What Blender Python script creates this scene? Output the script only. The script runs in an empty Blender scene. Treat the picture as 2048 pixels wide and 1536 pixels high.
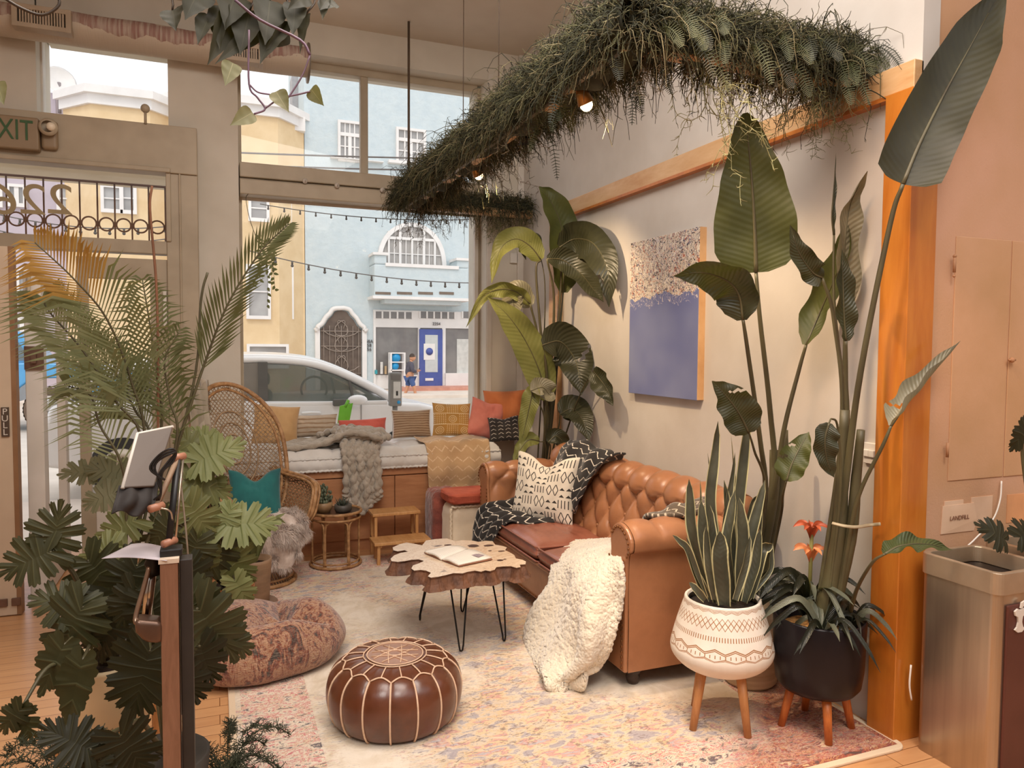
import bpy, math, random
from mathutils import Vector, Matrix, noise
random.seed(7)
S = bpy.context.scene
COL = S.collection
PI = math.pi
V = Vector
# ------------------------------------------------------------ camera
F_PX, CAM_H = 1491.8, 1.6
YAW, PITCH, ROLL = math.radians(21.6886), math.radians(-2.8056), math.radians(-0.3917)
_cy, _sy = math.cos(YAW), math.sin(YAW)
FWD = V((_sy * math.cos(PITCH), _cy * math.cos(PITCH), math.sin(PITCH)))
_r0 = V((_cy, -_sy, 0))
_d0 = FWD.cross(_r0)
RIGHT = _r0 * math.cos(ROLL) + _d0 * math.sin(ROLL)
DOWN = _d0 * math.cos(ROLL) - _r0 * math.sin(ROLL)
CAM = V((0, 0, CAM_H))
cd = bpy.data.cameras.new('camera')
cam = bpy.data.objects.new('camera', cd)
COL.objects.link(cam)
cd.sensor_width = 36
cd.lens = F_PX / 2048 * 36
cd.clip_start = .05
cd.clip_end = 300
m = Matrix((RIGHT, -DOWN, -FWD)).transposed().to_4x4()
m.translation = CAM
cam.matrix_world = m
S.camera = cam
# ------------------------------------------------------------ light and exposure
S.view_settings.view_transform = 'Standard'
S.view_settings.look = 'None'
S.view_settings.gamma = 1
S.view_settings.use_curve_mapping = False
S.view_settings.exposure = 0.42
S.render.film_transparent = False
wd = bpy.data.worlds.new('sky')
S.world = wd
wd.use_nodes = True
bg = wd.node_tree.nodes['Background']
bg.inputs[0].default_value = (.95, .96, 1.0, 1)
bg.inputs[1].default_value = 1.05

def lamp(name, kind, loc, target, energy, col, size=1.0, size_y=None, spot=None, blend=.5):
    l = bpy.data.lights.new(name, kind)
    l.energy = energy
    l.color = col
    if kind == 'AREA':
        l.size = size
        if size_y:
            l.shape = 'RECTANGLE'
            l.size_y = size_y
    elif kind in ('SPOT', 'POINT'):
        l.shadow_soft_size = size
    if kind == 'SPOT':
        l.spot_size = spot
        l.spot_blend = blend
    if kind == 'SUN':
        l.angle = size
    o = bpy.data.objects.new(name, l)
    COL.objects.link(o)
    o.location = loc
    o.rotation_euler = (V(target) - V(loc)).to_track_quat('-Z', 'Y').to_euler()
    return o
lamp('sun', 'SUN', (0, 0, 20), (6, 14, 0), .8, (1, .95, .88), .35)
lamp('added_fill_light', 'AREA', (.6, 2.2, 4.05), (1.0, 3.0, 0), 88, (1, .93, .86), 2.2, 1.6)  # area light added to brighten the interior; no such fixture is seen
lamp('added_fill_light', 'AREA', (1.2, .2, 4.0), (1.9, 3.0, .4), 15, (1, .88, .76), 1.6, 1.2)  # second added fill, lifts the sofa and foreground; not a real fixture
lamp('warm_counter_lamp', 'SPOT', (1.1, 1.7, 3.2), (2.75, 2.1, .7), 60, (1, .62, .36), .15, spot=1.6, blend=.8)

# ------------------------------------------------------------ helpers
def at(px, py, y):
    """point on the vertical plane at distance y seen at a place of the photograph"""
    d = RIGHT * ((px - 1024) / F_PX) + DOWN * ((py - 768) / F_PX) + FWD
    return CAM + d * (y / d.y)
def atx(px, py, x):
    d = RIGHT * ((px - 1024) / F_PX) + DOWN * ((py - 768) / F_PX) + FWD
    return CAM + d * (x / d.x)
def atz(px, py, z):
    d = RIGHT * ((px - 1024) / F_PX) + DOWN * ((py - 768) / F_PX) + FWD
    return CAM + d * ((z - CAM_H) / d.z)
def depth(p):
    return (V(p) - CAM).dot(FWD)
def rgb(r, g, b):
    def f(c):
        c /= 255
        return c / 12.92 if c <= .04045 else ((c + .055) / 1.055) ** 2.4
    return (f(r), f(g), f(b), 1)

class NT:
    def __init__(s, name):
        s.m = bpy.data.materials.new(name)
        s.m.use_nodes = True
        s.t = s.m.node_tree
        s.b = s.t.nodes['Principled BSDF']
        s.out = s.t.nodes['Material Output']
    def n(s, kind, **kw):
        nd = s.t.nodes.new('ShaderNode' + kind)
        for k, v in kw.items():
            if k.startswith('i_'):
                key = k[2:]
                key = int(key) if key.isdigit() else key.replace('_', ' ')
                s.put(nd.inputs[key], v)
            else:
                setattr(nd, k, v)
        return nd
    def put(s, inp, v):
        if isinstance(v, bpy.types.NodeSocket):
            s.t.links.new(v, inp)
        else:
            inp.default_value = v
    def math(s, op, a, b=0.0, c=0.0, clamp=False):
        nd = s.t.nodes.new('ShaderNodeMath')
        nd.operation = op
        nd.use_clamp = clamp
        s.put(nd.inputs[0], a); s.put(nd.inputs[1], b); s.put(nd.inputs[2], c)
        return nd.outputs[0]
    def mix(s, f, a, b, mode='MIX'):
        nd = s.t.nodes.new('ShaderNodeMix')
        nd.data_type = 'RGBA'
        nd.blend_type = mode
        s.put(nd.inputs[0], f); s.put(nd.inputs[6], a); s.put(nd.inputs[7], b)
        return nd.outputs[2]
    def ramp(s, f, stops, interp='LINEAR'):
        nd = s.t.nodes.new('ShaderNodeValToRGB')
        s.put(nd.inputs[0], f)
        cr = nd.color_ramp
        cr.interpolation = interp
        while len(cr.elements) > len(stops):
            cr.elements.remove(cr.elements[-1])
        while len(cr.elements) < len(stops):
            cr.elements.new(1)
        for e, (p, c) in zip(cr.elements, stops):
            e.position = p
            e.color = c if not isinstance(c, (int, float)) else (c, c, c, 1)
        return nd.outputs[0]
    def coord(s, kind='Object', scale=(1, 1, 1), rot=(0, 0, 0), loc=(0, 0, 0)):
        tc = s.t.nodes.new('ShaderNodeTexCoord')
        mp = s.t.nodes.new('ShaderNodeMapping')
        s.t.links.new(tc.outputs[kind], mp.inputs[0])
        mp.inputs['Scale'].default_value = scale
        mp.inputs['Rotation'].default_value = rot
        mp.inputs['Location'].default_value = loc
        return mp.outputs[0]
    def noise(s, vec, scale, detail=4, rough=.55, dist=0):
        nd = s.n('TexNoise', i_Vector=vec, i_Scale=scale, i_Detail=detail, i_Roughness=rough, i_Distortion=dist)
        return nd.outputs[0]
    def sep(s, vec):
        nd = s.n('SeparateXYZ', i_Vector=vec)
        return nd.outputs
    def bump(s, h, strength=.3, dist=.01):
        nd = s.n('Bump', i_Height=h, i_Strength=strength, i_Distance=dist)
        s.t.links.new(nd.outputs[0], s.b.inputs['Normal'])
    def base(s, c):
        s.put(s.b.inputs['Base Color'], c)
    def set(s, **kw):
        for k, v in kw.items():
            s.put(s.b.inputs[k.replace('_', ' ')], v)
        return s

MATS = {}
def mat(name, c1, c2=None, rough=.7, scale=6, detail=4, lo=.35, hi=.65, bump=0, bscale=None, bdist=.01,
        metal=0, spec=.5, stretch=(1, 1, 1), coord='Object', sheen=0, trans=0, alpha=1, sss=0, emit=0, emitc=None, coat=0):
    if name in MATS:
        return MATS[name]
    n = NT(name)
    c1 = rgb(*c1)
    c2 = rgb(*c2) if c2 else tuple(x * .82 for x in c1[:3]) + (1,)
    vec = n.coord(coord, stretch)
    f = n.noise(vec, scale, detail)
    n.base(n.ramp(f, [(lo, c1), (hi, c2)]))
    n.set(Roughness=rough, Metallic=metal, Specular_IOR_Level=spec)
    if sheen:
        n.set(Sheen_Weight=sheen, Sheen_Roughness=.5)
    if coat:
        n.set(Coat_Weight=coat, Coat_Roughness=.25)
    if trans:
        n.set(Transmission_Weight=trans)
    if alpha < 1:
        n.set(Alpha=alpha)
    if emit:
        n.set(Emission_Strength=emit, Emission_Color=rgb(*(emitc or (255, 255, 255))))
    if bump:
        n.bump(n.noise(vec, bscale or scale * 3, 3), bump, bdist)
    MATS[name] = n.m
    return n.m

def cat(pts, t):
    """catmull-rom through pts, t in 0..1"""
    n = len(pts) - 1
    if n == 0:
        return V(pts[0])
    x = min(max(t, 0), 1) * n
    i = min(int(x), n - 1)
    f = x - i
    p1, p2 = V(pts[i]), V(pts[i + 1])
    p0 = V(pts[i - 1]) if i > 0 else p1 * 2 - p2
    p3 = V(pts[i + 2]) if i + 2 <= n else p2 * 2 - p1
    return .5 * ((2 * p1) + (p2 - p0) * f + (2 * p0 - 5 * p1 + 4 * p2 - p3) * f * f + (3 * p1 - p0 - 3 * p2 + p3) * f ** 3)
def catf(vals, t):
    return cat([V((v, 0, 0)) for v in vals], t).x
def sm(a, b, x):
    t = min(max((x - a) / (b - a), 0), 1)
    return t * t * (3 - 2 * t)
def nz(p, s=1.0, seed=0):
    return noise.noise(V(p) * s + V((seed * 7.3, seed * 3.1, seed)))

class MB:
    def __init__(s):
        s.v = []; s.f = []; s.uv = []; s.mi = []; s.cur = 0
    def add(s, vs, fs, uvs=None):
        o = len(s.v)
        s.v += [tuple(p) for p in vs]
        s.uv += uvs if uvs else [(0, 0)] * len(vs)
        s.f += [tuple(i + o for i in f) for f in fs]
        s.mi += [s.cur] * len(fs)
        return s
    def box(s, lo, hi, rot=None, piv=None):
        s.nb = getattr(s, 'nb', 0) + 1
        e_ = .0004 * (s.nb % 6)
        x0, y0, z0 = [q - e_ for q in lo]; x1, y1, z1 = [q + e_ for q in hi]
        vs = [V(p) for p in ((x0, y0, z0), (x1, y0, z0), (x1, y1, z0), (x0, y1, z0), (x0, y0, z1), (x1, y0, z1), (x1, y1, z1), (x0, y1, z1))]
        if rot:
            c = V(piv) if piv else (V(lo) + V(hi)) / 2
            from mathutils import Euler
            R = Euler(rot).to_matrix()
            vs = [c + R @ (p - c) for p in vs]
        return s.add(vs, [(0, 3, 2, 1), (4, 5, 6, 7), (0, 1, 5, 4), (1, 2, 6, 5), (2, 3, 7, 6), (3, 0, 4, 7)])
    def bar(s, a, b, w, h, up=(0, 0, 1)):
        a, b = V(a), V(b)
        d = (b - a).normalized()
        sd = d.cross(V(up))
        if sd.length < 1e-4:
            sd = d.cross(V((1, 0, 0)))
        sd.normalize()
        u = sd.cross(d)
        vs = []
        for p in (a, b):
            for sx, su in ((-1, -1), (1, -1), (1, 1), (-1, 1)):
                vs.append(p + sd * w / 2 * sx + u * h / 2 * su)
        return s.add(vs, [(0, 1, 2, 3), (7, 6, 5, 4), (0, 4, 5, 1), (1, 5, 6, 2), (2, 6, 7, 3), (3, 7, 4, 0)])
    def grid(s, fn, nu, nv, cu=False, cv=False, flip=False):
        vs = []; uvs = []
        for i in range(nu):
            for j in range(nv):
                u = i / (nu if cu else nu - 1); v = j / (nv if cv else nv - 1)
                vs.append(fn(u, v)); uvs.append((u, v))
        fs = []
        for i in range(nu if cu else nu - 1):
            for j in range(nv if cv else nv - 1):
                a = i * nv + j; b = ((i + 1) % nu) * nv + j
                c = ((i + 1) % nu) * nv + (j + 1) % nv; d = i * nv + (j + 1) % nv
                fs.append((a, d, c, b) if flip else (a, b, c, d))
        return s.add(vs, fs, uvs)
    def tube(s, pts, r, sides=6, n=None, closed=False, flat=1.0):
        pts = [V(p) for p in pts]
        if n:
            if closed:
                pts = pts + [pts[0]]
            pts = [cat(pts, i / n) for i in range(n if closed else n + 1)]
        N = len(pts)
        vs = []; uvs = []
        prev = None
        for i, p in enumerate(pts):
            if closed:
                t = pts[(i + 1) % N] - pts[i - 1]
            else:
                t = pts[min(i + 1, N - 1)] - pts[max(i - 1, 0)]
            if t.length < 1e-9:
                t = V((0, 0, 1))
            t.normalize()
            if prev is None:
                a = t.orthogonal().normalized()
            else:
                a = prev - t * prev.dot(t)
                if a.length < 1e-6:
                    a = t.orthogonal()
                a.normalize()
            prev = a
            b = t.cross(a)
            rr = r(i / max(N - 1, 1)) if callable(r) else r
            for k in range(sides):
                th = 2 * PI * k / sides
                vs.append(p + a * math.cos(th) * rr + b * math.sin(th) * rr * flat)
                uvs.append((k / sides, i / max(N - 1, 1)))
        fs = []
        for i in range(N if closed else N - 1):
            for k in range(sides):
                fs.append((i * sides + k, i * sides + (k + 1) % sides, ((i + 1) % N) * sides + (k + 1) % sides, ((i + 1) % N) * sides + k))
        if not closed and sides > 3:
            fs.append(tuple(range(sides - 1, -1, -1)))
            fs.append(tuple((N - 1) * sides + k for k in range(sides)))
        return s.add(vs, fs, uvs)
    def lathe(s, prof, c=(0, 0, 0), n=32, rf=None):
        c = V(c)
        vs = []; uvs = []
        for i, (r, z) in enumerate(prof):
            for k in range(n):
                th = 2 * PI * k / n
                rr = r * (rf(th, i / (len(prof) - 1)) if rf else 1)
                vs.append(c + V((rr * math.cos(th), rr * math.sin(th), z)))
                uvs.append((k / n, i / (len(prof) - 1)))
        fs = []
        for i in range(len(prof) - 1):
            for k in range(n):
                fs.append((i * n + k, i * n + (k + 1) % n, (i + 1) * n + (k + 1) % n, (i + 1) * n + k))
        return s.add(vs, fs, uvs)
    def prism(s, outline, d):
        """outline: list of Vector (planar), d: extrusion vector"""
        n = len(outline)
        d = V(d)
        vs = [V(p) for p in outline] + [V(p) + d for p in outline]
        fs = [tuple(range(n - 1, -1, -1)), tuple(range(n, 2 * n))]
        fs += [(i, (i + 1) % n, n + (i + 1) % n, n + i) for i in range(n)]
        return s.add(vs, fs)
    def ball(s, c, r, n=12, sc=(1, 1, 1)):
        c = V(c)
        prof = n // 2
        return s.grid(lambda u, v: c + V((math.sin(PI * v) * math.cos(2 * PI * u) * r * sc[0], math.sin(PI * v) * math.sin(2 * PI * u) * r * sc[1], -math.cos(PI * v) * r * sc[2])), n, prof + 1, cu=True)
    def build(s, name, mats, parent=None, bev=0, solid=0, sub=0, smooth=True, off=-1, seg=2, ang=40):
        me = bpy.data.meshes.new(name)
        ofs = parent['_w'] if parent is not None and '_w' in parent else (0, 0, 0)
        ox, oy, oz = ofs
        me.from_pydata([(x - ox, y - oy, z - oz) for x, y, z in s.v], [], s.f)
        uvl = me.uv_layers.new(name='UVMap')
        li = [0] * len(me.loops)
        me.loops.foreach_get('vertex_index', li)
        flat = []
        for i in li:
            flat += s.uv[i]
        uvl.data.foreach_set('uv', flat)
        if not isinstance(mats, (list, tuple)):
            mats = [mats]
        for mm in mats:
            me.materials.append(mm)
        me.polygons.foreach_set('material_index', s.mi)
        me.polygons.foreach_set('use_smooth', [smooth] * len(s.f))
        me.update()
        o = bpy.data.objects.new(name, me)
        COL.objects.link(o)
        if parent is not None:
            o.parent = parent
            o['_w'] = tuple(ofs)
        else:
            o['_w'] = (0., 0., 0.)
        if solid:
            md = o.modifiers.new('thick', 'SOLIDIFY'); md.thickness = solid; md.offset = off
        if bev:
            md = o.modifiers.new('bevel', 'BEVEL'); md.width = bev; md.segments = seg; md.limit_method = 'ANGLE'; md.angle_limit = math.radians(ang)
        if sub:
            md = o.modifiers.new('sub', 'SUBSURF'); md.levels = sub; md.render_levels = sub
        if smooth and (bev or ang != 40):
            md = o.modifiers.new('wn', 'WEIGHTED_NORMAL')
        return o
def bx(name, lo, hi, m, parent=None, bev=.004, **kw):
    return MB().box(lo, hi).build(name, m, parent, bev=bev, smooth=False, **kw)

def tag(o, label, cat_, group=None, kind=None):
    if label: o['label'] = label
    if cat_: o['category'] = cat_
    if group: o['group'] = group
    if kind: o['kind'] = kind
    return o
def thing(name, label, cat_, loc=(0, 0, 0), group=None):
    o = bpy.data.objects.new(name, None)
    COL.objects.link(o)
    o.empty_display_size = .1
    o.location = loc
    o['_w'] = tuple(float(x) for x in loc)
    return tag(o, label, cat_, group)
def struct(o):
    o['kind'] = 'structure'
    return o
def dup_tree(o, delta, parent=None):
    c = o.copy()
    COL.objects.link(c)
    if parent is None:
        c.location = V(o.location) + V(delta)
    else:
        c.parent = parent
    for ch in list(o.children):
        dup_tree(ch, delta, c)
    return c

# text as mesh (curve text converted without operators)
def text_mesh(name, body, size, m, loc, rot, parent=None, ext=.002, align='CENTER', xscale=1.0):
    cu = bpy.data.curves.new(name + '_c', 'FONT')
    cu.body = body; cu.size = size; cu.extrude = ext; cu.align_x = align; cu.align_y = 'CENTER'
    tmp = bpy.data.objects.new(name + '_t', cu)
    COL.objects.link(tmp)
    dg = bpy.context.evaluated_depsgraph_get()
    me = bpy.data.meshes.new_from_object(tmp.evaluated_get(dg))
    bpy.data.objects.remove(tmp)
    from mathutils import Euler
    R = Euler(rot).to_matrix()
    ofs = V(parent['_w']) if parent is not None else V((0, 0, 0))
    for v in me.vertices:
        v.co = R @ V((v.co.x * xscale, v.co.y, v.co.z)) + V(loc) - ofs
    me.materials.clear()
    me.materials.append(m)
    o = bpy.data.objects.new(name, me)
    COL.objects.link(o)
    if parent is not None:
        o.parent = parent
    return o
# ------------------------------------------------------------ materials of the room
WALL = mat('plaster', (210, 203, 195), (200, 192, 183), .85, 2.5, 3, bump=.05, bscale=60)
WALLF = mat('front_plaster', (214, 206, 192), (202, 193, 178), .85, 2, 3, bump=.05, bscale=60)
PINK = mat('pink_plaster', (206, 160, 130), (192, 148, 108), .85, 1.5, 3, bump=.15, bscale=90)
CEIL = mat('ceiling_paint', (226, 216, 202), (214, 203, 188), .9, 1.5, 3)
FRAME = mat('frame_paint', (180, 164, 140), (164, 148, 124), .5, 3, 3)
FRAMEL = mat('frame_paint_light', (222, 214, 204), (208, 200, 188), .55, 3, 3)
DARKM = mat('dark_metal', (40, 36, 33), (28, 25, 23), .4, 10, metal=.6)
STEEL = mat('brushed_steel', (196, 180, 160), (172, 156, 138), .3, 1.5, 4, metal=.9, stretch=(9, 9, .5))
BRASS = mat('brass', (190, 140, 80), (150, 105, 55), .35, 8, metal=.8)
WHITEP = mat('white_plastic', (230, 224, 215), (215, 208, 200), .45, 5)
BLACKP = mat('black_plastic', (30, 27, 26), (20, 18, 17), .45, 8)

def wood(name, c1, c2, rough=.45, stretch=(1, 1, 8), scale=3, coat=0, bump=.05):
    if name in MATS:
        return MATS[name]
    n = NT(name)
    vec = n.coord('Object', stretch)
    f = n.noise(vec, scale, 6, .6, 1.2)
    f2 = n.noise(vec, scale * 7, 3, .6, .3)
    f = n.math('ADD', n.math('MULTIPLY', f, .75), n.math('MULTIPLY', f2, .25))
    n.base(n.ramp(f, [(.32, rgb(*c1)), (.66, rgb(*c2))]))
    n.set(Roughness=rough)
    if coat:
        n.set(Coat_Weight=coat, Coat_Roughness=.2)
    n.bump(f2, bump, .004)
    MATS[name] = n.m
    return n.m
ORANGE_WOOD = wood('orange_wood', (206, 128, 58), (172, 94, 36), .3, (2.2, 2.2, .35), 2.5, .3)
RAIL_WOOD = wood('rail_wood', (222, 184, 138), (198, 148, 96), .4, (2, .4, 2), 3, .2)
BENCH_WOOD = wood('bench_wood', (196, 140, 98), (164, 108, 70), .5, (.5, 2, 3), 2.5)
PINE = wood('pine', (214, 164, 108), (186, 132, 78), .45, (6, 1, 1), 4)
BEECH = wood('beech', (206, 146, 92), (176, 114, 62), .45, (8, 8, 1), 5)
RATTAN = mat('rattan', (186, 142, 96), (140, 98, 60), .5, 30, 3, bump=.2, bscale=120, bdist=.002)
CANE = mat('cane', (176, 146, 112), (134, 106, 76), .55, 40, 3)

# planked floor
n = NT('floor_planks')
vec = n.coord('Object')
br = n.n('TexBrick', i_Vector=vec, i_Scale=1.0, i_Mortar_Size=.0018, i_Mortar_Smooth=.2, i_Bias=0., i_Brick_Width=1.5, i_Row_Height=.085)
br.offset = .37
br.inputs['Color1'].default_value = (0, 0, 0, 1); br.inputs['Color2'].default_value = (1, 1, 1, 1); br.inputs['Mortar'].default_value = (.5, .5, .5, 1)
g = n.noise(n.coord('Object', (1, 12, 1)), 3, 6, .6, .8)
f = n.math('ADD', n.math('MULTIPLY', br.outputs['Color'], .45), n.math('MULTIPLY', g, .55))
c = n.ramp(f, [(.2, rgb(196, 142, 96)), (.5, rgb(208, 156, 108)), (.8, rgb(186, 130, 82))])
n.base(n.mix(br.outputs['Fac'], c, rgb(120, 74, 40)))
n.set(Roughness=.34, Coat_Weight=.25, Coat_Roughness=.2)
n.bump(br.outputs['Fac'], -.3, .002)
FLOORM = n.m

GY, WY, WX = 6.5, 6.3, 2.596      # glass plane, inner face of the window wall, right wall
CZ = 4.2
struct(bx('floor', (-4, -2.5, -.12), (6, 6.62, 0), FLOORM, bev=0))
struct(bx('ceiling', (-4, 1.0, CZ), (6, 6.9, CZ + .15), CEIL, bev=0))
struct(bx('wall_right', (WX, 2.186, 0), (2.685, 6.8, CZ), WALL, bev=0))
struct(bx('wall_back_right', (2.685, 2.19, 0), (6, 2.5, CZ), PINK, bev=0))
struct(bx('wall_back', (-4, -2.6, 0), (6, -2.5, CZ), WALL, bev=0))
struct(bx('wall_near_right', (6, -2.5, 0), (6.1, 2.5, CZ), WALL, bev=0))
struct(bx('wall_left', (-4.1, -2.5, 0), (-4, 6.8, CZ), WALL, bev=0))
wx0 = at(482, 250, GY).x; wx1 = at(951, 560, GY).x
wzt = at(623, 141, GY).z; ztt = at(480, 332, GY).z; ztb = at(492, 396, GY).z
rx1 = at(973, 500, WY).x; rzt = at(975, 159.7, WY).z
jx = at(396, 400, WY).x          # right edge of the door frame
lx0 = at(88, 150, GY).x; lx1 = at(339, 180, GY).x; lzt = at(200, 87, GY).z
hz1 = at(394, 260, 6.2).z
w = MB()
w.box((rx1, WY, 0), (WX + .02, 6.8, CZ))
w.box((wx0 - .03, WY, rzt), (rx1, 6.8, CZ))
w.box((lx1 + .0, WY, 0), (wx0 - .03, 6.8, CZ))
w.box((lx0, WY, lzt + .02), (lx1, 6.8, CZ))
w.box((-4, WY, 0), (lx0, 6.8, CZ)) if False else None
w.box((-4, WY, hz1 - .1), (lx0 - .015, 6.8, CZ))
w.box((-4, WY, 0), (-2.35, 6.8, hz1))
w.box((wx0 - .03, WY + .2, 0), (rx1, 6.8, .64))
struct(w.build('wall_front', WALLF, smooth=False))
# light plaster wall strip right of the window
struct(bx('trim_1', (rx1 + .004, WY - .012, 0), (rx1 + .05, WY + .0, rzt + .05), FRAMEL, bev=.004))
x_a = at(1032, 700, WY).x
struct(bx('trim_2', (x_a, WY - .03, 0), (x_a + .07, WY, CZ), FRAMEL, bev=.006))
# window frames
GLASS = None
n = NT('window_glass')
t = n.t
tr = t.nodes.new('ShaderNodeBsdfTransparent'); tr.inputs[0].default_value = (.97, .97, .96, 1)
gl = t.nodes.new('ShaderNodeBsdfGlossy'); gl.inputs['Roughness'].default_value = .02
fr = t.nodes.new('ShaderNodeFresnel'); fr.inputs[0].default_value = 1.35
mx = t.nodes.new('ShaderNodeMixShader')
t.links.new(fr.outputs[0], mx.inputs[0]); t.links.new(tr.outputs[0], mx.inputs[1]); t.links.new(gl.outputs[0], mx.inputs[2])
t.links.new(mx.outputs[0], n.out.inputs[0])
GLASS = n.m
w1 = MB()
fw = .045
mxx = at(728, 250, GY).x
w1.box((wx0 - .03, GY - .03, .62), (wx0, GY + .06, wzt + .04))
w1.box((wx1, GY - .03, .62), (rx1, GY + .06, wzt + .04))
w1.box((wx0, GY - .03, wzt), (wx1, GY + .06, rzt + .02))
w1.box((mxx - .03, GY - .02, ztt), (mxx + .03, GY + .05, wzt))
w1.box((wx0, GY - .06, .62), (wx1, GY + .06, .70))
wo = struct(w1.build('window_1', FRAME, bev=.006, smooth=False))
tb = MB()
tb.box((wx0 - .02, GY - .16, (ztt + ztb) / 2 + .01), (wx1 + .02, GY + .05, ztt))
tb.box((wx0 - .02, GY - .13, (ztt + ztb) / 2 - .01), (wx1 + .02, GY + .05, (ztt + ztb) / 2 + .01))
tb.box((wx0 - .02, GY - .18, ztb), (wx1 + .02, GY + .05, (ztt + ztb) / 2 - .01))
o = tb.build('transom_bar', FRAME, wo, bev=.008, smooth=False)
fl = MB()
fl.box((wx0, GY - .012, ztb - .02), (wx1, GY + .0, ztb))
fl.box((wx1 - .02, GY - .04, .62), (wx1 + .01, GY, ztb))
fl.build('bead', FRAMEL, wo, smooth=False)
for a, b, z0, z1 in ((wx0, mxx, ztt, wzt), (mxx, wx1, ztt, wzt), (wx0, wx1, .68, ztb)):
    MB().add([(a, GY + .01, z0), (b, GY + .01, z0), (b, GY + .01, z1), (a, GY + .01, z1)], [(0, 1, 2, 3)]).build('glass', GLASS, wo, smooth=False)
# suction hooks on the transom bar
for px, py in ((610, 362), (674, 371), (765, 380)):
    p = at(px, py, GY - .2)
    h = MB().ball(p, .022, 10, (1, .5, 1)).tube([p + V((0, -.01, 0)), p + V((.0, -.035, -.01)), p + V((.0, -.04, .015))], .004, 5)
    tag(h.build('suction_hook', mat('clear_plastic', (200, 190, 178), (190, 180, 168), .15, 5)), {610: 'clear suction hook on the window transom bar, the one nearest the pillar', 674: 'clear suction hook on the window transom bar, middle one of three', 765: 'clear suction hook on the window transom bar, nearest the moss garland'}[px], 'hook', 'clear hooks on the transom bar')
# upper left window
w2 = MB()
zb = hz1 - .1
w2.box((lx0 - .05, GY - .05, zb), (lx0, GY + .06, lzt + .05))
w2.box((lx1, GY - .05, zb), (lx1 + .02, GY + .06, lzt + .05))
w2.box((lx0, GY - .05, lzt), (lx1, GY + .06, lzt + .05))
wo2 = struct(w2.build('window_2', FRAMEL, bev=.005, smooth=False))
MB().add([(lx0, GY, zb), (lx1, GY, zb), (lx1, GY, lzt), (lx0, GY, lzt)], [(0, 1, 2, 3)]).build('glass', GLASS, wo2, smooth=False)
# door surround (projects a little from the wall)
DY = 6.2
def R2(px0, py0, px1, py1, y):
    a = at(px0, py0, y); b = at(px1, py1, y)
    return a.x, b.x, b.z, a.z
gx1 = at(333, 400, DY).x
tz1 = at(166, 334, DY).z; tz0 = at(166, 475, DY).z
ox = -2.3
dt = at(340, 515, DY).z
d = MB()
d.box((ox, DY - .05, tz1), (jx, WY, hz1))                    # header
d.box((gx1, DY - .03, 0), (jx, WY, tz1))                      # right jamb
d.box((ox, DY - .02, dt + .02), (gx1, WY, tz0))               # bar under transom light
d.box((gx1 + .0, DY - .045, tz0), (gx1 + .03, DY - .02, tz1 + .02))
d.box((ox, DY - .07, tz1 + .0), (gx1 + .03, DY - .04, tz1 + .03))
d.box((jx - .13, DY - .045, 0), (jx - .115, DY - .02, hz1 - .3))
dr = struct(d.build('door_1', FRAME, bev=.006, smooth=False))
MB().add([(ox, WY - .02, tz0), (gx1, WY - .02, tz0), (gx1, WY - .02, tz1), (ox, WY - .02, tz1)], [(0, 1, 2, 3)]).build('glass', GLASS, dr, smooth=False)
p = at(291, 250, DY - .06)
kn = MB().tube([V((p.x, p.y, hz1 - .01)), V((p.x, p.y, hz1 + .07))], .01, 6).ball((p.x, p.y, hz1 + .1), .032, 14)
tag(kn.build('knob_sensor', FRAME), 'small round knob standing on top of the brown door header', 'knob')
# mirrored house number on the transom glass
NUMM = mat('number_tan', (170, 150, 112), (160, 140, 104), .6)
nh = (at(120, 370, WY).z - at(120, 435, WY).z) * 1.32
for i, (px, ch) in enumerate(((120, '2'), (66, '2'), (8, '6'), (-45, '1'))):
    q = at(px, 402, WY - .03)
    t_ = text_mesh('number', ch, nh, NUMM, q, (PI / 2, 0, PI), dr, .003, xscale=1.15)
# closed glazed leaf right, top rail, kick panel
lf = MB()
lx = at(160, 900, DY).x
gz1 = at(200, 556, DY).z; kz = at(230, 1005, DY).z
lxx = at(304, 800, DY).x
lf.box((lx, DY + .0, 0), (lx + .07, DY + .06, dt - .02))
lf.box((lxx, DY, 0), (gx1, DY + .06, dt - .02))
lf.box((lx, DY, gz1), (gx1, DY + .06, dt - .02))
lf.box((lx, DY, 0), (gx1, DY + .06, kz))
leaf2 = struct(lf.build('door_2', FRAME, bev=.005, smooth=False))
MB().box((lx + .1, DY - .008, .1), (lxx - .03, DY - .001, kz - .06)).build('kick_panel', FRAMEL, leaf2, smooth=False)
MB().add([(lx, DY + .03, kz), (lxx, DY + .03, kz), (lxx, DY + .03, gz1), (lx, DY + .03, gz1)], [(0, 1, 2, 3)]).build('glass', GLASS, leaf2, smooth=False)
hx = at(332, 620, DY - .05)
MB().box((hx.x - .02, DY - .05, hx.z - .12), (hx.x + .005, DY, hx.z + .14)).build('handle', FRAMEL, leaf2, bev=.004)
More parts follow.
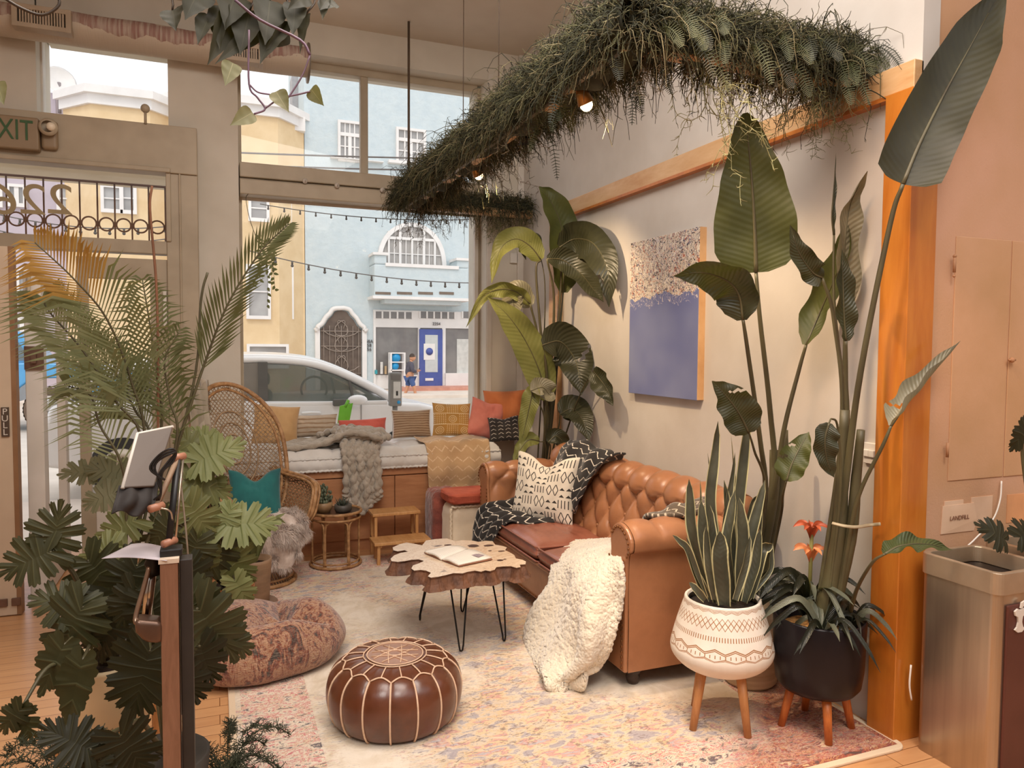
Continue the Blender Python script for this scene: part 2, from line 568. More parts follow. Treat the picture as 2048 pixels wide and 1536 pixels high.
# open leaf, hinged at the frame, swung into the room (white edge with lock plate)
ol = MB()
ex = at(76, 900, 5.3).x
zt = at(88, 545, 5.3).z
ol.box((ex - .045, 5.24, .01), (ex + .045, 5.36, zt))
ol.box((ex - .03, 5.36, zt - .14), (ex + .02, 6.2, zt))
ol.box((ex - .03, 5.36, .01), (ex + .02, 6.2, .25))
ol.box((ex - .03, 6.1, .01), (ex + .02, 6.2, zt))
dl = struct(ol.build('door_3', FRAMEL, bev=.005, smooth=False))
q = at(68, 716, 5.23)
lk = MB().box((q.x - .05, 5.225, q.z - .07), (q.x + .05, 5.24, q.z + .07)).box((q.x - .01, 5.2, q.z - .03), (q.x + .015, 5.23, q.z + .02))
lk.build('lock_plate', mat('bronze', (120, 92, 76), (96, 72, 58), .4, metal=.5), dl, smooth=False)
MB().tube([(ex - .01, 5.22, zt - .02), (ex - .015, 5.21, zt - .22), (ex + .01, 5.21, zt - .28)], .012, 6).build('closer_arm', FRAME, dl)
# second open leaf at the frame's left edge
ex2 = at(33, 900, 5.18).x
zt2 = at(23, 496, 5.18).z
o2 = MB().box((ex2 - .3, 5.1, .005), (ex2 + .02, 5.16, zt2)).box((ex2 - .3, 5.16, .005), (ex2 - .02, 5.3, zt2))
d4 = struct(o2.build('door_4', mat('door_cream', (206, 184, 158), (190, 166, 140), .5, 2), bev=.004, smooth=False))
MB().box((ex2 + .0, 5.098, .005), (ex2 + .024, 5.168, zt2)).build('edge_strip', mat('edge_brown', (150, 112, 78), (130, 92, 60), .5, 3), d4, smooth=False)
q0 = at(2, 815, 5.095); q1 = at(19, 873, 5.095)
MB().box((q0.x, 5.09, q1.z), (q1.x, 5.1, q0.z)).build('pull_sign', mat('sign_brown', (84, 68, 54), (74, 58, 46), .5), d4, smooth=False)
qc = (q0 + q1) / 2
for i, ch in enumerate('PULL'):
    text_mesh('letter', ch, .05, FRAMEL, (qc.x, 5.088, q0.z - .025 - i * (q0.z - q1.z - .05) / 3), (PI / 2, 0, 0), d4, .001)
qs = at(18, 1205, 5.09)
for k in (-.03, .035):
    MB().box((qs.x + k - .022, 5.085, qs.z - .022), (qs.x + k + .022, 5.1, qs.z + .022)).build('bottom_bolt', mat('bronze', (120, 92, 76)), d4, bev=.003)

# wooden casing on the right wall
pt = .05
y0, y1 = at(1812, 900, 2.18).y, 2.31
struct(MB().box((WX - pt, 2.176, 0), (WX + .095, 2.31, 2.63)).build('trim_3', [wood('post_wood', (206, 132, 52), (180, 102, 34), .28, (2.2, 2.2, .35), 2.5, .35)], bev=.003, smooth=False))
struct(MB().box((WX - .04, 2.186, 2.63), (WX + .01, 5.46, 2.74)).build('trim_4', RAIL_WOOD, bev=.004, smooth=False))
struct(MB().box((WX - .045, 2.186, 2.615), (WX + .01, 5.44, 2.632)).build('trim_5', ORANGE_WOOD, smooth=False))
struct(MB().box((WX - .04, 5.44, 0), (WX + .01, 5.62, 2.66)).build('trim_6', RAIL_WOOD, bev=.004, smooth=False))
# cupboard panel in the pink wall
PY = 2.19
a = at(1911.6, 472.3, PY); b = at(1893, 962, PY); c = at(2125, 955, PY)
pn = MB().box((a.x - .0, PY - .004, b.z), (a.x + .33, PY + .0, a.z))
pn.box((a.x + .338, PY - .004, b.z + .0), (a.x + .7, PY, a.z))
cp = tag(pn.build('wall_panel', mat('panel_paint', (206, 160, 124), (192, 148, 106), .8, 2, bump=.1, bscale=80), bev=.003, smooth=False), 'flush painted access panel with hinge and pull in the pink orange wall', 'panel')
cp['_w'] = (0., 0., 0.)
h = at(1909, 530, PY - .02)
MB().tube([h + V((0, 0, -.03)), h + V((0, 0, .03))], .006, 8).ball(h + V((0, 0, .036)), .008, 8).ball(h + V((0, 0, -.045)), .006, 8).build('hinge', mat('hinge_paint', (180, 130, 92)), cp)
h = at(1895, 900, PY - .02)
MB().tube([h + V((0, 0, -.03)), h + V((0, 0, .03))], .006, 8).build('hinge', mat('hinge_paint', (180, 130, 92)), cp)
h = at(2024, 720, PY - .02)
MB().ball(h, .012, 10).bar(h + V((-.02, 0, 0)), h + V((.02, 0, 0)), .008, .008).build('pull_knob', mat('hinge_paint', (180, 130, 92)), cp)
# taped notes
NOTE = mat('note_paper', (226, 190, 160), (214, 176, 144), .9, 6)
a = at(1884, 1012, PY); b = at(1950, 1060, PY)
nt = MB().prism([V((a.x, PY - .004, a.z)), V((a.x - .006, PY - .004, b.z)), V((b.x - .012, PY - .004, b.z)), V((b.x, PY - .008, b.z + .05)), V((b.x - .02, PY - .006, a.z + .002))], (0, .003, 0))
no = tag(nt.build('paper_note', NOTE, smooth=False), 'torn paper note lettered in pencil, taped to the pink wall above the bins', 'note')
text_mesh('lettering', 'LANDFILL', .026, mat('pencil', (130, 84, 60)), ((a.x + b.x) / 2 - .006, PY - .009, (a.z + b.z) / 2 + .004), (PI / 2, 0, 0), no, .0005)
for i, (p0, p1, l) in enumerate((((1888, 1003, 1925, 1014), None, 'narrow strip of tape above the torn paper note'), ((1942, 995, 1982, 1045), None, 'blank square note paper on the pink wall right of the torn note'), ((2014, 990, 2060, 1040), None, 'orange edged note paper at the right edge of the photo'))):
    a = at(p0[0], p0[1], PY); b = at(p0[2], p0[3], PY)
    tag(MB().box((a.x, PY - .003 + i * .0004, b.z), (b.x, PY, a.z)).build('paper_note', NOTE if i < 2 else mat('note_orange', (224, 160, 110)), smooth=False), l, 'note')
cb = [at(2003, 962, PY - .01), at(2000, 1000, PY - .02), at(1985, 1040, PY - .02), at(1950, 1078, PY - .03), at(1935, 1092, PY - .04)]
tag(MB().tube(cb, .0035, 6, 24).build('cable', WHITEP), 'thin white cable hanging down the pink wall behind the bins', 'cable')
# switch plate on the painting wall near the post
a = atx(1728, 884, WX - .012); b = atx(1752, 930, WX - .012)
sw = thing('wall_switch', 'white wall switch plate beside the orange wooden post', 'switch', (WX, a.y, b.z))
MB().box((WX - .014, b.y - .0, b.z), (WX, a.y, a.z)).build('plate', WHITEP, sw, bev=.004)
for k in (.25, .7):
    yy = a.y + (b.y - a.y) * k
    MB().box((WX - .022, yy - .014, b.z + .03), (WX - .012, yy + .014, a.z - .03)).build('rocker', WHITEP, sw, bev=.003)
# exit sign with emergency lamp
ES = mat('exit_body', (150, 128, 100), (138, 116, 90), .5, 3)
ey = 6.1
a = at(-60, 215, ey); b = at(80, 303, ey)
es = thing('exit_sign', 'tan EXIT sign with green letters and an emergency lamp on the door header', 'sign', (b.x, ey, b.z))
MB().box((a.x, ey - .03, b.z), (b.x, DY - .05, a.z - .03)).build('housing', ES, es, bev=.012)
a2 = at(80, 238, ey); b2 = at(116, 300, ey)
MB().box((a2.x, ey, b2.z), (b2.x, DY - .05, a2.z)).build('lamp_arm', ES, es, bev=.03, seg=3)
text_mesh('lettering', 'EXIT', (a.z - b.z) * .78, mat('exit_green', (58, 92, 50), (50, 84, 44), .5), ((at(22, 258, ey).x), ey - .033, (a.z + b.z) / 2 - .005), (PI / 2, 0, 0), es, .002, xscale=.68)
lp = at(98, 256, ey - .02)
lcup = MB().lathe([(.0, 0), (.055, 0), (.06, .03), (.04, .045)], (0, 0, 0), 20).build('lamp_cup', mat('exit_lamp', (196, 180, 156), (180, 164, 140), .35), es)
lcup.data.transform(Matrix.Translation(V(es['_w'])))
lcup.rotation_euler = (PI / 2, 0, 0)
lcup.location = lp - V(es['_w'])
lp2 = lp + V((.02, -.045, 0))
MB().ball(lp2, .03, 12).build('lamp_bulb', mat('bulb_glass', (240, 225, 200), (235, 220, 195), .15), es)

# duct along the ceiling with grilles and torn wrap
DU = 6.0
def ductz(px, py): return at(px, py, DU).z
dx0, dx1 = at(-30, 60, DU).x, at(618, 120, DU).x
zt_, zb_ = (ductz(147, 10) + ductz(620, 94)) / 2, (ductz(150, 74) + ductz(620, 146)) / 2
WRAP = NT('duct_wrap')
vec = WRAP.coord('Object', (1, 1, 1))
f = WRAP.noise(WRAP.coord('Object', (30, 2, 2)), 2, 3)
f2 = WRAP.noise(vec, 6, 4)
zz = WRAP.sep(WRAP.coord('Object'))[2]
cc = WRAP.ramp(f, [(.4, rgb(176, 158, 144)), (.6, rgb(148, 112, 102))])
k = WRAP.math('GREATER_THAN', WRAP.math('ADD', WRAP.math('MULTIPLY', f2, .16), WRAP.math('MULTIPLY', WRAP.math('ABSOLUTE', WRAP.math('SUBTRACT', zz, (zt_ - zb_) / 2 + .03)), 1.0)), .14)
WRAP.base(WRAP.mix(k, cc, rgb(196, 182, 164)))
WRAP.set(Roughness=.7)
WRAP.bump(f, .4, .01)
du = thing('air_duct', 'wrapped air duct with two grilles running under the ceiling above the door', 'duct', (dx0, DU, zb_))
g_ = MB()
def ductf(u, v):
    th = 2 * PI * v
    x = dx0 + (dx1 - dx0) * u
    rr = (zt_ - zb_) / 2
    w_ = 1 + .08 * nz((x * 3, th, 0), 1, 3)
    c_ = V((x, DU + .12, (zt_ + zb_) / 2))
    return c_ + V((0, math.cos(th) * .17 * w_, math.sin(th) * rr * w_))
g_.grid(ductf, 60, 20, cv=True)
g_.build('duct_wrap', WRAP.m, du)
capm = MB().lathe([(.0, 0), (.15, 0), (.15, .012), (0, .012)], (0, 0, 0), 20).build('duct_end', mat('tin', (150, 140, 126), (130, 120, 108), .4, metal=.5), du)
capm.data.transform(Matrix.Translation(V(du['_w'])))
capm.rotation_euler = (0, PI / 2, 0)
capm.location = V((dx1, DU + .12, (zt_ + zb_) / 2)) - V(du['_w'])
for (p0, q0_, p1, q1_, yy) in ((22, 3, 142, 66, DU - .1), (452, 74, 526, 128, DU - .08)):
    a = at(p0, q0_, yy); b = at(p1, q1_, yy)
    zc0 = min(a.z, b.z) if False else b.z; zc1 = a.z
    if p0 > 300:
        zc1 = at(p0, q0_ + 6, yy).z
    gr = MB()
    fr_ = .03
    gr.box((a.x, yy, zc0), (b.x, yy + .1, zc0 + fr_)).box((a.x, yy, zc1 - fr_), (b.x, yy + .1, zc1))
    gr.box((a.x, yy, zc0), (a.x + fr_, yy + .1, zc1)).box((b.x - fr_, yy, zc0), (b.x, yy + .1, zc1))
    go = gr.build('grille_frame', mat('grille_paint', (178, 160, 138), (166, 148, 126), .5), du, bev=.003, smooth=False)
    MB().box((a.x + fr_, yy + .04, zc0 + fr_), (b.x - fr_, yy + .06, zc1 - fr_)).build('grille_back', mat('grille_dark', (70, 64, 60)), go, smooth=False)
    sl = MB()
    N = 17 if p0 < 300 else 12
    for i in range(1, N):
        x = a.x + fr_ + (b.x - a.x - 2 * fr_) * i / N
        sl.box((x - .004, yy + .005, zc0 + fr_), (x + .004, yy + .035, zc1 - fr_))
    sl.build('grille_slats', mat('grille_paint', (178, 160, 138)), go, smooth=False)

# pale relief panel and small frame beside the window corner
a = at(1062, 520, WY); b = at(1100, 720, WY)
rp = NT('relief_paper')
vv = rp.coord('Object', (9, 1, 4))
ff = rp.math('ABSOLUTE', rp.math('SUBTRACT', rp.noise(vv, 2.2, 2, .5, 1.5), .5))
rp.base(rp.ramp(ff, [(.0, rgb(150, 142, 132)), (.03, rgb(214, 208, 198))]))
rp.set(Roughness=.8)
tag(bx('wall_hanging', (at(1060, 500, WY).x + .004, WY - .05, .9), (at(1092, 500, WY).x, WY - .03, 2.15), rp.m, bev=.003), 'tall pale panel with grey squiggles hanging in the corner behind the far plant', 'wall hanging')
a = at(1019, 506, WY); b = at(1034, 527, WY)
tb_ = tag(bx('thermostat', (a.x, WY - .03, b.z), (b.x - .01, WY, a.z), WHITEP, bev=.004), 'small white thermostat on the wall strip right of the big window', 'thermostat')
# ------------------------------------------------------------ street outside
BLUE = mat('blue_stucco', (198, 208, 210), (190, 202, 206), .9, 3, 5, bump=.5, bscale=5, bdist=.05)
YEL = mat('yellow_clapboard', (224, 198, 158), (216, 188, 146), .9, 2, 3)
LAV = mat('lavender_stucco', (190, 178, 186), (182, 170, 178), .9, 2, 3)
WHT = mat('white_trim', (230, 226, 222), (222, 218, 214), .7, 2)
WINDK = mat('window_dark', (150, 148, 146), (176, 174, 172), .15, 1.2, 2)
GREYG = mat('shop_dark', (110, 106, 104), (128, 124, 120), .2, 1.5, 3)
SIDEW = mat('sidewalk', (222, 208, 194), (210, 196, 182), .9, 2, 4)
ASPH = mat('asphalt', (206, 196, 184), (194, 184, 172), .9, 2, 4)
RED = mat('red_tile', (206, 150, 130), (190, 132, 112), .8, 3)
FY = 28.0
struct(bx('ground', (-40, 6.8, -.3), (40, 9.0, -.04), SIDEW, bev=0))
struct(bx('street', (-40, 9.0, -.4), (40, 24.2, -.12), ASPH, bev=0))
struct(bx('pavement', (-40, 24.2, -.4), (40, 60, -.02), SIDEW, bev=0))
struct(bx('entry_paving', (6.3, 26.6, -.02), (14, 28.6, .1), RED, bev=0))
def X(px, py=600, y=FY): return at(px, py, y).x
def Z(px, py, y=FY): return at(px, py, y).z
def house(name, label, walls, m, loc):
    t_ = thing(name, label, 'building', loc)
    w_ = MB()
    for lo, hi in walls:
        w_.box(lo, hi)
    w_.build('wall', m, t_, smooth=False)
    return t_
def win(par, px0, py0, px1, py1, y=FY, cols=2, rows=2, trans=0, fr=.09, glass=None, d=.12):
    a = at(px0, py0, y); b = at(px1, py1, y)
    x0, x1, z0, z1 = a.x, b.x, b.z, a.z
    m_ = MB()
    m_.box((x0 - fr, y - d, z0 - fr * 1.3), (x1 + fr, y, z0)).box((x0 - fr, y - d, z1), (x1 + fr, y, z1 + fr))
    m_.box((x0 - fr, y - d, z0), (x0, y, z1)).box((x1, y - d, z0), (x1 + fr, y, z1))
    zt2_ = z1
    if trans:
        zt2_ = z1 - (z1 - z0) * trans
        m_.box((x0, y - d * .8, zt2_ - .06), (x1, y, zt2_ + .06))
        for i in range(1, 4):
            x = x0 + (x1 - x0) * i / 4
            m_.box((x - .02, y - d * .6, zt2_), (x + .02, y, z1))
    for i in range(1, cols):
        x = x0 + (x1 - x0) * i / cols
        ww = .06 if (cols % 2 == 0 and i == cols // 2) else .025
        m_.box((x - ww, y - d * .7, z0), (x + ww, y, zt2_))
    for j in range(1, rows):
        z = z0 + (zt2_ - z0) * j / rows
        m_.box((x0, y - d * .6, z - .02), (x1, y, z + .02))
    w_ = m_.build('window', WHT, par, smooth=False)
    MB().box((x0, y - .03, z0), (x1, y - .01, z1)).build('pane', glass or WINDK, w_, smooth=False)
    return w_
# blue house
bl0 = X(611); 
hb = house('town_house', 'pale blue stucco house across the street with a balcony and a shop front', [((bl0, FY, -.1), (13.5, FY + 6, 13.6))], BLUE, (bl0, FY, 0))
win(hb, 680, 246, 718, 320, cols=4, rows=2, trans=.32)
win(hb, 796, 260, 846, 328, cols=4, rows=2, trans=.3)
lm = MB()
for (a0, b0, c0, d0) in ((660, 320, 765, 326), (775, 330, 900, 334)):
    p = at(a0, b0, FY); q = at(c0, d0, FY)
    lm.box((p.x, FY - .25, q.z), (q.x, FY, p.z + .05))
lm.build('ledge', WHT, hb, smooth=False)
# balcony
bx0, bx1 = X(738, 540), X(921, 540)
bz1, bz0 = (Z(755, 534) + Z(905, 541)) / 2, (Z(735, 598) + Z(922, 603)) / 2
bb = MB().box((bx0, FY - 1.0, bz0), (bx1, FY, bz1))
bb.box((bx0, FY - 1.0, bz1), (bx0 + .45, FY, bz1 + .35)).box((bx1 - .45, FY - 1.0, bz1), (bx1, FY, bz1 + .3))
bb.box((bx0 + .4, FY - .8, bz0 - .2), (bx1 - .2, FY, bz0))
bal = bb.build('balcony', BLUE, hb, bev=.05, smooth=False)
tm = MB().box((bx0 + .4, FY - 1.06, bz1 - .06), (bx1 - .4, FY - .9, bz1 + .06))
tm.box((bx0 - .05, FY - 1.06, bz1 + .33), (bx0 + .5, FY - .1, bz1 + .42)).box((bx1 - .5, FY - 1.06, bz1 + .28), (bx1 + .05, FY - .1, bz1 + .37))
tm.box((bx0 - .06, FY - 1.06, bz0 - .04), (bx1 + .06, FY, bz0 + .06))
tm.build('coping', WHT, bal, smooth=False)
sl = MB()
for px in (766, 809, 851, 893):
    x = X(px, 590, FY - 1)
    sl.box((x - .28, FY - 1.02, Z(px, 589, FY - 1)), (x + .28, FY - .98, Z(px, 584, FY - 1)))
sl.build('drain_slots', mat('slot_dark', (120, 104, 90)), bal, smooth=False)
# arched window over the balcony
cx, hw_ = X(823, 480), (X(891, 520) - X(752, 520)) / 2
z0 = bz1 - .1; z1 = Z(823, 446)
ar = MB()
N = 24
pts_o = [V((cx + math.cos(PI * i / N) * hw_, 0, z0 + math.sin(PI * i / N) ** .8 * (z1 - z0))) for i in range(N + 1)]
pts_i = [V((cx + math.cos(PI * i / N) * (hw_ - .16), 0, z0 + math.sin(PI * i / N) ** .8 * (z1 - z0 - .16))) for i in range(N + 1)]
for i in range(N):
    ar.add([(pts_o[i].x, FY - .15, pts_o[i].z), (pts_o[i + 1].x, FY - .15, pts_o[i + 1].z), (pts_i[i + 1].x, FY - .15, pts_i[i + 1].z), (pts_i[i].x, FY - .15, pts_i[i].z),
            (pts_o[i].x, FY, pts_o[i].z), (pts_o[i + 1].x, FY, pts_o[i + 1].z), (pts_i[i + 1].x, FY, pts_i[i + 1].z), (pts_i[i].x, FY, pts_i[i].z)],
           [(0, 1, 2, 3), (0, 4, 5, 1), (3, 2, 6, 7)])
zm = z0 + (z1 - z0) * .66
for x, w_ in ((-.66, .07), (-.34, .09), (0, .07), (.34, .09), (.66, .07)):
    hh = (1 - x * x) ** .4 * (z1 - z0)
    ar.box((cx + x * hw_ - w_ / 2, FY - .12, z0), (cx + x * hw_ + w_ / 2, FY, z0 + min(hh, z1 - z0)))
ar.box((cx - hw_ * .75, FY - .13, zm - .05), (cx + hw_ * .75, FY, zm + .05))
for x in (-.5, -.17, .17, .5):
    ar.box((cx + x * hw_ - .015, FY - .08, z0), (cx + x * hw_ + .015, FY, zm))
ar.box((cx - hw_ * .9, FY - .08, z0 + .62), (cx + hw_ * .9, FY, z0 + .65))
aw = ar.build('arched_window', WHT, hb, smooth=False)
MB().prism([V((p.x, FY - .04, p.z)) for p in pts_i], (0, .02, 0)).build('pane', mat('curtained_glass', (178, 172, 166), (150, 146, 142), .2, 3, stretch=(6, 1, .5)), aw, smooth=False)
# arched gate with scroll work
g0, g1 = X(641, 700), X(722, 700)
gz0, gzs, gzt = -.02, Z(640, 662), Z(681, 622)
gc = (g0 + g1) / 2; gh = (g1 - g0) / 2
prof = [(1, 0), (1, .1), (.8, .25), (.62, .55), (.42, .75), (.28, .95), (0, 1.03)]
op = [V((gc + gh * cat([V((a_, b_, 0)) for a_, b_ in prof], i / 16).x, FY - .06, gzs + (gzt - gzs) * cat([V((a_, b_, 0)) for a_, b_ in prof], i / 16).y)) for i in range(17)]
full = [V((g0, FY - .06, gz0)), V((g1, FY - .06, gz0))] + op + [V((2 * gc - p.x, p.y, p.z)) for p in reversed(op[:-1])]
gt = MB().prism(full, (0, .05, 0)).build('gate', mat('gate_dark', (104, 88, 76), (84, 70, 60), .6, 3), hb, smooth=False)
MB().tube([V((g1 + .12, FY - .1, gzs)), V((g1 + .18, FY - .1, gzs + .06))] + [p + V((.1 * (1 if p.x >= gc else -1), -.05, .09)) for p in op] + [V((2 * gc - p.x - .1, p.y - .05, p.z + .09)) for p in reversed(op[:-1])] + [V((g0 - .18, FY - .1, gzs + .06)), V((g0 - .12, FY - .1, gzs))], .09, 6).build('gate_surround', WHT, hb)
MB().box((g0 - .2, FY - .1, 0), (g0 - .03, FY, gzs + .05)).box((g1 + .03, FY - .1, 0), (g1 + .2, FY, gzs + .05)).build('gate_jambs', WHT, hb, smooth=False)
ir = MB()
for k in range(7):
    x = g0 + (g1 - g0) * (k + .5) / 7
    ir.tube([(x, FY - .1, .1), (x, FY - .1, gzs + .2)], .015, 4)
for zz_ in (gzs, gzs - .55, .6):
    ir.tube([(g0, FY - .1, zz_), (g1, FY - .1, zz_)], .02, 4)
for s_ in (-1, 1):
    for zz_ in (gzs + .1, gzs - .45, gzs - 1.2):
        ir.tube([V((gc + s_ * (.08 + .5 * t_ / 10 * math.cos(t_ * .5)), FY - .11, zz_ + .3 * math.sin(t_ * .5))) for t_ in range(13)], .018, 4)
ir.build('scroll_bars', mat('iron_grey', (150, 136, 124)), gt)
NUMD = mat('number_dark', (96, 92, 92))
for i, s_ in enumerate(('2258A', '2258', '2256')):
    q = at(734, 683 + i * 8, FY - .03)
    text_mesh('house_number', s_, .17, NUMD, q, (PI / 2, 0, 0), hb, .01)
# shop front
s0, s1 = X(746, 650), X(952, 650)
sz1, sz0 = Z(800, 621), -.02
shz = (Z(746, 654) + Z(947, 657.7)) / 2
sf = MB()
sf.box((s0, FY - .1, shz), (13.4, FY, sz1))
sf.box((s0, FY - .12, 0), (s0 + .08, FY, sz1))
sf.box((s0, FY - .06, 0), (X(837), FY, Z(780, 750)))
for px in (757 + 80, 885, 888):
    sf.box((X(px) - .04, FY - .1, 0), (X(px) + .04, FY, shz))
sf.box((X(889), FY - .2, 0), (13.4, FY, Z(920, 746)))
shop = sf.build('shop_front', WHT, hb, smooth=False)
MB().box((s0, FY - .03, 0), (13.4, FY - .02, shz)).build('shop_window', GREYG, hb, smooth=False)
for (p0, p1) in ((748, 823), (838, 908), (923, 990)):
    k_ = MB()
    z_a, z_b = Z(p0, 636.5), Z(p0, 623)
    MB().box((X(p0), FY - .12, z_a), (X(p1), FY - .1, z_b)).build('clerestory', GREYG, hb, smooth=False)
    nn = 5
    for i in range(nn + 1):
        x = X(p0) + (X(p1) - X(p0)) * i / nn
        k_.box((x - .03, FY - .15, z_a), (x + .03, FY - .1, z_b))
    k_.build('clerestory_bars', WHT, hb, smooth=False)
text_mesh('house_number', '2254', .16, NUMD, at(873, 648, FY - .13), (PI / 2, 0, 0), hb, .01)
# blue door
BLU = mat('cobalt_paint', (74, 90, 158), (68, 82, 148), .5, 3)
d0_, d1_, dz0, dz1 = X(837, 700), X(883, 700), .08, Z(860, 658.5)
do = MB().box((d0_, FY - .16, dz0), (d1_, FY - .08, dz1)).build('door', BLU, hb, bev=.02, smooth=False)
MB().box((d0_ + .22, FY - .17, dz0 + .55), (d1_ - .2, FY - .15, dz1 - .22)).build('door_glass', mat('frosted', (196, 200, 198), (188, 192, 190), .3), do, smooth=False)
c_ = at(859, 703, FY - .2)
dd = MB().lathe([(0, 0), (.14, 0), (.14, .01), (0, .01)], (0, 0, 0), 18).build('round_sticker', BLU, do)
dd.data.transform(Matrix.Translation(V(hb['_w']))); dd.rotation_euler = (PI / 2, 0, 0); dd.location = V((c_.x, FY - .19, c_.z)) - V(hb['_w'])
MB().box((c_.x - .22, FY - .18, c_.z - .32), (c_.x + .22, FY - .17, c_.z + .3)).build('poster', WHT, do, smooth=False)
MB().box((c_.x - .16, FY - .19, dz0 + .22), (c_.x + .16, FY - .16, dz0 + .32)).build('letter_slot', WHT, do, smooth=False)
MB().box((X(913, 690), FY - .05, 0), (X(940), FY - .04, Z(910, 678))).build('white_blind', mat('blind', (206, 206, 200)), hb, smooth=False)
# things in the shop window
rk0, rk1 = X(779, 700, FY - .3), X(806, 700, FY - .3)
rk = thing('ball_rack', 'pale rack of blue exercise balls at the shop window across the street', 'rack', (rk0, FY - .3, 0))
r_ = MB()
rz = [Z(790, yy, FY - .3) for yy in (706, 724, 740)]
for x in (rk0, rk1):
    for yy in (FY - .55, FY - .25):
        r_.box((x - .03, yy - .03, .0), (x + .03, yy + .03, rz[0] + .02))
for z in rz:
    r_.box((rk0, FY - .58, z - .02), (rk1, FY - .22, z + .02))
r_.build('frame', WHT, rk, smooth=False)
for i, (px, py, r0) in enumerate(((791.5, 715.5, .17), (790, 732, .14))):
    p = at(px, py, FY - .42)
    tag(MB().ball(p, r0 * 1.05, 16).build('exercise_ball', mat('ball_blue', (30, 150, 206), (24, 140, 196), .4)), ['bright blue exercise ball on the upper shelf of the rack across the street', 'bright blue exercise ball on the lower shelf of the rack across the street'][i], 'ball', 'exercise balls on the rack')
for i, (px, w0, h0, c0, l) in enumerate(((752, 5, 6, (60, 160, 170), 'teal box at the left end of the shop window'), (763, 5, 22, (222, 218, 212), 'tall white panel standing in the shop window'), (771, 4, 14, (200, 170, 130), 'tan bottle in the shop window'))):
    a = at(px - w0 / 2, 746 - h0, FY - .15); b = at(px + w0 / 2, 748, FY - .15)
    tag(bx('shop_display', (a.x, FY - .2, b.z), (b.x, FY - .13, a.z), mat('disp%d' % i, c0), bev=.01), l, 'display')
# yellow house with two bays
yh = house('town_house', 'yellow clapboard house with white cornice across the street', [((X(156), FY, -.1), (bl0 - .02, FY + 6, Z(565, 262))), ], YEL, (X(156), FY, 0))
ztop = Z(520, 232, FY - 1)
def bay(x0, x1, top):
    o_ = [V((x0 - .9, FY, -.05)), V((x0, FY - 1, -.05)), V((x1, FY - 1, -.05)), V((x1 + .9, FY, -.05))]
    MB().prism(o_, (0, 0, top + .05)).build('bay', YEL, yh, smooth=False)
    c = MB()
    for k, (e, h0, h1) in enumerate(((.12, 0, .3), (.28, .3, .55))):
        o2 = [V((x0 - .9 - e, FY, top + h0)), V((x0 - e * .4, FY - 1 - e, top + h0)), V((x1 + e * .4, FY - 1 - e, top + h0)), V((x1 + .9 + e, FY, top + h0))]
        c.prism(o2, (0, 0, h1 - h0))
    c.build('cornice', WHT, yh, smooth=False)
bx_r = X(556, 300, FY - 1)
bay(X(470, 300, FY - 1) - 1.4, bx_r, ztop)
bay(X(180, 215, FY - 1), X(300, 215, FY - 1), Z(200, 210, FY - 1))
MB().box((X(154), FY - .3, Z(565, 262)), (bl0, FY + .2, Z(565, 262) + .5)).build('cornice', WHT, yh, smooth=False)
for args in ((502, 396, 533, 438, FY - 1, 1, 2), (497, 534, 536, 632, FY - 1, 1, 2), (499, 693, 572, 730, FY - 1, 1, 1)):
    win(yh, *args[:4], y=args[4], cols=args[5], rows=args[6])
for args in ((563, 400, 578, 442), (565, 534, 582, 632)):
    win(yh, *args, y=FY - .35, cols=1, rows=2)
for args in ((208, 375, 240, 420), (247, 372, 268, 422)):
    win(yh, *args, y=FY - 1, cols=1, rows=2)
win(yh, 120, 376, 150, 420, y=FY, cols=1, rows=2)
win(yh, 330, 372, 350, 430, y=FY, cols=1, rows=2)
# lavender house further left
lh = house('town_house', 'lavender house with dark windows seen left of the yellow house', [((-20, FY, -.1), (X(148), FY + 6, 8.4))], LAV, (-20, FY, 0))
for args in ((20, 374, 48, 408), (-30, 374, 0, 408), (20, 540, 50, 590), (30, 640, 60, 680)):
    win(lh, *args, y=FY, cols=2, rows=1)
gh_ = tag(bx('roof_screen', (X(585, 230, FY + 2), FY + 2, 7), (bl0 + .3, FY + 3, Z(600, 150, FY + 2)), mat('grey_shingle', (172, 170, 172), (160, 158, 160), .9, 6), bev=0), 'grey shingled gable standing between the yellow and the blue house', 'roof')
# satellite dish on the roof
sd = at(118, 165, FY + 1)
t_ = thing('satellite_dish', 'round satellite dish on the roof seen through the upper left window', 'satellite dish', (sd.x, sd.y, Z(110, 225, FY + 1)))
MB().tube([V((sd.x, sd.y, Z(110, 225, FY + 1))), sd], .06, 6).build('mast', mat('mast', (150, 140, 140)), t_)
ds = MB().lathe([(0, 0), (.25, .02), (.48, .12), (.5, .14), (.46, .11), (.2, .0), (0, -.02)], (0, 0, 0), 20).build('dish', WHT, t_)
ds.data.transform(Matrix.Translation(V(t_['_w']))); ds.rotation_euler = (PI / 2.4, 0, .5); ds.location = sd - V(t_['_w'])
ts = thing('neighbour_house', 'pale grey house corner at the left edge of the upper left window', 'building', (-13.5, FY + 3, 8))
MB().box((-14, FY + 1, 8.3), (X(112, 240, FY + 1), FY + 5, Z(100, 185, FY + 1))).build('wall', LAV, ts, smooth=False)

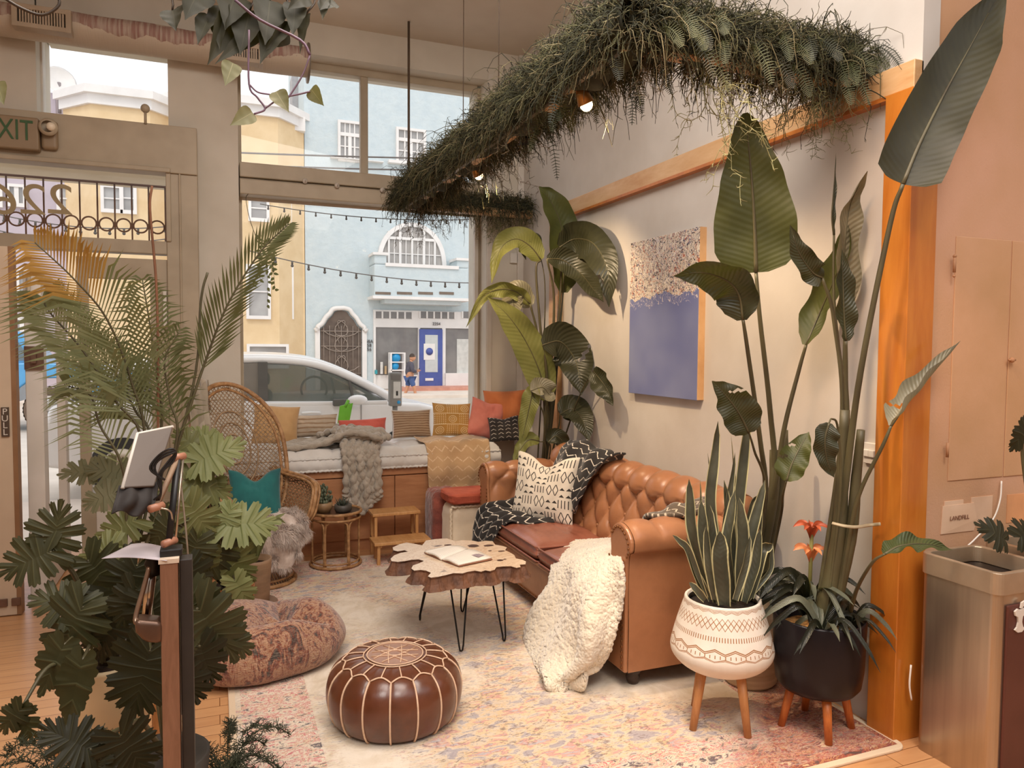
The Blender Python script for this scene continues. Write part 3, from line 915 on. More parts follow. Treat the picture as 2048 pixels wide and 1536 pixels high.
# overhead wires and bulb strings
WIRE = mat('wire', (110, 104, 100))
def sag(a, b, s_, n_=14):
    return [a.lerp(b, i / n_) - V((0, 0, s_ * 4 * (i / n_) * (1 - i / n_))) for i in range(n_ + 1)]
for i, (a, b) in enumerate((((-250, 265, 16), (1000, 318, 18)), ((-250, 290, 16), (1000, 342, 18)))):
    tag(MB().tube(sag(at(*a), at(*b), .1), .022, 4).build('overhead_wire', WIRE), ['upper overhead wire crossing the street', 'lower overhead wire crossing the street'][i], 'wire', 'overhead wires')
BULB = mat('dark_bulb', (90, 84, 78))
for i, (a, b, sg, nb, l) in enumerate((((500, 502, 12), (960, 566, 12), .12, 15, 'string of bulbs across the street in front of the blue house'),
                                     ((520, 408, 7.3), (960, 438, 7.3), .06, 15, 'string of bulbs under the awning edge at the window top'),
                                     ((-40, 420, 12), (345, 452, 12), .12, 13, 'string of bulbs seen through the door transom, the upper one'),
                                     ((-40, 452, 12), (345, 476, 12), .14, 13, 'string of bulbs seen through the door transom, the lower one'))):
    A, B_ = at(*a), at(*b)
    t_ = thing('bulb_string', l, 'string lights', A)
    pp = sag(A, B_, sg, 30)
    MB().tube(pp, .01 if a[2] > 9 else .005, 4).build('wire', WIRE, t_)
    for k in range(nb):
        f_ = (k + .5) / nb
        p = A.lerp(B_, f_) - V((0, 0, sg * 4 * f_ * (1 - f_)))
        s_ = .45 if a[2] < 9 else 1
        MB().tube([p, p - V((0, 0, .05 * s_))], .016 * s_, 5).ball(p - V((0, 0, .07 * s_)), .024 * s_, 8).build('bulb', BULB, t_)
# iron grille outside the transom
IRON = mat('iron_brown', (132, 96, 72), (120, 84, 62), .6, 6)
gy = 6.86
ig = thing('iron_grille', 'brown iron grille with a row of rings outside the door transom', 'grille', (at(170, 480, gy).x, gy, tz0))
zt3 = at(170, 362, gy).z; zr = at(170, 446, gy).z
b_ = MB().tube([(-2.6, gy, zt3), (gx1 + .1, gy, zt3)], .010, 6).tube([(-2.6, gy, tz0 - .02), (gx1 + .1, gy, tz0 - .02)], .01, 6)
xs = [at(px, 430, gy).x for px in (14, 50, 92, 130, 163, 198, 232, 266, 298, 331)]
sp = xs[-1] - xs[-2]
for x in [xs[-1] - i * (xs[-1] - xs[0]) / 9 for i in range(16)]:
    b_.tube([(x, gy, tz0 - .02), (x, gy, zt3)], .007, 5)
b_.build('bars', IRON, ig)
for i in range(15):
    xc = xs[-1] - (i + .5) * (xs[-1] - xs[0]) / 9
    rr = (xs[-1] - xs[0]) / 9 * .42
    MB().tube([V((xc + math.cos(t_) * rr, gy, zr + math.sin(t_) * rr)) for t_ in [2 * PI * k / 20 for k in range(20)]], .007, 5, closed=True).build('ring', IRON, ig)
# awning soffit seen above the door outside
tag(bx('awning', (-3.2, 7.0, at(170, 360, 7.6).z), (.0, 7.8, at(170, 360, 7.6).z + .16), mat('awning_cloth', (206, 192, 166), (198, 182, 154), .9, 3), bev=.01), 'cream awning edge outside above the door grille', 'awning')
# ------------------------------------------------------------ rug
n = NT('rug_pattern')
co = n.coord('Object')
xyz = n.sep(co)
big = n.noise(co, 1.15, 3, .55, .6)
mid = n.noise(co, 7, 4, .65, 1.0)
fine = n.noise(n.coord('Object', (26, 60, 1)), 1.6, 3, .7)
med = n.math('ABSOLUTE', n.math('SUBTRACT', n.noise(co, 3.2, 2, .5, 2.2), .5))
lines = n.math('ABSOLUTE', n.math('SUBTRACT', n.noise(n.coord('Object', (17, 40, 1)), 1, 2, .5, 1.5), .5))
# distance to the nearest edge for the border bands
ex_ = n.math('MINIMUM', n.math('SUBTRACT', xyz[0], .036), n.math('SUBTRACT', 2.567, xyz[0]))
ey_ = n.math('MINIMUM', n.math('SUBTRACT', xyz[1], 2.12), n.math('SUBTRACT', 5.62, xyz[1]))
edge = n.math('MINIMUM', ex_, ey_)
cream = n.mix(n.ramp(mid, [(.4, 0), (.65, 1)]), rgb(230, 214, 194), rgb(212, 192, 166))
cols = n.ramp(n.noise(n.coord('Object', (9, 20, 1)), 1, 5, .6, .5), [(0, rgb(150, 140, 150)), (.43, rgb(206, 184, 160)), (.5, rgb(212, 178, 130)), (.56, rgb(196, 128, 120)), (.62, rgb(172, 160, 168))], 'CONSTANT')
worn = n.ramp(n.math('ADD', n.math('MULTIPLY', big, .75), n.math('MULTIPLY', fine, .34)), [(.5, 0), (.60, 1)])
c = n.mix(n.math('MULTIPLY', worn, .72), cream, cols)
lm_ = n.math('MULTIPLY', n.math('LESS_THAN', lines, .03), n.ramp(fine, [(.48, 0), (.56, .6)]))
c = n.mix(n.math('MULTIPLY', lm_, worn), c, rgb(128, 112, 118))
l2 = n.math('MULTIPLY', n.math('MULTIPLY', n.math('LESS_THAN', med, .016), n.math('GREATER_THAN', big, .52)), n.ramp(fine, [(.47, 0), (.53, .6)]))
c = n.mix(l2, c, rgb(120, 96, 84))
# warm dense field near the right end
rt = n.ramp(n.math('ADD', n.math('SUBTRACT', xyz[0], n.math('MULTIPLY', xyz[1], .9)), n.math('MULTIPLY', big, .5)), [(.0, 0), (.16, 1)])
warm = n.ramp(n.noise(n.coord('Object', (9, 17, 1)), 1, 5, .75, 1), [(0, rgb(84, 46, 36)), (.42, rgb(150, 62, 38)), (.49, rgb(188, 128, 76)), (.53, rgb(132, 46, 36)), (.60, rgb(206, 168, 122))], 'CONSTANT')
c = n.mix(n.math('MULTIPLY', rt, .95), c, warm)
bl = n.ramp(n.noise(n.coord('Object', (12, 24, 1)), 1, 5, .75, 1), [(0, rgb(84, 72, 80)), (.42, rgb(224, 204, 180)), (.5, rgb(196, 84, 98)), (.54, rgb(222, 196, 162)), (.60, rgb(100, 80, 80))], 'CONSTANT')
bmask = n.math('MULTIPLY', n.math('MULTIPLY', n.math('GREATER_THAN', edge, .05), n.math('LESS_THAN', edge, .34)), n.ramp(fine, [(.40, 0), (.48, .9)]))
c = n.mix(n.math('MULTIPLY', bmask, n.math('SUBTRACT', 1, n.math('MULTIPLY', rt, .6))), c, bl)
c = n.mix(n.math('LESS_THAN', edge, .028), c, rgb(222, 196, 164))
n.base(c)
n.set(Roughness=.95, Sheen_Weight=.2)
n.bump(n.noise(co, 140, 2), .5, .004)
RUGM = n.m
rx0, rx1_, ry0, ry1_ = .036, 2.567, 2.12, 5.62
def rrect(x0, x1, y0, y1, r, z, k=6):
    o_ = []
    for cx_, cy_, a0 in ((x1 - r, y0 + r, -90), (x1 - r, y1 - r, 0), (x0 + r, y1 - r, 90), (x0 + r, y0 + r, 180)):
        for i in range(k + 1):
            a_ = math.radians(a0 + 90 * i / k)
            o_.append(V((cx_ + r * math.cos(a_), cy_ + r * math.sin(a_), z)))
    return o_
tag(MB().prism(rrect(rx0, rx1_, ry0, ry1_, .05, .001), (0, 0, .012)).build('area_rug', RUGM, bev=.004, smooth=False), 'large faded cream rug with worn pink and rust pattern under sofa and pouf', 'rug')

# ------------------------------------------------------------ leather sofa
LEA = NT('tan_leather')
co = LEA.coord('Object')
f = LEA.noise(co, 3, 5, .6)
LEA.base(LEA.ramp(f, [(.3, rgb(148, 98, 66)), (.5, rgb(168, 114, 78)), (.7, rgb(154, 102, 68))]))
LEA.set(Roughness=.36, Specular_IOR_Level=.55, Coat_Weight=.15, Coat_Roughness=.3)
LEA.bump(LEA.noise(co, 60, 4), .15, .004)
LEATHER = LEA.m
LEAC = mat('cushion_leather', (158, 98, 78), (136, 80, 62), .33, 5, 5, bump=.35, bscale=14, bdist=.012, coat=.2)
NAIL = mat('nail_brass', (150, 100, 60), (120, 76, 44), .35, 8, metal=.8)
X0, X1, Y0, Y1 = 1.735, 2.56, 2.93, 4.97
sofa = thing('leather_sofa', 'tan tufted leather sofa with rolled arms standing along the right wall', 'sofa', (2.1, 3.95, 0))
def tuft(a, b, sh):
    """a,b in lattice units -> (height 0..1)"""
    d1 = abs(math.sin(PI * (a + b) / 2)); d2 = abs(math.sin(PI * (a - b) / 2))
    return (d1 * d2) ** .42
AW = .135
def arm_prof(s_):   # offset from outer side toward inside (q), z ; s 0..1 from inner seat level over the roll to outer base
    P_ = [(.19, .40), (.165, .52), (.15, .64), (.155, .71), (.13, .765), (.075, .79), (.015, .775), (-.03, .73), (-.03, .675), (.005, .645), (.01, .5), (.008, .3), (.008, .1)]
    p = cat([V((a_, b_, 0)) for a_, b_ in P_], s_)
    return p.x, p.y
def make_arm(ybase, sgn, nm):
    def fn(u, v):
        x = X0 + .02 + (2.5 - X0) * u
        q, z = arm_prof(v)
        e = .002
        q2, z2 = arm_prof(min(v + e, 1)); q1, z1 = arm_prof(max(v - e, 0))
        dq, dz = q2 - q1, z2 - z1
        L = math.hypot(dq, dz) or 1
        nq, nz_ = dz / L, -dq / L
        h = 0
        if v < .62:
            a_ = (x - X0) / .085
            if v < .30:
                b_ = (v / .30) * 3
                h = tuft(a_, b_ + 1, 0)
            else:
                h = abs(math.sin(PI * a_ / 2)) ** .4
            w_ = sm(0, .05, u) * sm(.62, .5, v)
            d = .028 * (h - .6) * w_
        else:
            d = 0
        d += .004 * nz((x * 5, q * 5, z * 5), 1, 3)
        return V((x, ybase + sgn * (q + nq * d), z + nz_ * d))
    m_ = MB().grid(fn, 70, 80)
    # front face
    ring = [V((X0 + .02, ybase + sgn * arm_prof(i / 40)[0], arm_prof(i / 40)[1])) for i in range(41)] + [V((X0 + .02, ybase + sgn * .19, .1))]
    cap = [p + V((-.02, 0, 0)) for p in ring]
    a_ = m_.build('arm', LEATHER, sofa)
    MB().prism(cap, (.022, 0, 0)).build('arm_front', LEATHER, a_, bev=.008, smooth=False)
    nl = MB()
    path = [V((X0 - .004, ybase + sgn * (arm_prof(.22 + .68 * i / 60)[0] * .86 + .012), arm_prof(.22 + .68 * i / 60)[1] - .02 * (1 if i < 30 else 1))) for i in range(61)]
    path = [V((X0 - .004, ybase + sgn * .155, .12 + .5 * i / 20)) for i in range(21)] + path[8:44] + [V((X0 - .004, ybase + sgn * .03, .62 - .5 * i / 20)) for i in range(21)]
    acc = 0
    last = path[0]
    k = 0
    for p in path:
        if k == 0 or (p - last).length > .017:
            nl.ball(p, .0075, 6, (.6, 1, 1)); last = p
        k += 1
    nl.build('nail_trim', NAIL, a_)
make_arm(Y0, 1, 'near')
make_arm(Y1, -1, 'far')
# back
BP = [(2.19, .38), (2.215, .48), (2.25, .60), (2.275, .72), (2.275, .79), (2.30, .85), (2.36, .885), (2.43, .88), (2.475, .84), (2.475, .77), (2.44, .72), (2.45, .5), (2.45, .1)]
def backf(u, v):
    y = Y0 + .02 + (Y1 - Y0 - .04) * u
    p = cat([V((a_, b_, 0)) for a_, b_ in BP], v)
    p2 = cat([V((a_, b_, 0)) for a_, b_ in BP], min(v + .01, 1))
    t_ = (p2 - p)
    if t_.length < 1e-6: t_ = V((0, -1, 0))
    t_.normalize()
    nx, nz_ = -t_.y, t_.x
    a_ = (y - Y0) / .093
    d = 0
    if v < .66:
        if v < .34:
            d = tuft(a_, v / .34 * 4, 0)
        else:
            d = abs(math.sin(PI * a_ / 2)) ** .45
        d = .050 * (d - .55) * sm(.66, .5, v)
    return V((p.x + nx * d, y + .006 * nz((y * 6, v * 9, 0)), p.y + nz_ * d))
bks_ = MB().grid(backf, 200, 90)
for yy in (Y0 + .02, Y1 - .02):
    bks_.prism([V((p_.x, yy, p_.y)) for p_ in [cat([V((a_, b_, 0)) for a_, b_ in BP], i / 40) for i in range(41)]] + [V((2.3, yy, .1))], (0, .01 if yy < 4 else -.01, 0))
bks_.build('backrest', LEATHER, sofa)
bt = MB()
for r_ in range(3):
    for k in range(-1, 24):
        a_ = k * 1.0
        b_ = [0.0 + 1, 2, 3][r_]
        if (int(a_) + int(b_)) % 2: continue
        y = Y0 + a_ * .093
        if not (Y0 + .18 < y < Y1 - .18): continue
        p = cat([V((q_, w_, 0)) for q_, w_ in BP], b_ / 4 * .34)
        bt.ball((p.x + .018, y, p.y), .011, 8, (.6, 1, 1))
bt.build('buttons', LEATHER, sofa)
MB().box((X0 + .02, Y0 + .14, .1), (X1 - .14, Y1 - .14, .33)).build('seat_base', LEATHER, sofa, bev=.02)
MB().box((X0 + .005, Y0 + .16, .315), (X0 + .06, Y1 - .16, .335)).build('base_welt', LEATHER, sofa, bev=.008)
nl = MB()
for k in range(86):
    nl.ball((X0 + .016, Y0 + .22 + k * .0185, .122), .0065, 6, (.6, 1, 1))
nl.build('nail_trim', NAIL, sofa)
def cushion(x0, x1, y0, y1, z0, z1, seed):
    def fn(u, v):
        a_ = u * 2 - 1; th = v * 2 * PI
        return None
    m_ = MB()
    def top(u, v):
        s_, t_ = u * 2 - 1, v * 2 - 1
        ed = (1 - abs(s_) ** 6) * (1 - abs(t_) ** 6)
        z = (z0 + z1) / 2 + (z1 - z0) / 2 * ed ** .35 + .022 * (1 - s_ * s_) * (1 - t_ * t_) + .008 * nz((u * 5, v * 5, seed)) * ed + .006 * nz((u * 14, v * 4, seed + 3)) * ed
        return V(((x0 + x1) / 2 + (x1 - x0) / 2 * s_, (y0 + y1) / 2 + (y1 - y0) / 2 * t_, z))
    def bot(u, v):
        p = top(u, v); s_, t_ = u * 2 - 1, v * 2 - 1
        ed = (1 - abs(s_) ** 6) * (1 - abs(t_) ** 6)
        return V((p.x, p.y, (z0 + z1) / 2 - (z1 - z0) / 2 * ed ** .35))
    m_.grid(top, 50, 50).grid(bot, 50, 50, flip=True)
    c_ = m_.build('seat_cushion', LEAC, sofa)
    pp = []
    for z in (z0 + .018, z1 - .012):
        pts_ = rrect(x0 + .004, x1 - .004, y0 + .004, y1 - .004, .02, z, 4)
        MB().tube(pts_, .006, 6, closed=True).build('piping', LEAC, c_)
ym = (Y0 + .17 + Y1 - .17) / 2
cushion(X0 + .0, 2.24, Y0 + .17, ym, .325, .44, 1)
cushion(X0 + .0, 2.24, ym + .005, Y1 - .17, .325, .44, 5)
DKW = wood('dark_wood', (66, 40, 26), (44, 26, 18), .35, (1, 1, 4), 5)
for fx in (X0 + .09, X1 - .17):
    for fy in (Y0 + .08, Y1 - .09):
        MB().lathe([(.0, .013), (.022, .013), (.03, .025), (.034, .042), (.028, .058), (.036, .07), (.045, .085), (.048, .105), (0, .105)], (fx, fy, 0), 18).build('foot', DKW, sofa)

# ------------------------------------------------------------ fabrics
def fabric(name, c1, c2=None, weave=220, bump=.3, rough=.9, sheen=.3, scale=5):
    return mat(name, c1, c2, rough, scale, 4, bump=bump, bscale=weave, bdist=.002, sheen=sheen)
def uvpat(name, basec, inkc, fn, weave=200, base2=None, rough=.9):
    """fabric printed with a pattern worked out from the cloth's own UV"""
    if name in MATS: return MATS[name]
    n_ = NT(name)
    uv = n_.coord('UV')
    s_ = n_.sep(uv)
    k_ = fn(n_, s_[0], s_[1], uv)
    b_ = n_.ramp(n_.noise(n_.coord('Object'), 7, 3), [(.35, rgb(*basec)), (.65, rgb(*(base2 or tuple(int(c_ * .92) for c_ in basec))))])
    n_.base(n_.mix(k_, b_, rgb(*inkc)))
    n_.set(Roughness=rough, Sheen_Weight=.3)
    n_.bump(n_.noise(n_.coord('Object'), weave, 2), .35, .002)
    MATS[name] = n_.m
    return n_.m
def fr(n_, x, k):      # fract(x*k)
    return n_.math('FRACT', n_.math('MULTIPLY', x, k))
def chevron(ku, kv, th, amp=.5, gap=0.0):
    def fn(n_, u, v, uv):
        a_ = n_.math('ABSOLUTE', n_.math('SUBTRACT', fr(n_, u, ku), .5))
        z_ = n_.math('FRACT', n_.math('ADD', n_.math('MULTIPLY', v, kv), n_.math('MULTIPLY', a_, amp * 2)))
        l_ = n_.math('LESS_THAN', z_, th)
        g_ = n_.math('GREATER_THAN', n_.noise(uv, 40, 1), .40)
        if gap:
            l_ = n_.math('MULTIPLY', l_, n_.math('LESS_THAN', a_, gap))
        return n_.math('MULTIPLY', l_, g_)
    return fn
def mudcloth(n_, u, v, uv):
    """cells alternating bars, diamonds and dots"""
    U, W = n_.math('MULTIPLY', u, 5), n_.math('MULTIPLY', v, 5)
    cu, cv = n_.math('FLOOR', U), n_.math('FLOOR', W)
    fu, fv = n_.math('FRACT', U), n_.math('FRACT', W)
    sel = n_.math('MODULO', n_.math('ADD', cu, n_.math('MULTIPLY', cv, 2)), 3)
    au = n_.math('ABSOLUTE', n_.math('SUBTRACT', fu, .5)); av = n_.math('ABSOLUTE', n_.math('SUBTRACT', fv, .5))
    bars = n_.math('MULTIPLY', n_.math('LESS_THAN', n_.math('FRACT', n_.math('MULTIPLY', fu, 4)), .28), n_.math('LESS_THAN', av, .3))
    dd_ = n_.math('ABSOLUTE', n_.math('SUBTRACT', n_.math('ADD', n_.math('ABSOLUTE', n_.math('SUBTRACT', n_.math('FRACT', n_.math('MULTIPLY', fu, 2)), .5)), n_.math('MULTIPLY', av, .9)), .4))
    dia = n_.math('MULTIPLY', n_.math('LESS_THAN', dd_, .07), n_.math('LESS_THAN', av, .42))
    tri = n_.math('MULTIPLY', n_.math('LESS_THAN', n_.math('ADD', n_.math('ABSOLUTE', n_.math('SUBTRACT', n_.math('FRACT', n_.math('MULTIPLY', fu, 2)), .5)), n_.math('FRACT', n_.math('MULTIPLY', fv, 2))), .42), 1)
    k_ = n_.math('ADD', n_.math('MULTIPLY', bars, n_.math('LESS_THAN', sel, .5)), n_.math('MULTIPLY', dia, n_.math('MULTIPLY', n_.math('GREATER_THAN', sel, .5), n_.math('LESS_THAN', sel, 1.5))))
    return n_.math('ADD', k_, n_.math('MULTIPLY', tri, n_.math('GREATER_THAN', sel, 1.5)), clamp=True)
def mustard_pat(n_, u, v, uv):
    U, W = n_.math('MULTIPLY', u, 3), n_.math('MULTIPLY', v, 3)
    cu, cv = n_.math('FLOOR', U), n_.math('FLOOR', W)
    fu, fv = n_.math('SUBTRACT', n_.math('FRACT', U), .5), n_.math('SUBTRACT', n_.math('FRACT', W), .5)
    sel = n_.math('MODULO', n_.math('ADD', cu, cv), 2)
    r_ = n_.math('SQRT', n_.math('ADD', n_.math('POWER', n_.math('ABSOLUTE', fu), 2), n_.math('POWER', n_.math('ABSOLUTE', fv), 2)))
    rings = n_.math('MULTIPLY', n_.math('LESS_THAN', n_.math('FRACT', n_.math('MULTIPLY', r_, 7)), .35), n_.math('LESS_THAN', r_, .43))
    du_, dv_ = n_.math('SUBTRACT', fr(n_, u, 18), .5), n_.math('SUBTRACT', fr(n_, v, 18), .5)
    dots = n_.math('MULTIPLY', n_.math('LESS_THAN', n_.math('ABSOLUTE', du_), .22), n_.math('LESS_THAN', n_.math('ABSOLUTE', dv_), .22))
    bars = n_.math('LESS_THAN', n_.math('ABSOLUTE', n_.math('SUBTRACT', n_.math('FRACT', W), .02)), .05)
    k_ = n_.math('ADD', n_.math('MULTIPLY', rings, n_.math('LESS_THAN', sel, .5)), n_.math('MULTIPLY', dots, n_.math('GREATER_THAN', sel, .5)))
    return n_.math('MULTIPLY', n_.math('ADD', k_, bars, clamp=True), .9)
def stripes(k, th, amt=1.0):
    def fn(n_, u, v, uv):
        return n_.math('MULTIPLY', n_.math('LESS_THAN', n_.math('FRACT', n_.math('ADD', n_.math('MULTIPLY', v, k), n_.math('MULTIPLY', n_.noise(uv, 3, 2), .5))), th), amt)
    return fn

def pillow(name, label, cat_, c, w, h, t, nrm, up, m_, chop=0, seed=0, group=None, piping=None, z_rest=None, wrinkle=.012):
    c = V(c); N_ = V(nrm).normalized(); U_ = V(up); U_ = (U_ - N_ * U_.dot(N_)).normalized(); R_ = U_.cross(N_)
    def mk(sg):
        def fn(u, v):
            s_, q_ = u * 2 - 1, v * 2 - 1
            x = s_ * w / 2 * (1 - .07 * (1 - q_ * q_)); y = q_ * h / 2 * (1 - .07 * (1 - s_ * s_))
            ed = max((1 - s_ ** 2) * (1 - q_ ** 2), 0)
            th = t / 2 * ed ** .42
            if chop and q_ > -.3:
                k_ = math.exp(-(s_ / .42) ** 2) * ((q_ + .3) / 1.3) ** 1.5
                y -= chop * h * k_
                th *= 1 - .35 * k_
            th += wrinkle * nz((s_ * 2.2, q_ * 2.2, seed)) * ed ** .5 + wrinkle * .5 * nz((s_ * 7, q_ * 3, seed + 9)) * ed ** .5
            return c + R_ * x + U_ * y + N_ * th * sg
        return fn
    m2 = MB().grid(mk(1), 36, 36).grid(mk(-1), 36, 36, flip=True)
    o = tag(m2.build(name, m_), label, cat_, group)
    if piping:
        f_ = mk(0)
        pts_ = [f_(i / 12, 0) for i in range(12)] + [f_(1, i / 12) for i in range(12)] + [f_(1 - i / 12, 1) for i in range(12)] + [f_(0, 1 - i / 12) for i in range(12)]
        MB().tube(pts_, .006, 5, closed=True).build('piping', piping, o)
    return o
def loft(rows, nu, nv, disp=0, dscale=6, seed=0, fold=None, up=None):
    """rows: list of lists of points; u along a row, v down the rows"""
    rows = [[V(p) for p in r_] for r_ in rows]
    def raw(u, v):
        return cat([cat(r_, u) for r_ in rows], v)
    def fn(u, v):
        p = raw(u, v)
        if disp or fold:
            e = .01
            a_ = raw(min(u + e, 1), v) - raw(max(u - e, 0), v); b_ = raw(u, min(v + e, 1)) - raw(u, max(v - e, 0))
            n_ = a_.cross(b_)
            if n_.length > 1e-9:
                n_.normalize()
                d = disp * nz(p, dscale, seed)
                if fold: d += fold(u, v)
                p = p + n_ * d
        return p
    return MB().grid(fn, nu, nv)

# patterned white pillow on the sofa
mudw = uvpat('white_mudcloth', (232, 222, 206), (52, 46, 42), mudcloth)
pc = at(1112, 975, 4.52)
pillow('throw_pillow', 'white pillow with black geometric marks and a dented top on the sofa', 'pillow', (2.03, 4.50, .665), .45, .46, .16, (-.72, -.66, .18), (.12, .06, 1), mudw, chop=.16, seed=3)
# black throw: over the back, and over the arm end of the seat
BLK = uvpat('black_mudcloth', (42, 38, 37), (222, 212, 198), chevron(9, 8, .13, .5), base2=(34, 31, 30))
thr = loft([[(2.36, 4.78, .93), (2.38, 4.5, .95), (2.37, 4.2, .93), (2.37, 4.02, .91)],
            [(2.27, 4.78, .90), (2.28, 4.5, .90), (2.27, 4.24, .90), (2.27, 4.06, .89)],
            [(2.21, 4.76, .80), (2.21, 4.5, .80), (2.21, 4.26, .80), (2.22, 4.14, .81)],
            [(2.18, 4.74, .66), (2.18, 4.5, .66), (2.18, 4.3, .67), (2.19, 4.2, .70)],
            [(2.14, 4.72, .52), (2.14, 4.5, .5), (2.14, 4.34, .52), (2.16, 4.28, .56)]], 60, 60, .03, 9, 2, lambda u, v: .022 * math.sin(u * 17 + v * 2))
th_ = tag(thr.build('throw_blanket', BLK, solid=.012, off=0), 'black throw with white zigzag marks draped over the back of the sofa', 'throw')
rows = [[(2.05, 4.83, .60), (2.02, 4.7, .48), (2.02, 4.5, .478), (2.04, 4.36, .475)],
        [(1.90, 4.84, .56), (1.90, 4.72, .485), (1.90, 4.52, .485), (1.90, 4.40, .48)],
        [(1.78, 4.84, .54), (1.76, 4.74, .49), (1.76, 4.58, .485), (1.77, 4.48, .47)],
        [(1.70, 4.86, .47), (1.70, 4.76, .45), (1.70, 4.62, .43), (1.71, 4.54, .41)],
        [(1.69, 4.90, .34), (1.67, 4.80, .34), (1.67, 4.68, .33), (1.69, 4.58, .31)],
        [(1.69, 4.93, .24), (1.66, 4.83, .23), (1.67, 4.72, .24), (1.69, 4.63, .24)]]
tag(loft(rows, 60, 70, .02, 12, 4, lambda u, v: .016 * math.sin(u * 26 + v * 3)).build('throw_blanket', BLK, solid=.012, off=0), 'black throw with white zigzag marks hanging off the far end of the sofa seat', 'throw')
# folded dark throw on the near arm (partly behind the snake plant)
tag(loft([[(2.30, 3.22, .80), (2.30, 3.1, .835), (2.30, 3.0, .83)], [(2.2, 3.2, .78), (2.18, 3.08, .83), (2.2, 2.98, .81)], [(2.08, 3.2, .74), (2.06, 3.08, .82), (2.1, 2.97, .80)], [(1.98, 3.17, .73), (1.96, 3.1, .79), (2.0, 2.99, .80)]], 30, 30, .03, 10, 6).build('throw_blanket', uvpat('dark_zigzag', (92, 78, 62), (206, 190, 166), chevron(6, 6, .16, .5)), solid=.02, off=0), 'dark zigzag throw bundled on the near sofa arm behind the snake plant', 'throw')

# cream sherpa blanket
SH = NT('sherpa')
co = SH.coord('Object')
vo = SH.n('TexVoronoi', i_Vector=co, i_Scale=75.0)
SH.base(SH.ramp(SH.noise(co, 9, 4), [(.3, rgb(232, 220, 198)), (.7, rgb(220, 204, 178))]))
SH.set(Roughness=1, Sheen_Weight=.6, Sheen_Roughness=.6)
SH.bump(SH.math('ADD', SH.math('MULTIPLY', vo.outputs['Distance'], -1.2), SH.math('MULTIPLY', SH.noise(co, 160, 2), .3)), .55, .006)
def sx(px, py, x): return atx(px, py, x)
rows = [[sx(1150, 1083, 2.02), sx(1195, 1080, 2.1), sx(1243, 1078, 2.10)],
        [sx(1118, 1108, 1.84), sx(1170, 1098, 1.86), sx(1244, 1094, 1.88)],
        [sx(1104, 1138, 1.73), sx(1160, 1122, 1.70), sx(1242, 1120, 1.72)],
        [sx(1100, 1172, 1.68), sx(1160, 1160, 1.62), sx(1240, 1158, 1.68)],
        [sx(1078, 1216, 1.64), sx(1150, 1210, 1.57), sx(1237, 1205, 1.67)],
        [sx(1064, 1262, 1.60), sx(1145, 1262, 1.53), sx(1234, 1252, 1.67)],
        [sx(1064, 1300, 1.55), sx(1140, 1312, 1.50), sx(1222, 1292, 1.67)],
        [sx(1072, 1330, 1.48), sx(1130, 1350, 1.47), sx(1198, 1318, 1.66)],
        [atz(1086, 1356, .035), atz(1125, 1368, .05), atz(1172, 1350, .09)],
        [atz(1094, 1374, .012), atz(1125, 1382, .014), atz(1160, 1372, .02)]]
def shf(u, v):
    k_ = sm(.15, .5, v)
    return k_ * (.030 * math.sin(u * 9.5 - v * 5 + .6) + .016 * math.sin(u * 19 + v * 7)) * (1 - .5 * sm(.9, 1, v))
sb = loft(rows, 150, 220, .006, 45, 8, lambda u, v: shf(u, v) + .005 * nz((u * 60, v * 90, 2), 1, 1))
tag(sb.build('sherpa_blanket', SH.m, solid=.022, off=0), 'cream fleece blanket spilling from the sofa seat onto the rug', 'blanket')

# ------------------------------------------------------------ coffee table
TZ = .475
out = [(72, 668), (110, 650), (150, 640), (200, 648), (240, 656), (262, 628), (320, 620), (380, 616), (430, 632), (470, 626), (520, 628), (560, 636), (600, 630), (640, 632), (655, 652), (700, 660), (722, 668), (712, 684), (735, 694), (765, 712), (772, 730), (810, 738), (830, 748), (828, 764), (795, 766), (800, 780), (776, 784), (745, 775), (700, 776), (662, 780), (652, 795), (625, 803), (600, 798), (575, 806), (540, 800), (500, 806), (470, 816), (420, 814), (380, 824), (330, 835), (290, 840), (272, 832), (290, 812), (262, 800), (230, 796), (195, 800), (178, 788), (188, 770), (222, 758), (250, 745), (220, 736), (180, 738), (140, 746), (100, 750), (66, 746), (60, 732), (82, 712), (120, 698), (160, 692), (140, 684), (100, 690), (76, 684)]
op = []
for x, y in out:
    op.append(atz(760 + x * .35158, 860 + y * .35158, TZ))
ct = thing('coffee_table', 'live edge teak slab coffee table on black hairpin legs', 'table', (1.22, 3.9, 0))
TT = NT('teak_slab')
co = TT.coord('Object')
q_ = TT.noise(co, 4, 4, .6, 2.5)
rg = TT.math('FRACT', TT.math('MULTIPLY', q_, 9))
c = TT.ramp(rg, [(0, rgb(216, 186, 154)), (.5, rgb(228, 204, 176)), (1, rgb(202, 164, 128))])
c = TT.mix(TT.ramp(TT.noise(co, 11, 2, .5, .5), [(.66, 0), (.72, 1)]), c, rgb(92, 56, 38))
TT.base(c)
TT.set(Roughness=.3, Coat_Weight=.35, Coat_Roughness=.2)
BARK = mat('bark_edge', (120, 78, 52), (78, 48, 32), .7, 14, 5, bump=.9, bscale=22, bdist=.02, stretch=(1, 1, .5))
mt = MB()
N = len(op)
dense = []
for i in range(N):
    dense.append(op[i]); dense.append((op[i] + op[(i + 1) % N]) / 2 + V((.003 * nz((i, 0, 0), 3), .003 * nz((0, i, 0), 3), 0)))
N = len(dense)
cen = sum(dense, V()) / N
mt.add(dense, [tuple(range(N))])
mt.cur = 1
lv = []
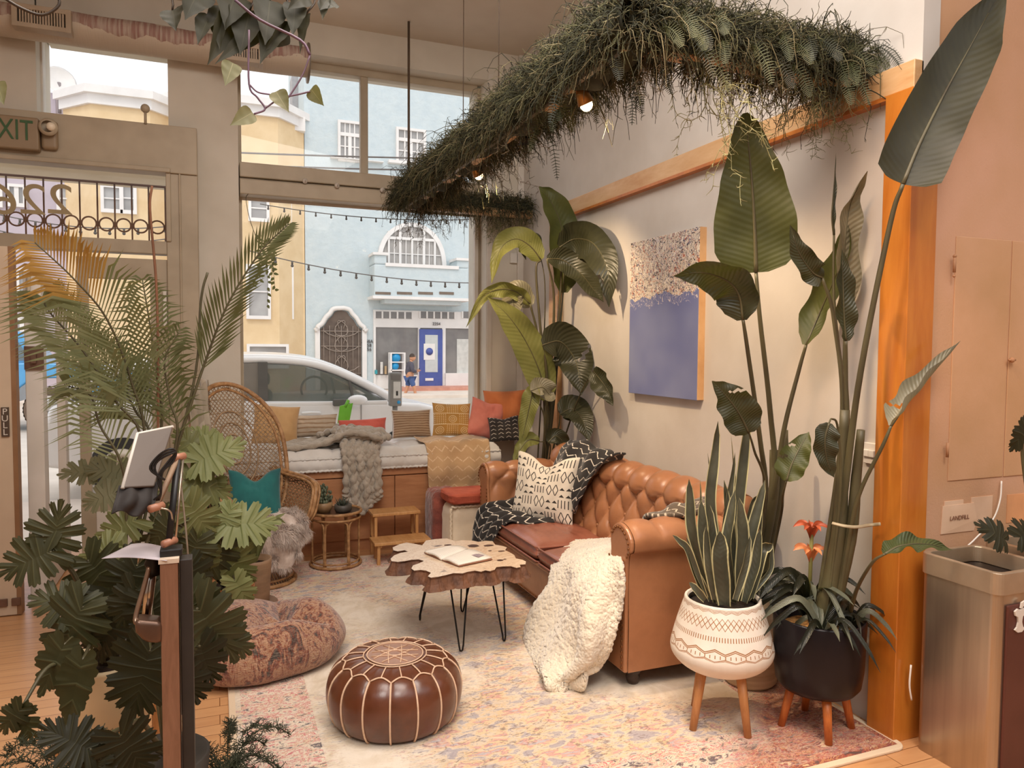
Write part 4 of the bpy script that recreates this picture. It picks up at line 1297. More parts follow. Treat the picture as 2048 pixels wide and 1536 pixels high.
for k, (zz_, ins) in enumerate(((0, 0), (-.012, -.004), (-.035, .006), (-.055, .016), (-.068, .03))):
    for i, p in enumerate(dense):
        nrm_ = (dense[(i + 1) % N] - dense[i - 1]).cross(V((0, 0, 1))).normalized()
        lv.append(p - nrm_ * (ins + .003 * nz((p.x, p.y, zz_), 18, k)) * (-1 if False else 1) + V((0, 0, zz_ + .006 * nz((p.x * 20, p.y * 20, k)) * (k > 1))))
fs = []
for k in range(4):
    for i in range(N):
        fs.append((k * N + i, k * N + (i + 1) % N, (k + 1) * N + (i + 1) % N, (k + 1) * N + i))
fs.append(tuple(4 * N + i for i in range(N)))
mt.add(lv, fs)
mt.build('table_top', [TT.m, BARK], ct, smooth=False)
# dark knot holes on the slab
kn_ = MB()
for (x, y, a_, b_) in ((530, 660, .03, .018), (618, 658, .028, .010), (683, 742, .016, .009), (385, 655, .02, .007), (690, 690, .018, .006), (625, 688, .009, .004)):
    p = atz(760 + x * .35158, 860 + y * .35158, TZ)
    kn_.prism([p + V((a_ * math.cos(t_ * .52) * (1 + .2 * math.sin(3 * t_)), b_ * 1.6 * math.sin(t_ * .52), .0)) for t_ in range(12)], (0, 0, .002))
kn_.build('knots', mat('knot_dark', (84, 50, 34), (60, 36, 24), .5), ct, smooth=False)
def hairpin(foot, along, lean):
    foot = V(foot) + V((0, 0, .018)); a_ = V(along).normalized()
    tp = foot + V(lean) + V((0, 0, TZ - .068 - foot.z))
    l_ = MB().tube([tp - a_ * .055, foot - a_ * .012 + V((0, 0, .03)), foot - a_ * .007 + V((0, 0, .004)), foot, foot + a_ * .007 + V((0, 0, .004)), foot + a_ * .012 + V((0, 0, .03)), tp + a_ * .055], .0048, 8)
    l_.box((tp.x - .06, tp.y - .04, tp.z - .004), (tp.x + .06, tp.y + .04, tp.z + .002))
    l_.build('hairpin_leg', mat('black_steel', (34, 30, 28), (26, 23, 22), .35, 8, metal=.5), ct)
hairpin((1.173, 3.64, 0), (1, .1, 0), (.0, .05, 0))
hairpin((1.085, 4.146, 0), (.45, .9, 0), (.04, -.12, 0))
hairpin((1.43, 3.687, 0), (-.35, .9, 0), (-.03, .05, 0))
hairpin((1.358, 4.191, 0), (1, .3, 0), (-.01, -.16, 0))
# open book
bk = thing('open_book', 'open picture book lying on the coffee table', 'book', atz(907, 1116, TZ))
def tz(x, y, z=TZ + .004): return atz(760 + x * .35158, 860 + y * .35158, z)
sp0, sp1 = tz(352, 742), tz(500, 683)
L0, L1 = tz(250, 700), tz(400, 668)
R0, R1 = tz(450, 778), tz(640, 738)
MB().prism([L0, sp0, R0, R1, sp1, L1], (0, 0, .004)).build('cover', mat('book_cover', (150, 96, 70), (130, 80, 56), .6), bk, smooth=False)
PAGE = NT('page')
uvs_ = PAGE.sep(PAGE.coord('UV'))
ln = PAGE.math('MULTIPLY', PAGE.math('LESS_THAN', PAGE.math('FRACT', PAGE.math('MULTIPLY', uvs_[1], 16)), .3), PAGE.math('MULTIPLY', PAGE.math('GREATER_THAN', uvs_[0], .15), PAGE.math('LESS_THAN', uvs_[0], .8)))
PAGE.base(PAGE.mix(PAGE.math('MULTIPLY', ln, .25), rgb(236, 226, 212), rgb(140, 130, 122)))
PAGE.set(Roughness=.7)
for (a0, a1, b0, b1) in ((sp0, sp1, L0, L1), (sp0, sp1, R0, R1)):
    def pf(u, v, a0=a0, a1=a1, b0=b0, b1=b1):
        p = a0.lerp(a1, v).lerp(b0.lerp(b1, v), u * .97)
        return p + V((0, 0, .005 + .017 * (math.sin(min(u * 3.2, PI * .72)) * .8 + .15) * (1 - u * .35)))
    MB().grid(pf, 14, 6, flip=(b0 is L0)).build('page_block', PAGE.m, bk, solid=.010, off=-1 if b0 is not L0 else -1)
p = tz(548, 716, TZ + .026)
ph = MB().prism([tz(520, 712, TZ + .021), tz(560, 724, TZ + .021), tz(595, 714, TZ + .018), tz(555, 703, TZ + .020)], (0, 0, .001)).build('printed_picture', mat('print_grey', (170, 150, 150), (140, 124, 130), .6, 40), bk, smooth=False)

# ------------------------------------------------------------ leather pouf
pc = V((.70, 3.095, .013)); PR, PH = .285, .275
NP = 16
pf_ = thing('leather_pouf', 'round brown leather pouf with cream stitching on the rug', 'pouf', pc)
PLE = NT('pouf_leather')
co = PLE.coord('Object')
PLE.base(PLE.ramp(PLE.noise(co, 6, 5, .6), [(.3, rgb(74, 38, 20)), (.5, rgb(98, 52, 30)), (.72, rgb(84, 44, 24))]))
PLE.set(Roughness=.30, Coat_Weight=.3, Coat_Roughness=.25)
PLE.bump(PLE.noise(co, 40, 4), .2, .004)
STI = mat('cream_stitch', (226, 190, 160), (206, 168, 136), .7, 30)
rot0 = .10
def pouf_pt(th, s_):
    # s 0 bottom centre .. 1 top centre
    prof_ = [(0.0, 0.0), (.20, 0.0), (.252, .02), (.278, .075), (.285, .13), (.280, .175), (.262, .215), (.225, .247), (.17, .266), (.10, .273), (.0, .275)]
    p = cat([V((a_, b_, 0)) for a_, b_ in prof_], s_)
    k_ = abs(math.sin((th - rot0) * NP / 2))
    w_ = sm(.05, .25, s_) * sm(.93, .7, s_)
    bul = 1 + .030 * (k_ ** .5 - .5) * w_ + .010 * nz((math.cos(th) * 2, math.sin(th) * 2, s_ * 3), 1, 5)
    return V((p.x * math.cos(th) * bul, p.x * math.sin(th) * bul, p.y + .004 * (k_ ** .5 - .5) * w_ + .004 * nz((p.x * 9 * math.cos(th), p.x * 9 * math.sin(th), 1)))) + pc
MB().grid(lambda u, v: pouf_pt(u * 2 * PI, v), 192, 44, cu=True).build('cover', PLE.m, pf_)
st = MB()
s_arc, s_in = .70, .86
for i in range(NP):
    th = rot0 + i * 2 * PI / NP
    def off(p, d=.004):
        c_ = pc + V((0, 0, .12)); return p + (p - c_).normalized() * d
    st.tube([off(pouf_pt(th, .12 + (s_arc - .12) * k / 14)) for k in range(15)], .0042, 5)
    th2 = th + 2 * PI / NP
    st.tube([off(pouf_pt(th + (th2 - th) * k / 8, s_arc + .045 * math.sin(PI * k / 8))) for k in range(9)], .0036, 5)
    tm_ = (th + th2) / 2
    st.tube([off(pouf_pt(tm_, s_arc + .045 + (s_in - s_arc - .045) * k / 4)) for k in range(5)], .0032, 5)
for s_ in (s_in, s_in + .02):
    st.tube([off(pouf_pt(2 * PI * k / 48, s_)) for k in range(48)], .003, 5, closed=True)
for i in range(8):
    th = i * PI / 4
    st.tube([off(pouf_pt(th, .9)), off(pouf_pt(th + .3, .95)), off(pouf_pt(th + PI * .75, .95)), off(pouf_pt(th + PI * .75 + .3, .9))], .0025, 4)
st.build('stitching', STI, pf_)
MB().grid(lambda u, v: pouf_pt(u * 2 * PI, .88 + .12 * v) + V((0, 0, .002)), 48, 6, cu=True).build('top_patch', mat('pale_leather', (160, 118, 94), (136, 94, 72), .35, 9, coat=.2), pf_)

# ------------------------------------------------------------ kilim floor cushion
KI = NT('kilim')
co = KI.coord('Object')
a_ = KI.noise(KI.coord('Object', (1, 1, .3)), 16, 5, .75, 1)
b_ = KI.noise(KI.coord('Object', (60, 60, 200)), 1, 2)
KI.base(KI.mix(KI.ramp(b_, [(.4, 0), (.6, .12)]), KI.ramp(a_, [(.36, rgb(60, 34, 26)), (.43, rgb(128, 62, 38)), (.5, rgb(176, 134, 100)), (.56, rgb(126, 52, 30)), (.62, rgb(58, 44, 36))], 'LINEAR'), rgb(236, 214, 188)))
KI.set(Roughness=.95, Sheen_Weight=.4)
KI.bump(KI.noise(KI.coord('Object', (1, 1, 3)), 70, 2), .8, .01)
bc = V((.215, 3.86, .012))
def bag(u, v):
    th = u * 2 * PI
    prof_ = [(0, 0), (.24, 0), (.33, .03), (.365, .10), (.35, .17), (.30, .225), (.22, .255), (.12, .262), (0, .25)]
    p = cat([V((q_, w_, 0)) for q_, w_ in prof_], v)
    d = 1 + .08 * math.sin(th * 2 + .7) + .06 * nz((math.cos(th) * 1.5, math.sin(th) * 1.5, 4))
    x, y = p.x * math.cos(th) * d, p.x * math.sin(th) * d * .95
    z = p.y
    if v > .45:
        k_ = sm(.45, .75, v)
        # creases radiating from an off-centre dimple
        dx, dy = x - .10, y + .02
        r_ = math.hypot(dx, dy); ph = math.atan2(dy, dx)
        z += k_ * (-.13 * math.exp(-(r_ / .12) ** 2) + .11 * (abs(math.sin(ph * 1.5 + .6)) ** .5 - .62) * math.exp(-(r_ / .22) ** 2) * 1.6)
        z += k_ * .035 * math.exp(-((x + .18) / .12) ** 2)
    z += .012 * nz((x * 6, y * 6, z * 6), 1, 7) * (1 if v > .2 else 0)
    return bc + V((x, y, max(z, 0)))
kb = MB().grid(bag, 140, 60, cu=True)
bb_ = tag(kb.build('floor_cushion', KI.m), 'rumpled rust and cream kilim floor cushion on the rug edge', 'floor cushion')

# ------------------------------------------------------------ bench with mattress
by = 5.8
bw = thing('window_bench', 'long built in wooden bench under the window', 'bench', (1.2, by + .3, 0))
bxr = 2.2
MB().box((-.05, by + .03, .0), (bxr, 6.48, .645)).build('carcass', BENCH_WOOD, bw, smooth=False)
gx = at(790, 980, by).x
for (a_, b_) in ((-.05, gx - .004), (gx + .004, bxr)):
    MB().box((a_, by + .008, .09), (b_, by + .03, .575)).build('front_panel', BENCH_WOOD, bw, bev=.003, smooth=False)
MB().box((-.05, by, .585), (bxr, by + .03, .645)).build('front_rail', BENCH_WOOD, bw, bev=.003, smooth=False)
MATT = fabric('ticking_white', (226, 222, 216), (212, 206, 198), 160, .3)
def mat_top(u, v):
    x = -.04 + (bxr + .04) * u
    y = by - .02 + .66 * v
    t_ = (abs(math.sin(PI * (x * 3.6)) * math.sin(PI * (v * 2.0 + .5))) ** .5) * .03
    e_ = .5
    ed = min(u, 1 - u) * (bxr) / .05; ed2 = min(v, 1 - v) * .68 / .04
    k_ = min(1, min(ed, ed2)) ** .5 if min(ed, ed2) > 0 else 0
    z = .74 + .045 * k_ + t_ * k_ + .010 * nz((x * 12, y * 12, 0)) * k_
    return V((x, y, z))
mm_ = MB().grid(mat_top, 260, 50)
def skirt(u, v):
    x = -.04 + (bxr + .04) * u
    w_ = .012 * math.sin(x * 60) * (1 - abs(v * 2 - 1)) * .4
    bulge = .018 * math.sin(PI * v)
    return V((x, by - .02 - bulge + w_, .74 - .095 * v))
mm_.grid(skirt, 200, 8)
mm_.box((-.04, by, .65), (bxr, 6.42, .735))
mo = tag(mm_.build('mattress', MATT), 'long white tufted mattress pad on top of the window bench', 'mattress')
for zz_ in (.742, .648):
    MB().tube([V((-.04 + (bxr + .04) * i / 160, by - .022 + .005 * math.sin(i * 1.9), zz_ + .004 * math.sin(i * 2.7))) for i in range(161)], .010, 6).build('rolled_edge', MATT, mo)

# pillows on the bench, right to left
def bp(px, py, y): return at(px, py, y)
TAN = fabric('tan_linen', (206, 166, 116), (190, 148, 98))
PINKF = fabric('pink_linen', (226, 142, 126), (208, 118, 104))
CORAL = fabric('coral_linen', (222, 108, 92), (204, 90, 74))
ORF = fabric('orange_linen', (204, 122, 72), (186, 102, 54))
TEAL = fabric('teal_linen', (34, 110, 108), (24, 88, 90))
MUS = uvpat('mustard_print', (200, 148, 74), (236, 212, 170), mustard_pat)
BRS = uvpat('brown_stripe', (160, 128, 98), (198, 172, 142), stripes(11, .3))
GRB = uvpat('beige_stripe', (204, 184, 160), (160, 132, 104), stripes(5, .35))
ARB = uvpat('black_arrows', (58, 52, 48), (224, 214, 200), chevron(4, 6, .16, .5, .34))
WHP = fabric('white_linen', (230, 226, 220), (216, 210, 202))
fn_ = (-.12, -1, .25)
pillow('throw_pillow', 'orange pillow at the right end of the window bench', 'pillow', bp(1012, 822, 6.18), .40, .38, .14, (-.35, -1, .2), (0, .1, 1), ORF, seed=1, group='pillows on the window bench')
pillow('throw_pillow', 'pink pillow between the mustard and the orange pillows on the bench', 'pillow', bp(972, 838, 6.16), .31, .34, .13, (-.15, -1, .2), (.25, .1, 1), PINKF, seed=2, chop=.05, group='pillows on the window bench')
pillow('throw_pillow', 'black pillow with white arrow marks at the right of the bench', 'pillow', bp(1008, 858, 6.02), .27, .22, .11, (-.3, -1, .2), (-.05, .1, 1), ARB, seed=3, chop=.08, group='pillows on the window bench')
pillow('throw_pillow', 'white pillow peeking out behind the arrow pillow and plant leaves', 'pillow', bp(1052, 858, 6.1), .22, .28, .10, (-.5, -1, .2), (0, .1, 1), WHP, seed=4, group='pillows on the window bench')
pillow('throw_pillow', 'mustard pillow printed with rings and dots on the bench', 'pillow', bp(903, 840, 6.22), .34, .30, .13, fn_, (.05, .12, 1), MUS, seed=5, group='pillows on the window bench')
pillow('throw_pillow', 'brown striped pillow left of the mustard one on the bench', 'pillow', bp(823, 848, 6.22), .33, .24, .12, fn_, (0, .12, 1), BRS, seed=6, piping=WHP, group='pillows on the window bench')
pillow('throw_pillow', 'low coral red pillow behind the chunky knit blanket', 'pillow', bp(726, 860, 6.25), .40, .19, .12, fn_, (-.03, .12, 1), CORAL, seed=7, group='pillows on the window bench')
pillow('throw_pillow', 'beige and brown banded pillow behind the knit blanket near the peacock chair', 'pillow', bp(625, 852, 6.28), .40, .19, .12, fn_, (0, .12, 1), GRB, seed=8, group='pillows on the window bench')
pillow('throw_pillow', 'tan pillow seen right behind the peacock chair back', 'pillow', bp(552, 850, 6.2), .36, .32, .13, (.1, -1, .2), (.1, .12, 1), TAN, seed=9, group='pillows on the window bench')
# green squeegee-like thing standing in the window
p = bp(682, 858, 6.38)
gq = thing('green_hand_brush', 'bright green plastic brush standing against the window behind the coral pillow', 'brush', p)
MB().prism([bp(675, 848, 6.36), bp(680, 812, 6.36), bp(706, 806, 6.36), bp(698, 848, 6.36)], (0, .015, 0)).build('blade', mat('bright_green', (124, 206, 70), (104, 190, 54), .35), gq, smooth=False)
MB().tube([bp(690, 815, 6.37), bp(697, 800, 6.37)], .014, 8).build('handle', mat('bright_green', (124, 206, 70)), gq)
MB().box((bp(672, 870, 6.36).x, 6.35, .78), (bp(690, 870, 6.36).x, 6.39, bp(680, 846, 6.36).z)).build('base', mat('clear_white', (214, 220, 214)), gq, bev=.008)

# tan chevron throw on the bench front
TANT = uvpat('tan_chevron', (196, 158, 116), (222, 192, 154), chevron(6, 9, .16, .5), base2=(206, 170, 128))
rows = [[at(828, 872, 6.1), at(890, 872, 6.12), at(955, 874, 6.12)],
        [at(838, 884, 5.95), at(895, 884, 5.95), at(968, 886, 5.95)],
        [at(850, 900, 5.80), at(905, 900, 5.80), at(978, 902, 5.80)],
        [at(856, 912, 5.75), at(915, 912, 5.74), at(982, 912, 5.75)],
        [at(856, 940, 5.73), at(915, 940, 5.72), at(982, 938, 5.73)],
        [at(858, 970, 5.75), at(910, 968, 5.745), at(978, 965, 5.75)],
        [at(862, 995, 5.755), at(908, 988, 5.75), at(972, 980, 5.76)]]
for r_ in rows[:3]:
    for p in r_: p.z = max(p.z, .838)
tt = loft(rows, 60, 90, .008, 8, 3, lambda u, v: .010 * math.sin(u * 14 + 2 * v) + .006)
tth = tag(tt.build('throw_blanket', TANT, solid=.008, off=0), 'tan chevron throw hanging over the front of the window bench', 'throw')
frg = MB()
for i in range(40):
    f_ = i / 39
    p = cat(rows[-1], f_)
    frg.tube([p, p + V((.004 * nz((i, 1, 1), 3), -.004, -.035 - .01 * random.random()))], .0022, 4)
frg.build('fringe', TANT, tth)

# chunky knit blanket
KN = mat('chunky_yarn', (186, 174, 158), (160, 148, 132), .95, 12, 4, bump=.5, bscale=90, sheen=.5)
kk = MB()
def rope(pts_, r_, n_=60, ph=0):
    P_ = [cat(pts_, i / n_) for i in range(n_ + 1)]
    kk.tube(P_, lambda t_: r_ * (1 + .32 * math.sin(t_ * n_ * .95 + ph)), 7)
# part lying on the mattress (left) -> heap -> falling over the front edge
heap = []
for i in range(9):
    f_ = i / 8
    y_ = 6.25 - .42 * f_
    z_ = .825 + .0 * f_
    a_ = V((at(560, 900, y_).x, y_, z_)); b_ = V((at(640, 900, y_).x, y_, z_ + .02)); c_ = V((at(700, 900, y_).x, y_ - .04, z_ + .085 + .03 * math.sin(i * 1.7)))
    d_ = V((at(735 + i * 3, 900, y_).x, y_ - .12, z_ + .06))
    rope([a_, b_, c_, d_], .022, 50, i)
for i in range(15):
    f_ = i / 14
    xb = at(692 + 66 * f_, 950, 5.7).x
    xt = at(672 + 78 * f_, 890, 6.0).x
    zb__ = at(700, 1012, 5.7).z + .06 * math.sin(f_ * PI) * -1 + (.06 if f_ < .15 else 0) - .0 * f_ - .04 * math.sin(f_ * 5)
    pts_ = [V((xt - .12, 6.15 - .05 * math.sin(i), .84 + .05 * math.sin(f_ * 6 + 1))), V((xt - .02, 6.02, .90 + .05 * math.sin(f_ * 4 + .5))), V((xt + .02, 5.88, .88 + .02 * math.sin(i * 2.1))), V((xb - .01, 5.745 + .01 * math.sin(i * 2), .80)), V((xb, 5.72 + .018 * math.sin(i * 1.7), .68)), V((xb + .008 * math.sin(i), 5.72 + .02 * math.sin(i * 1.3), .50)), V((xb + .02 * (f_ - .3), 5.73, max(zb__, .30)))]
    rope(pts_, .0215, 80, i * 2.1)
for i in range(7):
    x_ = at(690 + i * 9, 880, 6.0).x
    rope([V((x_ - .1, 6.12, .86)), V((x_ - .03, 6.02, .93)), V((x_ + .07, 5.95, .92)), V((x_ + .12, 5.88, .86))], .024, 24, i)
tag(kk.build('knit_blanket', KN), 'chunky grey knit blanket heaped on the bench and hanging down its front', 'blanket')

# ------------------------------------------------------------ cushions stacked by the sofa end
CRM = fabric('cream_canvas', (232, 216, 192), (220, 200, 172))
REDQ = mat('brick_velvet', (152, 78, 62), (112, 54, 44), .8, 9, 4, bump=.8, bscale=16, bdist=.02, sheen=.5)
def softbox(name, label, cat_, lo, hi, m_, seed, tuftn=0, group=None, tilt=0):
    lo, hi = V(lo), V(hi); c_ = (lo + hi) / 2; h_ = (hi - lo) / 2
    def fn(u, v):
        th = u * 2 * PI; ph = (v - .5) * PI
        e_ = .34
        def s_(w, p_): return math.copysign(abs(w) ** p_, w)
        p = V((s_(math.cos(ph), e_) * s_(math.cos(th), e_), s_(math.cos(ph), e_) * s_(math.sin(th), e_), s_(math.sin(ph), e_)))
        d = 1 + .03 * nz((p.x * 3, p.y * 3, p.z * 3), 1, seed) + .015 * nz((p.x * 12, p.y * 12, p.z * 12), 1, seed)
        q = V((p.x * h_.x * d, p.y * h_.y * d, p.z * h_.z * d))
        if tilt:
            q = Matrix.Rotation(tilt, 3, 'Y') @ q
        return c_ + q
    return tag(MB().grid(fn, 96, 64, cu=True).build(name, m_), label, cat_, group)
rq = softbox('folded_quilt', 'brick red quilted blanket folded over the stool between bench and sofa', 'blanket', (1.52, 5.43, .013), (1.76, 5.70, .50), REDQ, 2)
softbox('folded_quilt', 'thin folded red quilt lying on the cream box cushion', 'blanket', (1.56, 5.10, .455), (1.95, 5.42, .54), mat('red_quilt', (186, 92, 66), (160, 70, 50), .85, 8, bump=.6, bscale=20, bdist=.01), 4)
fc = softbox('box_cushion', 'cream canvas box cushion standing on the rug by the far sofa arm', 'cushion', (1.57, 5.14, .013), (1.96, 5.40, .455), CRM, 7)
MB().tube([V((1.574, 5.15, .03 + .40 * i / 30)) + V((.004 * math.sin(i * 2.4), -.012, 0)) for i in range(31)], .009, 6).tube([V((1.58 + .36 * i / 30, 5.143 + .003 * math.sin(i * 2), .437 + .004 * math.sin(i * 2.2))) for i in range(31)], .009, 6).build('rolled_edge', CRM, fc)

# ------------------------------------------------------------ step stool
ss = thing('step_stool', 'small pine two step stool in front of the bench', 'step stool', (1.27, 5.5, 0))
def bxx(nm, lo, hi): MB().box(lo, hi).build(nm, PINE, ss, bev=.004, smooth=False)
bxx('upper_step', (1.075, 5.49, .330), (1.44, 5.68, .352))
bxx('lower_step', (1.05, 5.30, .158), (1.47, 5.50, .180))
for x in (1.09, 1.405):
    bxx('rear_leg', (x, 5.64, .0), (x + .022, 5.67, .33))
    bxx('middle_leg', (x, 5.50, .0), (x + .022, 5.53, .33))
    bxx('side_rail', (x, 5.33, .135), (x + .022, 5.66, .157))
for x in (1.075, 1.42):
    bxx('front_leg', (x, 5.32, .0), (x + .022, 5.35, .158))
bxx('cross_rail', (1.09, 5.645, .30), (1.427, 5.66, .33))
for o in ss.children: o.location.z += .013 if False else 0

# ------------------------------------------------------------ rattan side table
tc = V((.80, 5.47, 0)); TR = .178; TH = .405
st_ = thing('rattan_side_table', 'round rattan side table with looped legs by the peacock chair', 'side table', tc)
MB().lathe([(0, TH - .012), (TR - .01, TH - .012), (TR - .01, TH), (0, TH)], tc, 40).build('table_top', mat('dark_tray', (84, 60, 44), (64, 44, 32), .35, 6), st_, smooth=False)
for z, r_, q_ in ((TH, TR + .004, .011), (TH - .045, TR - .002, .008), (.026, TR, .011)):
    MB().tube([tc + V((r_ * math.cos(2 * PI * k / 48), r_ * math.sin(2 * PI * k / 48), z)) for k in range(48)], q_, 8, closed=True).build('hoop', RATTAN, st_)
MB().tube([tc + V((r_ * .93 * math.cos(2 * PI * k / 48), r_ * .93 * math.sin(2 * PI * k / 48), .05)) for k in range(48)], .007, 8, closed=True).build('hoop', RATTAN, st_)
for k in range(6):
    a0 = -PI / 2 - .1 + k * PI / 3
    w_ = PI / 6 - .03
    def cp(a_, z): return tc + V((math.cos(a_) * (TR - .012), math.sin(a_) * (TR - .012), z))
    MB().tube([cp(a0 - w_, .03), cp(a0 - w_, TH - .12), cp(a0 - w_ * .75, TH - .06), cp(a0, TH - .05), cp(a0 + w_ * .75, TH - .06), cp(a0 + w_, TH - .12), cp(a0 + w_, .03)], .0075, 8, 40).build('looped_leg', RATTAN, st_)
# ------------------------------------------------------------ peacock chair
CC = V((.27, 5.24, 0))
FD = V((.50, -.87, 0)).normalized()     # facing direction
SD = V((.87, .50, 0)).normalized()      # chair's right as seen from the front
def ch(a_, b_, z): return CC + SD * a_ + FD * b_ + V((0, 0, z))
pk = thing('peacock_chair', 'large rattan peacock chair with a fan back beside the bench', 'chair', CC)
BOTT = .013
bs = MB()
for k in range(64):
    a_ = 2 * PI * k / 64
    bs.tube([ch(.215 * math.cos(a_), .215 * math.sin(a_), BOTT + .015), ch(.12 * math.cos(a_ + .25), .12 * math.sin(a_ + .25), .20), ch(.20 * math.cos(a_ + .5), .20 * math.sin(a_ + .5), .40)], .0042, 5, 8)
bs.build('hourglass_base', RATTAN, pk)
for z, r_, q_ in ((BOTT + .014, .222, .014), (BOTT + .045, .205, .008), (.20, .122, .012), (.40, .215, .014)):
    MB().tube([ch(r_ * math.cos(2 * PI * k / 40), r_ * math.sin(2 * PI * k / 40), z) for k in range(40)], q_, 8, closed=True).build('hoop', RATTAN, pk)
MB().lathe([(0, .395), (.24, .395), (.255, .41), (.24, .425), (0, .425)], CC, 40).build('seat', CANE, pk)
# fan back: egg outline, leaning back
def egg(t_):    # t 0..1 around from lower left over the top to lower right
    a_ = -PI * .32 + t_ * PI * 1.64
    w_ = .345; 
    x = -math.cos(a_) * w_ * (1.0 if math.sin(a_) > 0 else .92)
    z = .90 + math.sin(a_) * (.43 if math.sin(a_) > 0 else .46)
    return x, z
def bk_pt(x, z):
    cur = (x / .35) ** 2 * .10
    return ch(x, -.20 - (z - .43) * .27 + cur, z)
def half(z):     # half width of the back at height z
    s_ = (z - .90) / (.43 if z > .90 else .46)
    s_ = max(-1, min(1, s_))
    return .345 * (1 - abs(s_) ** (2.0 if z > .9 else 2.6) * (1 if z > .9 else .45)) ** .5
for ins, rr in ((0, .016), (.035, .010)):
    pts_ = []
    for k in range(41):
        z = .43 + (1.33 - ins - .43) * math.sin(k / 40 * PI / 2)
        pts_.append(bk_pt(-(half(min(z / (1.33 - ins) * 1.33, 1.33)) - ins), z) + FD * 0)
    pts_ += [bk_pt(-1 * 0 + (half(min(z_ / (1.33 - ins) * 1.33, 1.33)) - ins), z_) for z_ in [.43 + (1.33 - ins - .43) * math.sin(k / 40 * PI / 2) for k in range(39, -1, -1)]]
    MB().tube(pts_, rr, 8).build('back_rim', RATTAN, pk)
wv = MB()
def clipline(x0, z0, x1, z1, n_=46):
    seg = []
    for i in range(n_ + 1):
        f_ = i / n_
        x, z = x0 + (x1 - x0) * f_, z0 + (z1 - z0) * f_
        if .44 < z < 1.325 and abs(x) < half(z) - .005:
            seg.append(bk_pt(x, z))
        else:
            if len(seg) > 1: wv.tube(seg, .0035, 3)
            seg = []
    if len(seg) > 1: wv.tube(seg, .0035, 3)
stp = .030
k = -60
for k in range(-60, 61):
    clipline(k * stp - .5, .42, k * stp + .5, 1.34 + .2, 60)
    clipline(k * stp + .5, .42, k * stp - .5, 1.34 + .2, 60)
for k in range(9):
    z = .50 + k * .09
    if z < 1.3:
        clipline(-.36, z, .36, z, 24)
wv.build('woven_back', CANE, pk)
# medallion: a denser inner shield
for k in range(3):
    MB().tube([bk_pt((.17 - k * .05) * math.cos(t_ * 2 * PI / 30), .88 + (.26 - k * .08) * math.sin(t_ * 2 * PI / 30)) + FD * .006 for t_ in range(30)], .006, 6, closed=True).build('inner_hoop', CANE, pk)
# arms
for sg in (-1, 1):
    ar_ = MB()
    top_ = [ch(sg * .30, -.30, .72), ch(sg * .33, -.12, .69), ch(sg * .345, .06, .67), ch(sg * .33, .16, .63), ch(sg * .30, .19, .55), ch(sg * .27, .19, .46), ch(sg * .24, .17, .41)]
    ar_.tube(top_, .016, 8, 40)
    ar_.tube([p + SD * sg * .028 - V((0, 0, .01)) for p in top_], .010, 8, 40)
    ar_.tube([p + SD * sg * -.026 - V((0, 0, .008)) for p in top_], .010, 8, 40)
    ao = ar_.build('arm_rail', RATTAN, pk)
    wm = MB()
    def af(u, v):
        a_ = cat(top_, u)
        b0_ = cat([ch(sg * .22, -.20, .42), ch(sg * .24, -.05, .42), ch(sg * .24, .08, .42), ch(sg * .235, .14, .42), ch(sg * .235, .16, .42), ch(sg * .235, .165, .415), ch(sg * .235, .165, .41)], u)
        return a_.lerp(b0_, v) + SD * sg * .03 * math.sin(PI * v)
    for i in range(-14, 28):
        for dr_ in (1, -1):
            seg = []
            for k in range(15):
                v = k / 14; u = i / 28 * 1.0 + dr_ * v * .35 + (.0 if dr_ > 0 else .35)
                if 0 <= u <= 1: seg.append(af(u, v))
            if len(seg) > 1: wm.tube(seg, .003, 3)
    for k in range(1, 14):
        wm.tube([af(i / 20, k / 14) for i in range(21)], .0028, 3)
    wm.build('woven_side', CANE, ao)
pillow('throw_pillow', 'teal pillow with a dented top on the peacock chair', 'pillow', ch(-.035, .0, .60), .34, .36, .13, (.12, -1, .35), (.0, .3, 1), TEAL, chop=.20, seed=12)
# taupe throw over the chair back's left shoulder
TAU = uvpat('taupe_stripe', (160, 146, 126), (190, 176, 156), stripes(3, .25, .5))
rows = [[bk_pt(-.31, 1.02) - FD * .06, bk_pt(-.22, 1.12) - FD * .07, bk_pt(-.10, 1.15) - FD * .06],
        [bk_pt(-.32, 1.18) - FD * .02, bk_pt(-.24, 1.28) - FD * .02, bk_pt(-.12, 1.36) - FD * .02],
        [bk_pt(-.34, 1.16) + FD * .03, bk_pt(-.25, 1.26) + FD * .035, bk_pt(-.14, 1.33) + FD * .03],
        [bk_pt(-.36, 1.0) + FD * .06, bk_pt(-.27, 1.08) + FD * .06, bk_pt(-.18, 1.16) + FD * .05],
        [bk_pt(-.35, .84) + FD * .06, bk_pt(-.27, .88) + FD * .06, bk_pt(-.18, .96) + FD * .05],
        [bk_pt(-.33, .70) + FD * .06, bk_pt(-.26, .72) + FD * .06, bk_pt(-.15, .82) + FD * .05]]
tag(loft(rows, 40, 60, .01, 8, 5, lambda u, v: .016 * math.sin(u * 20)).build('throw_blanket', TAU, solid=.008, off=0), 'taupe throw hanging over the left shoulder of the peacock chair', 'throw')
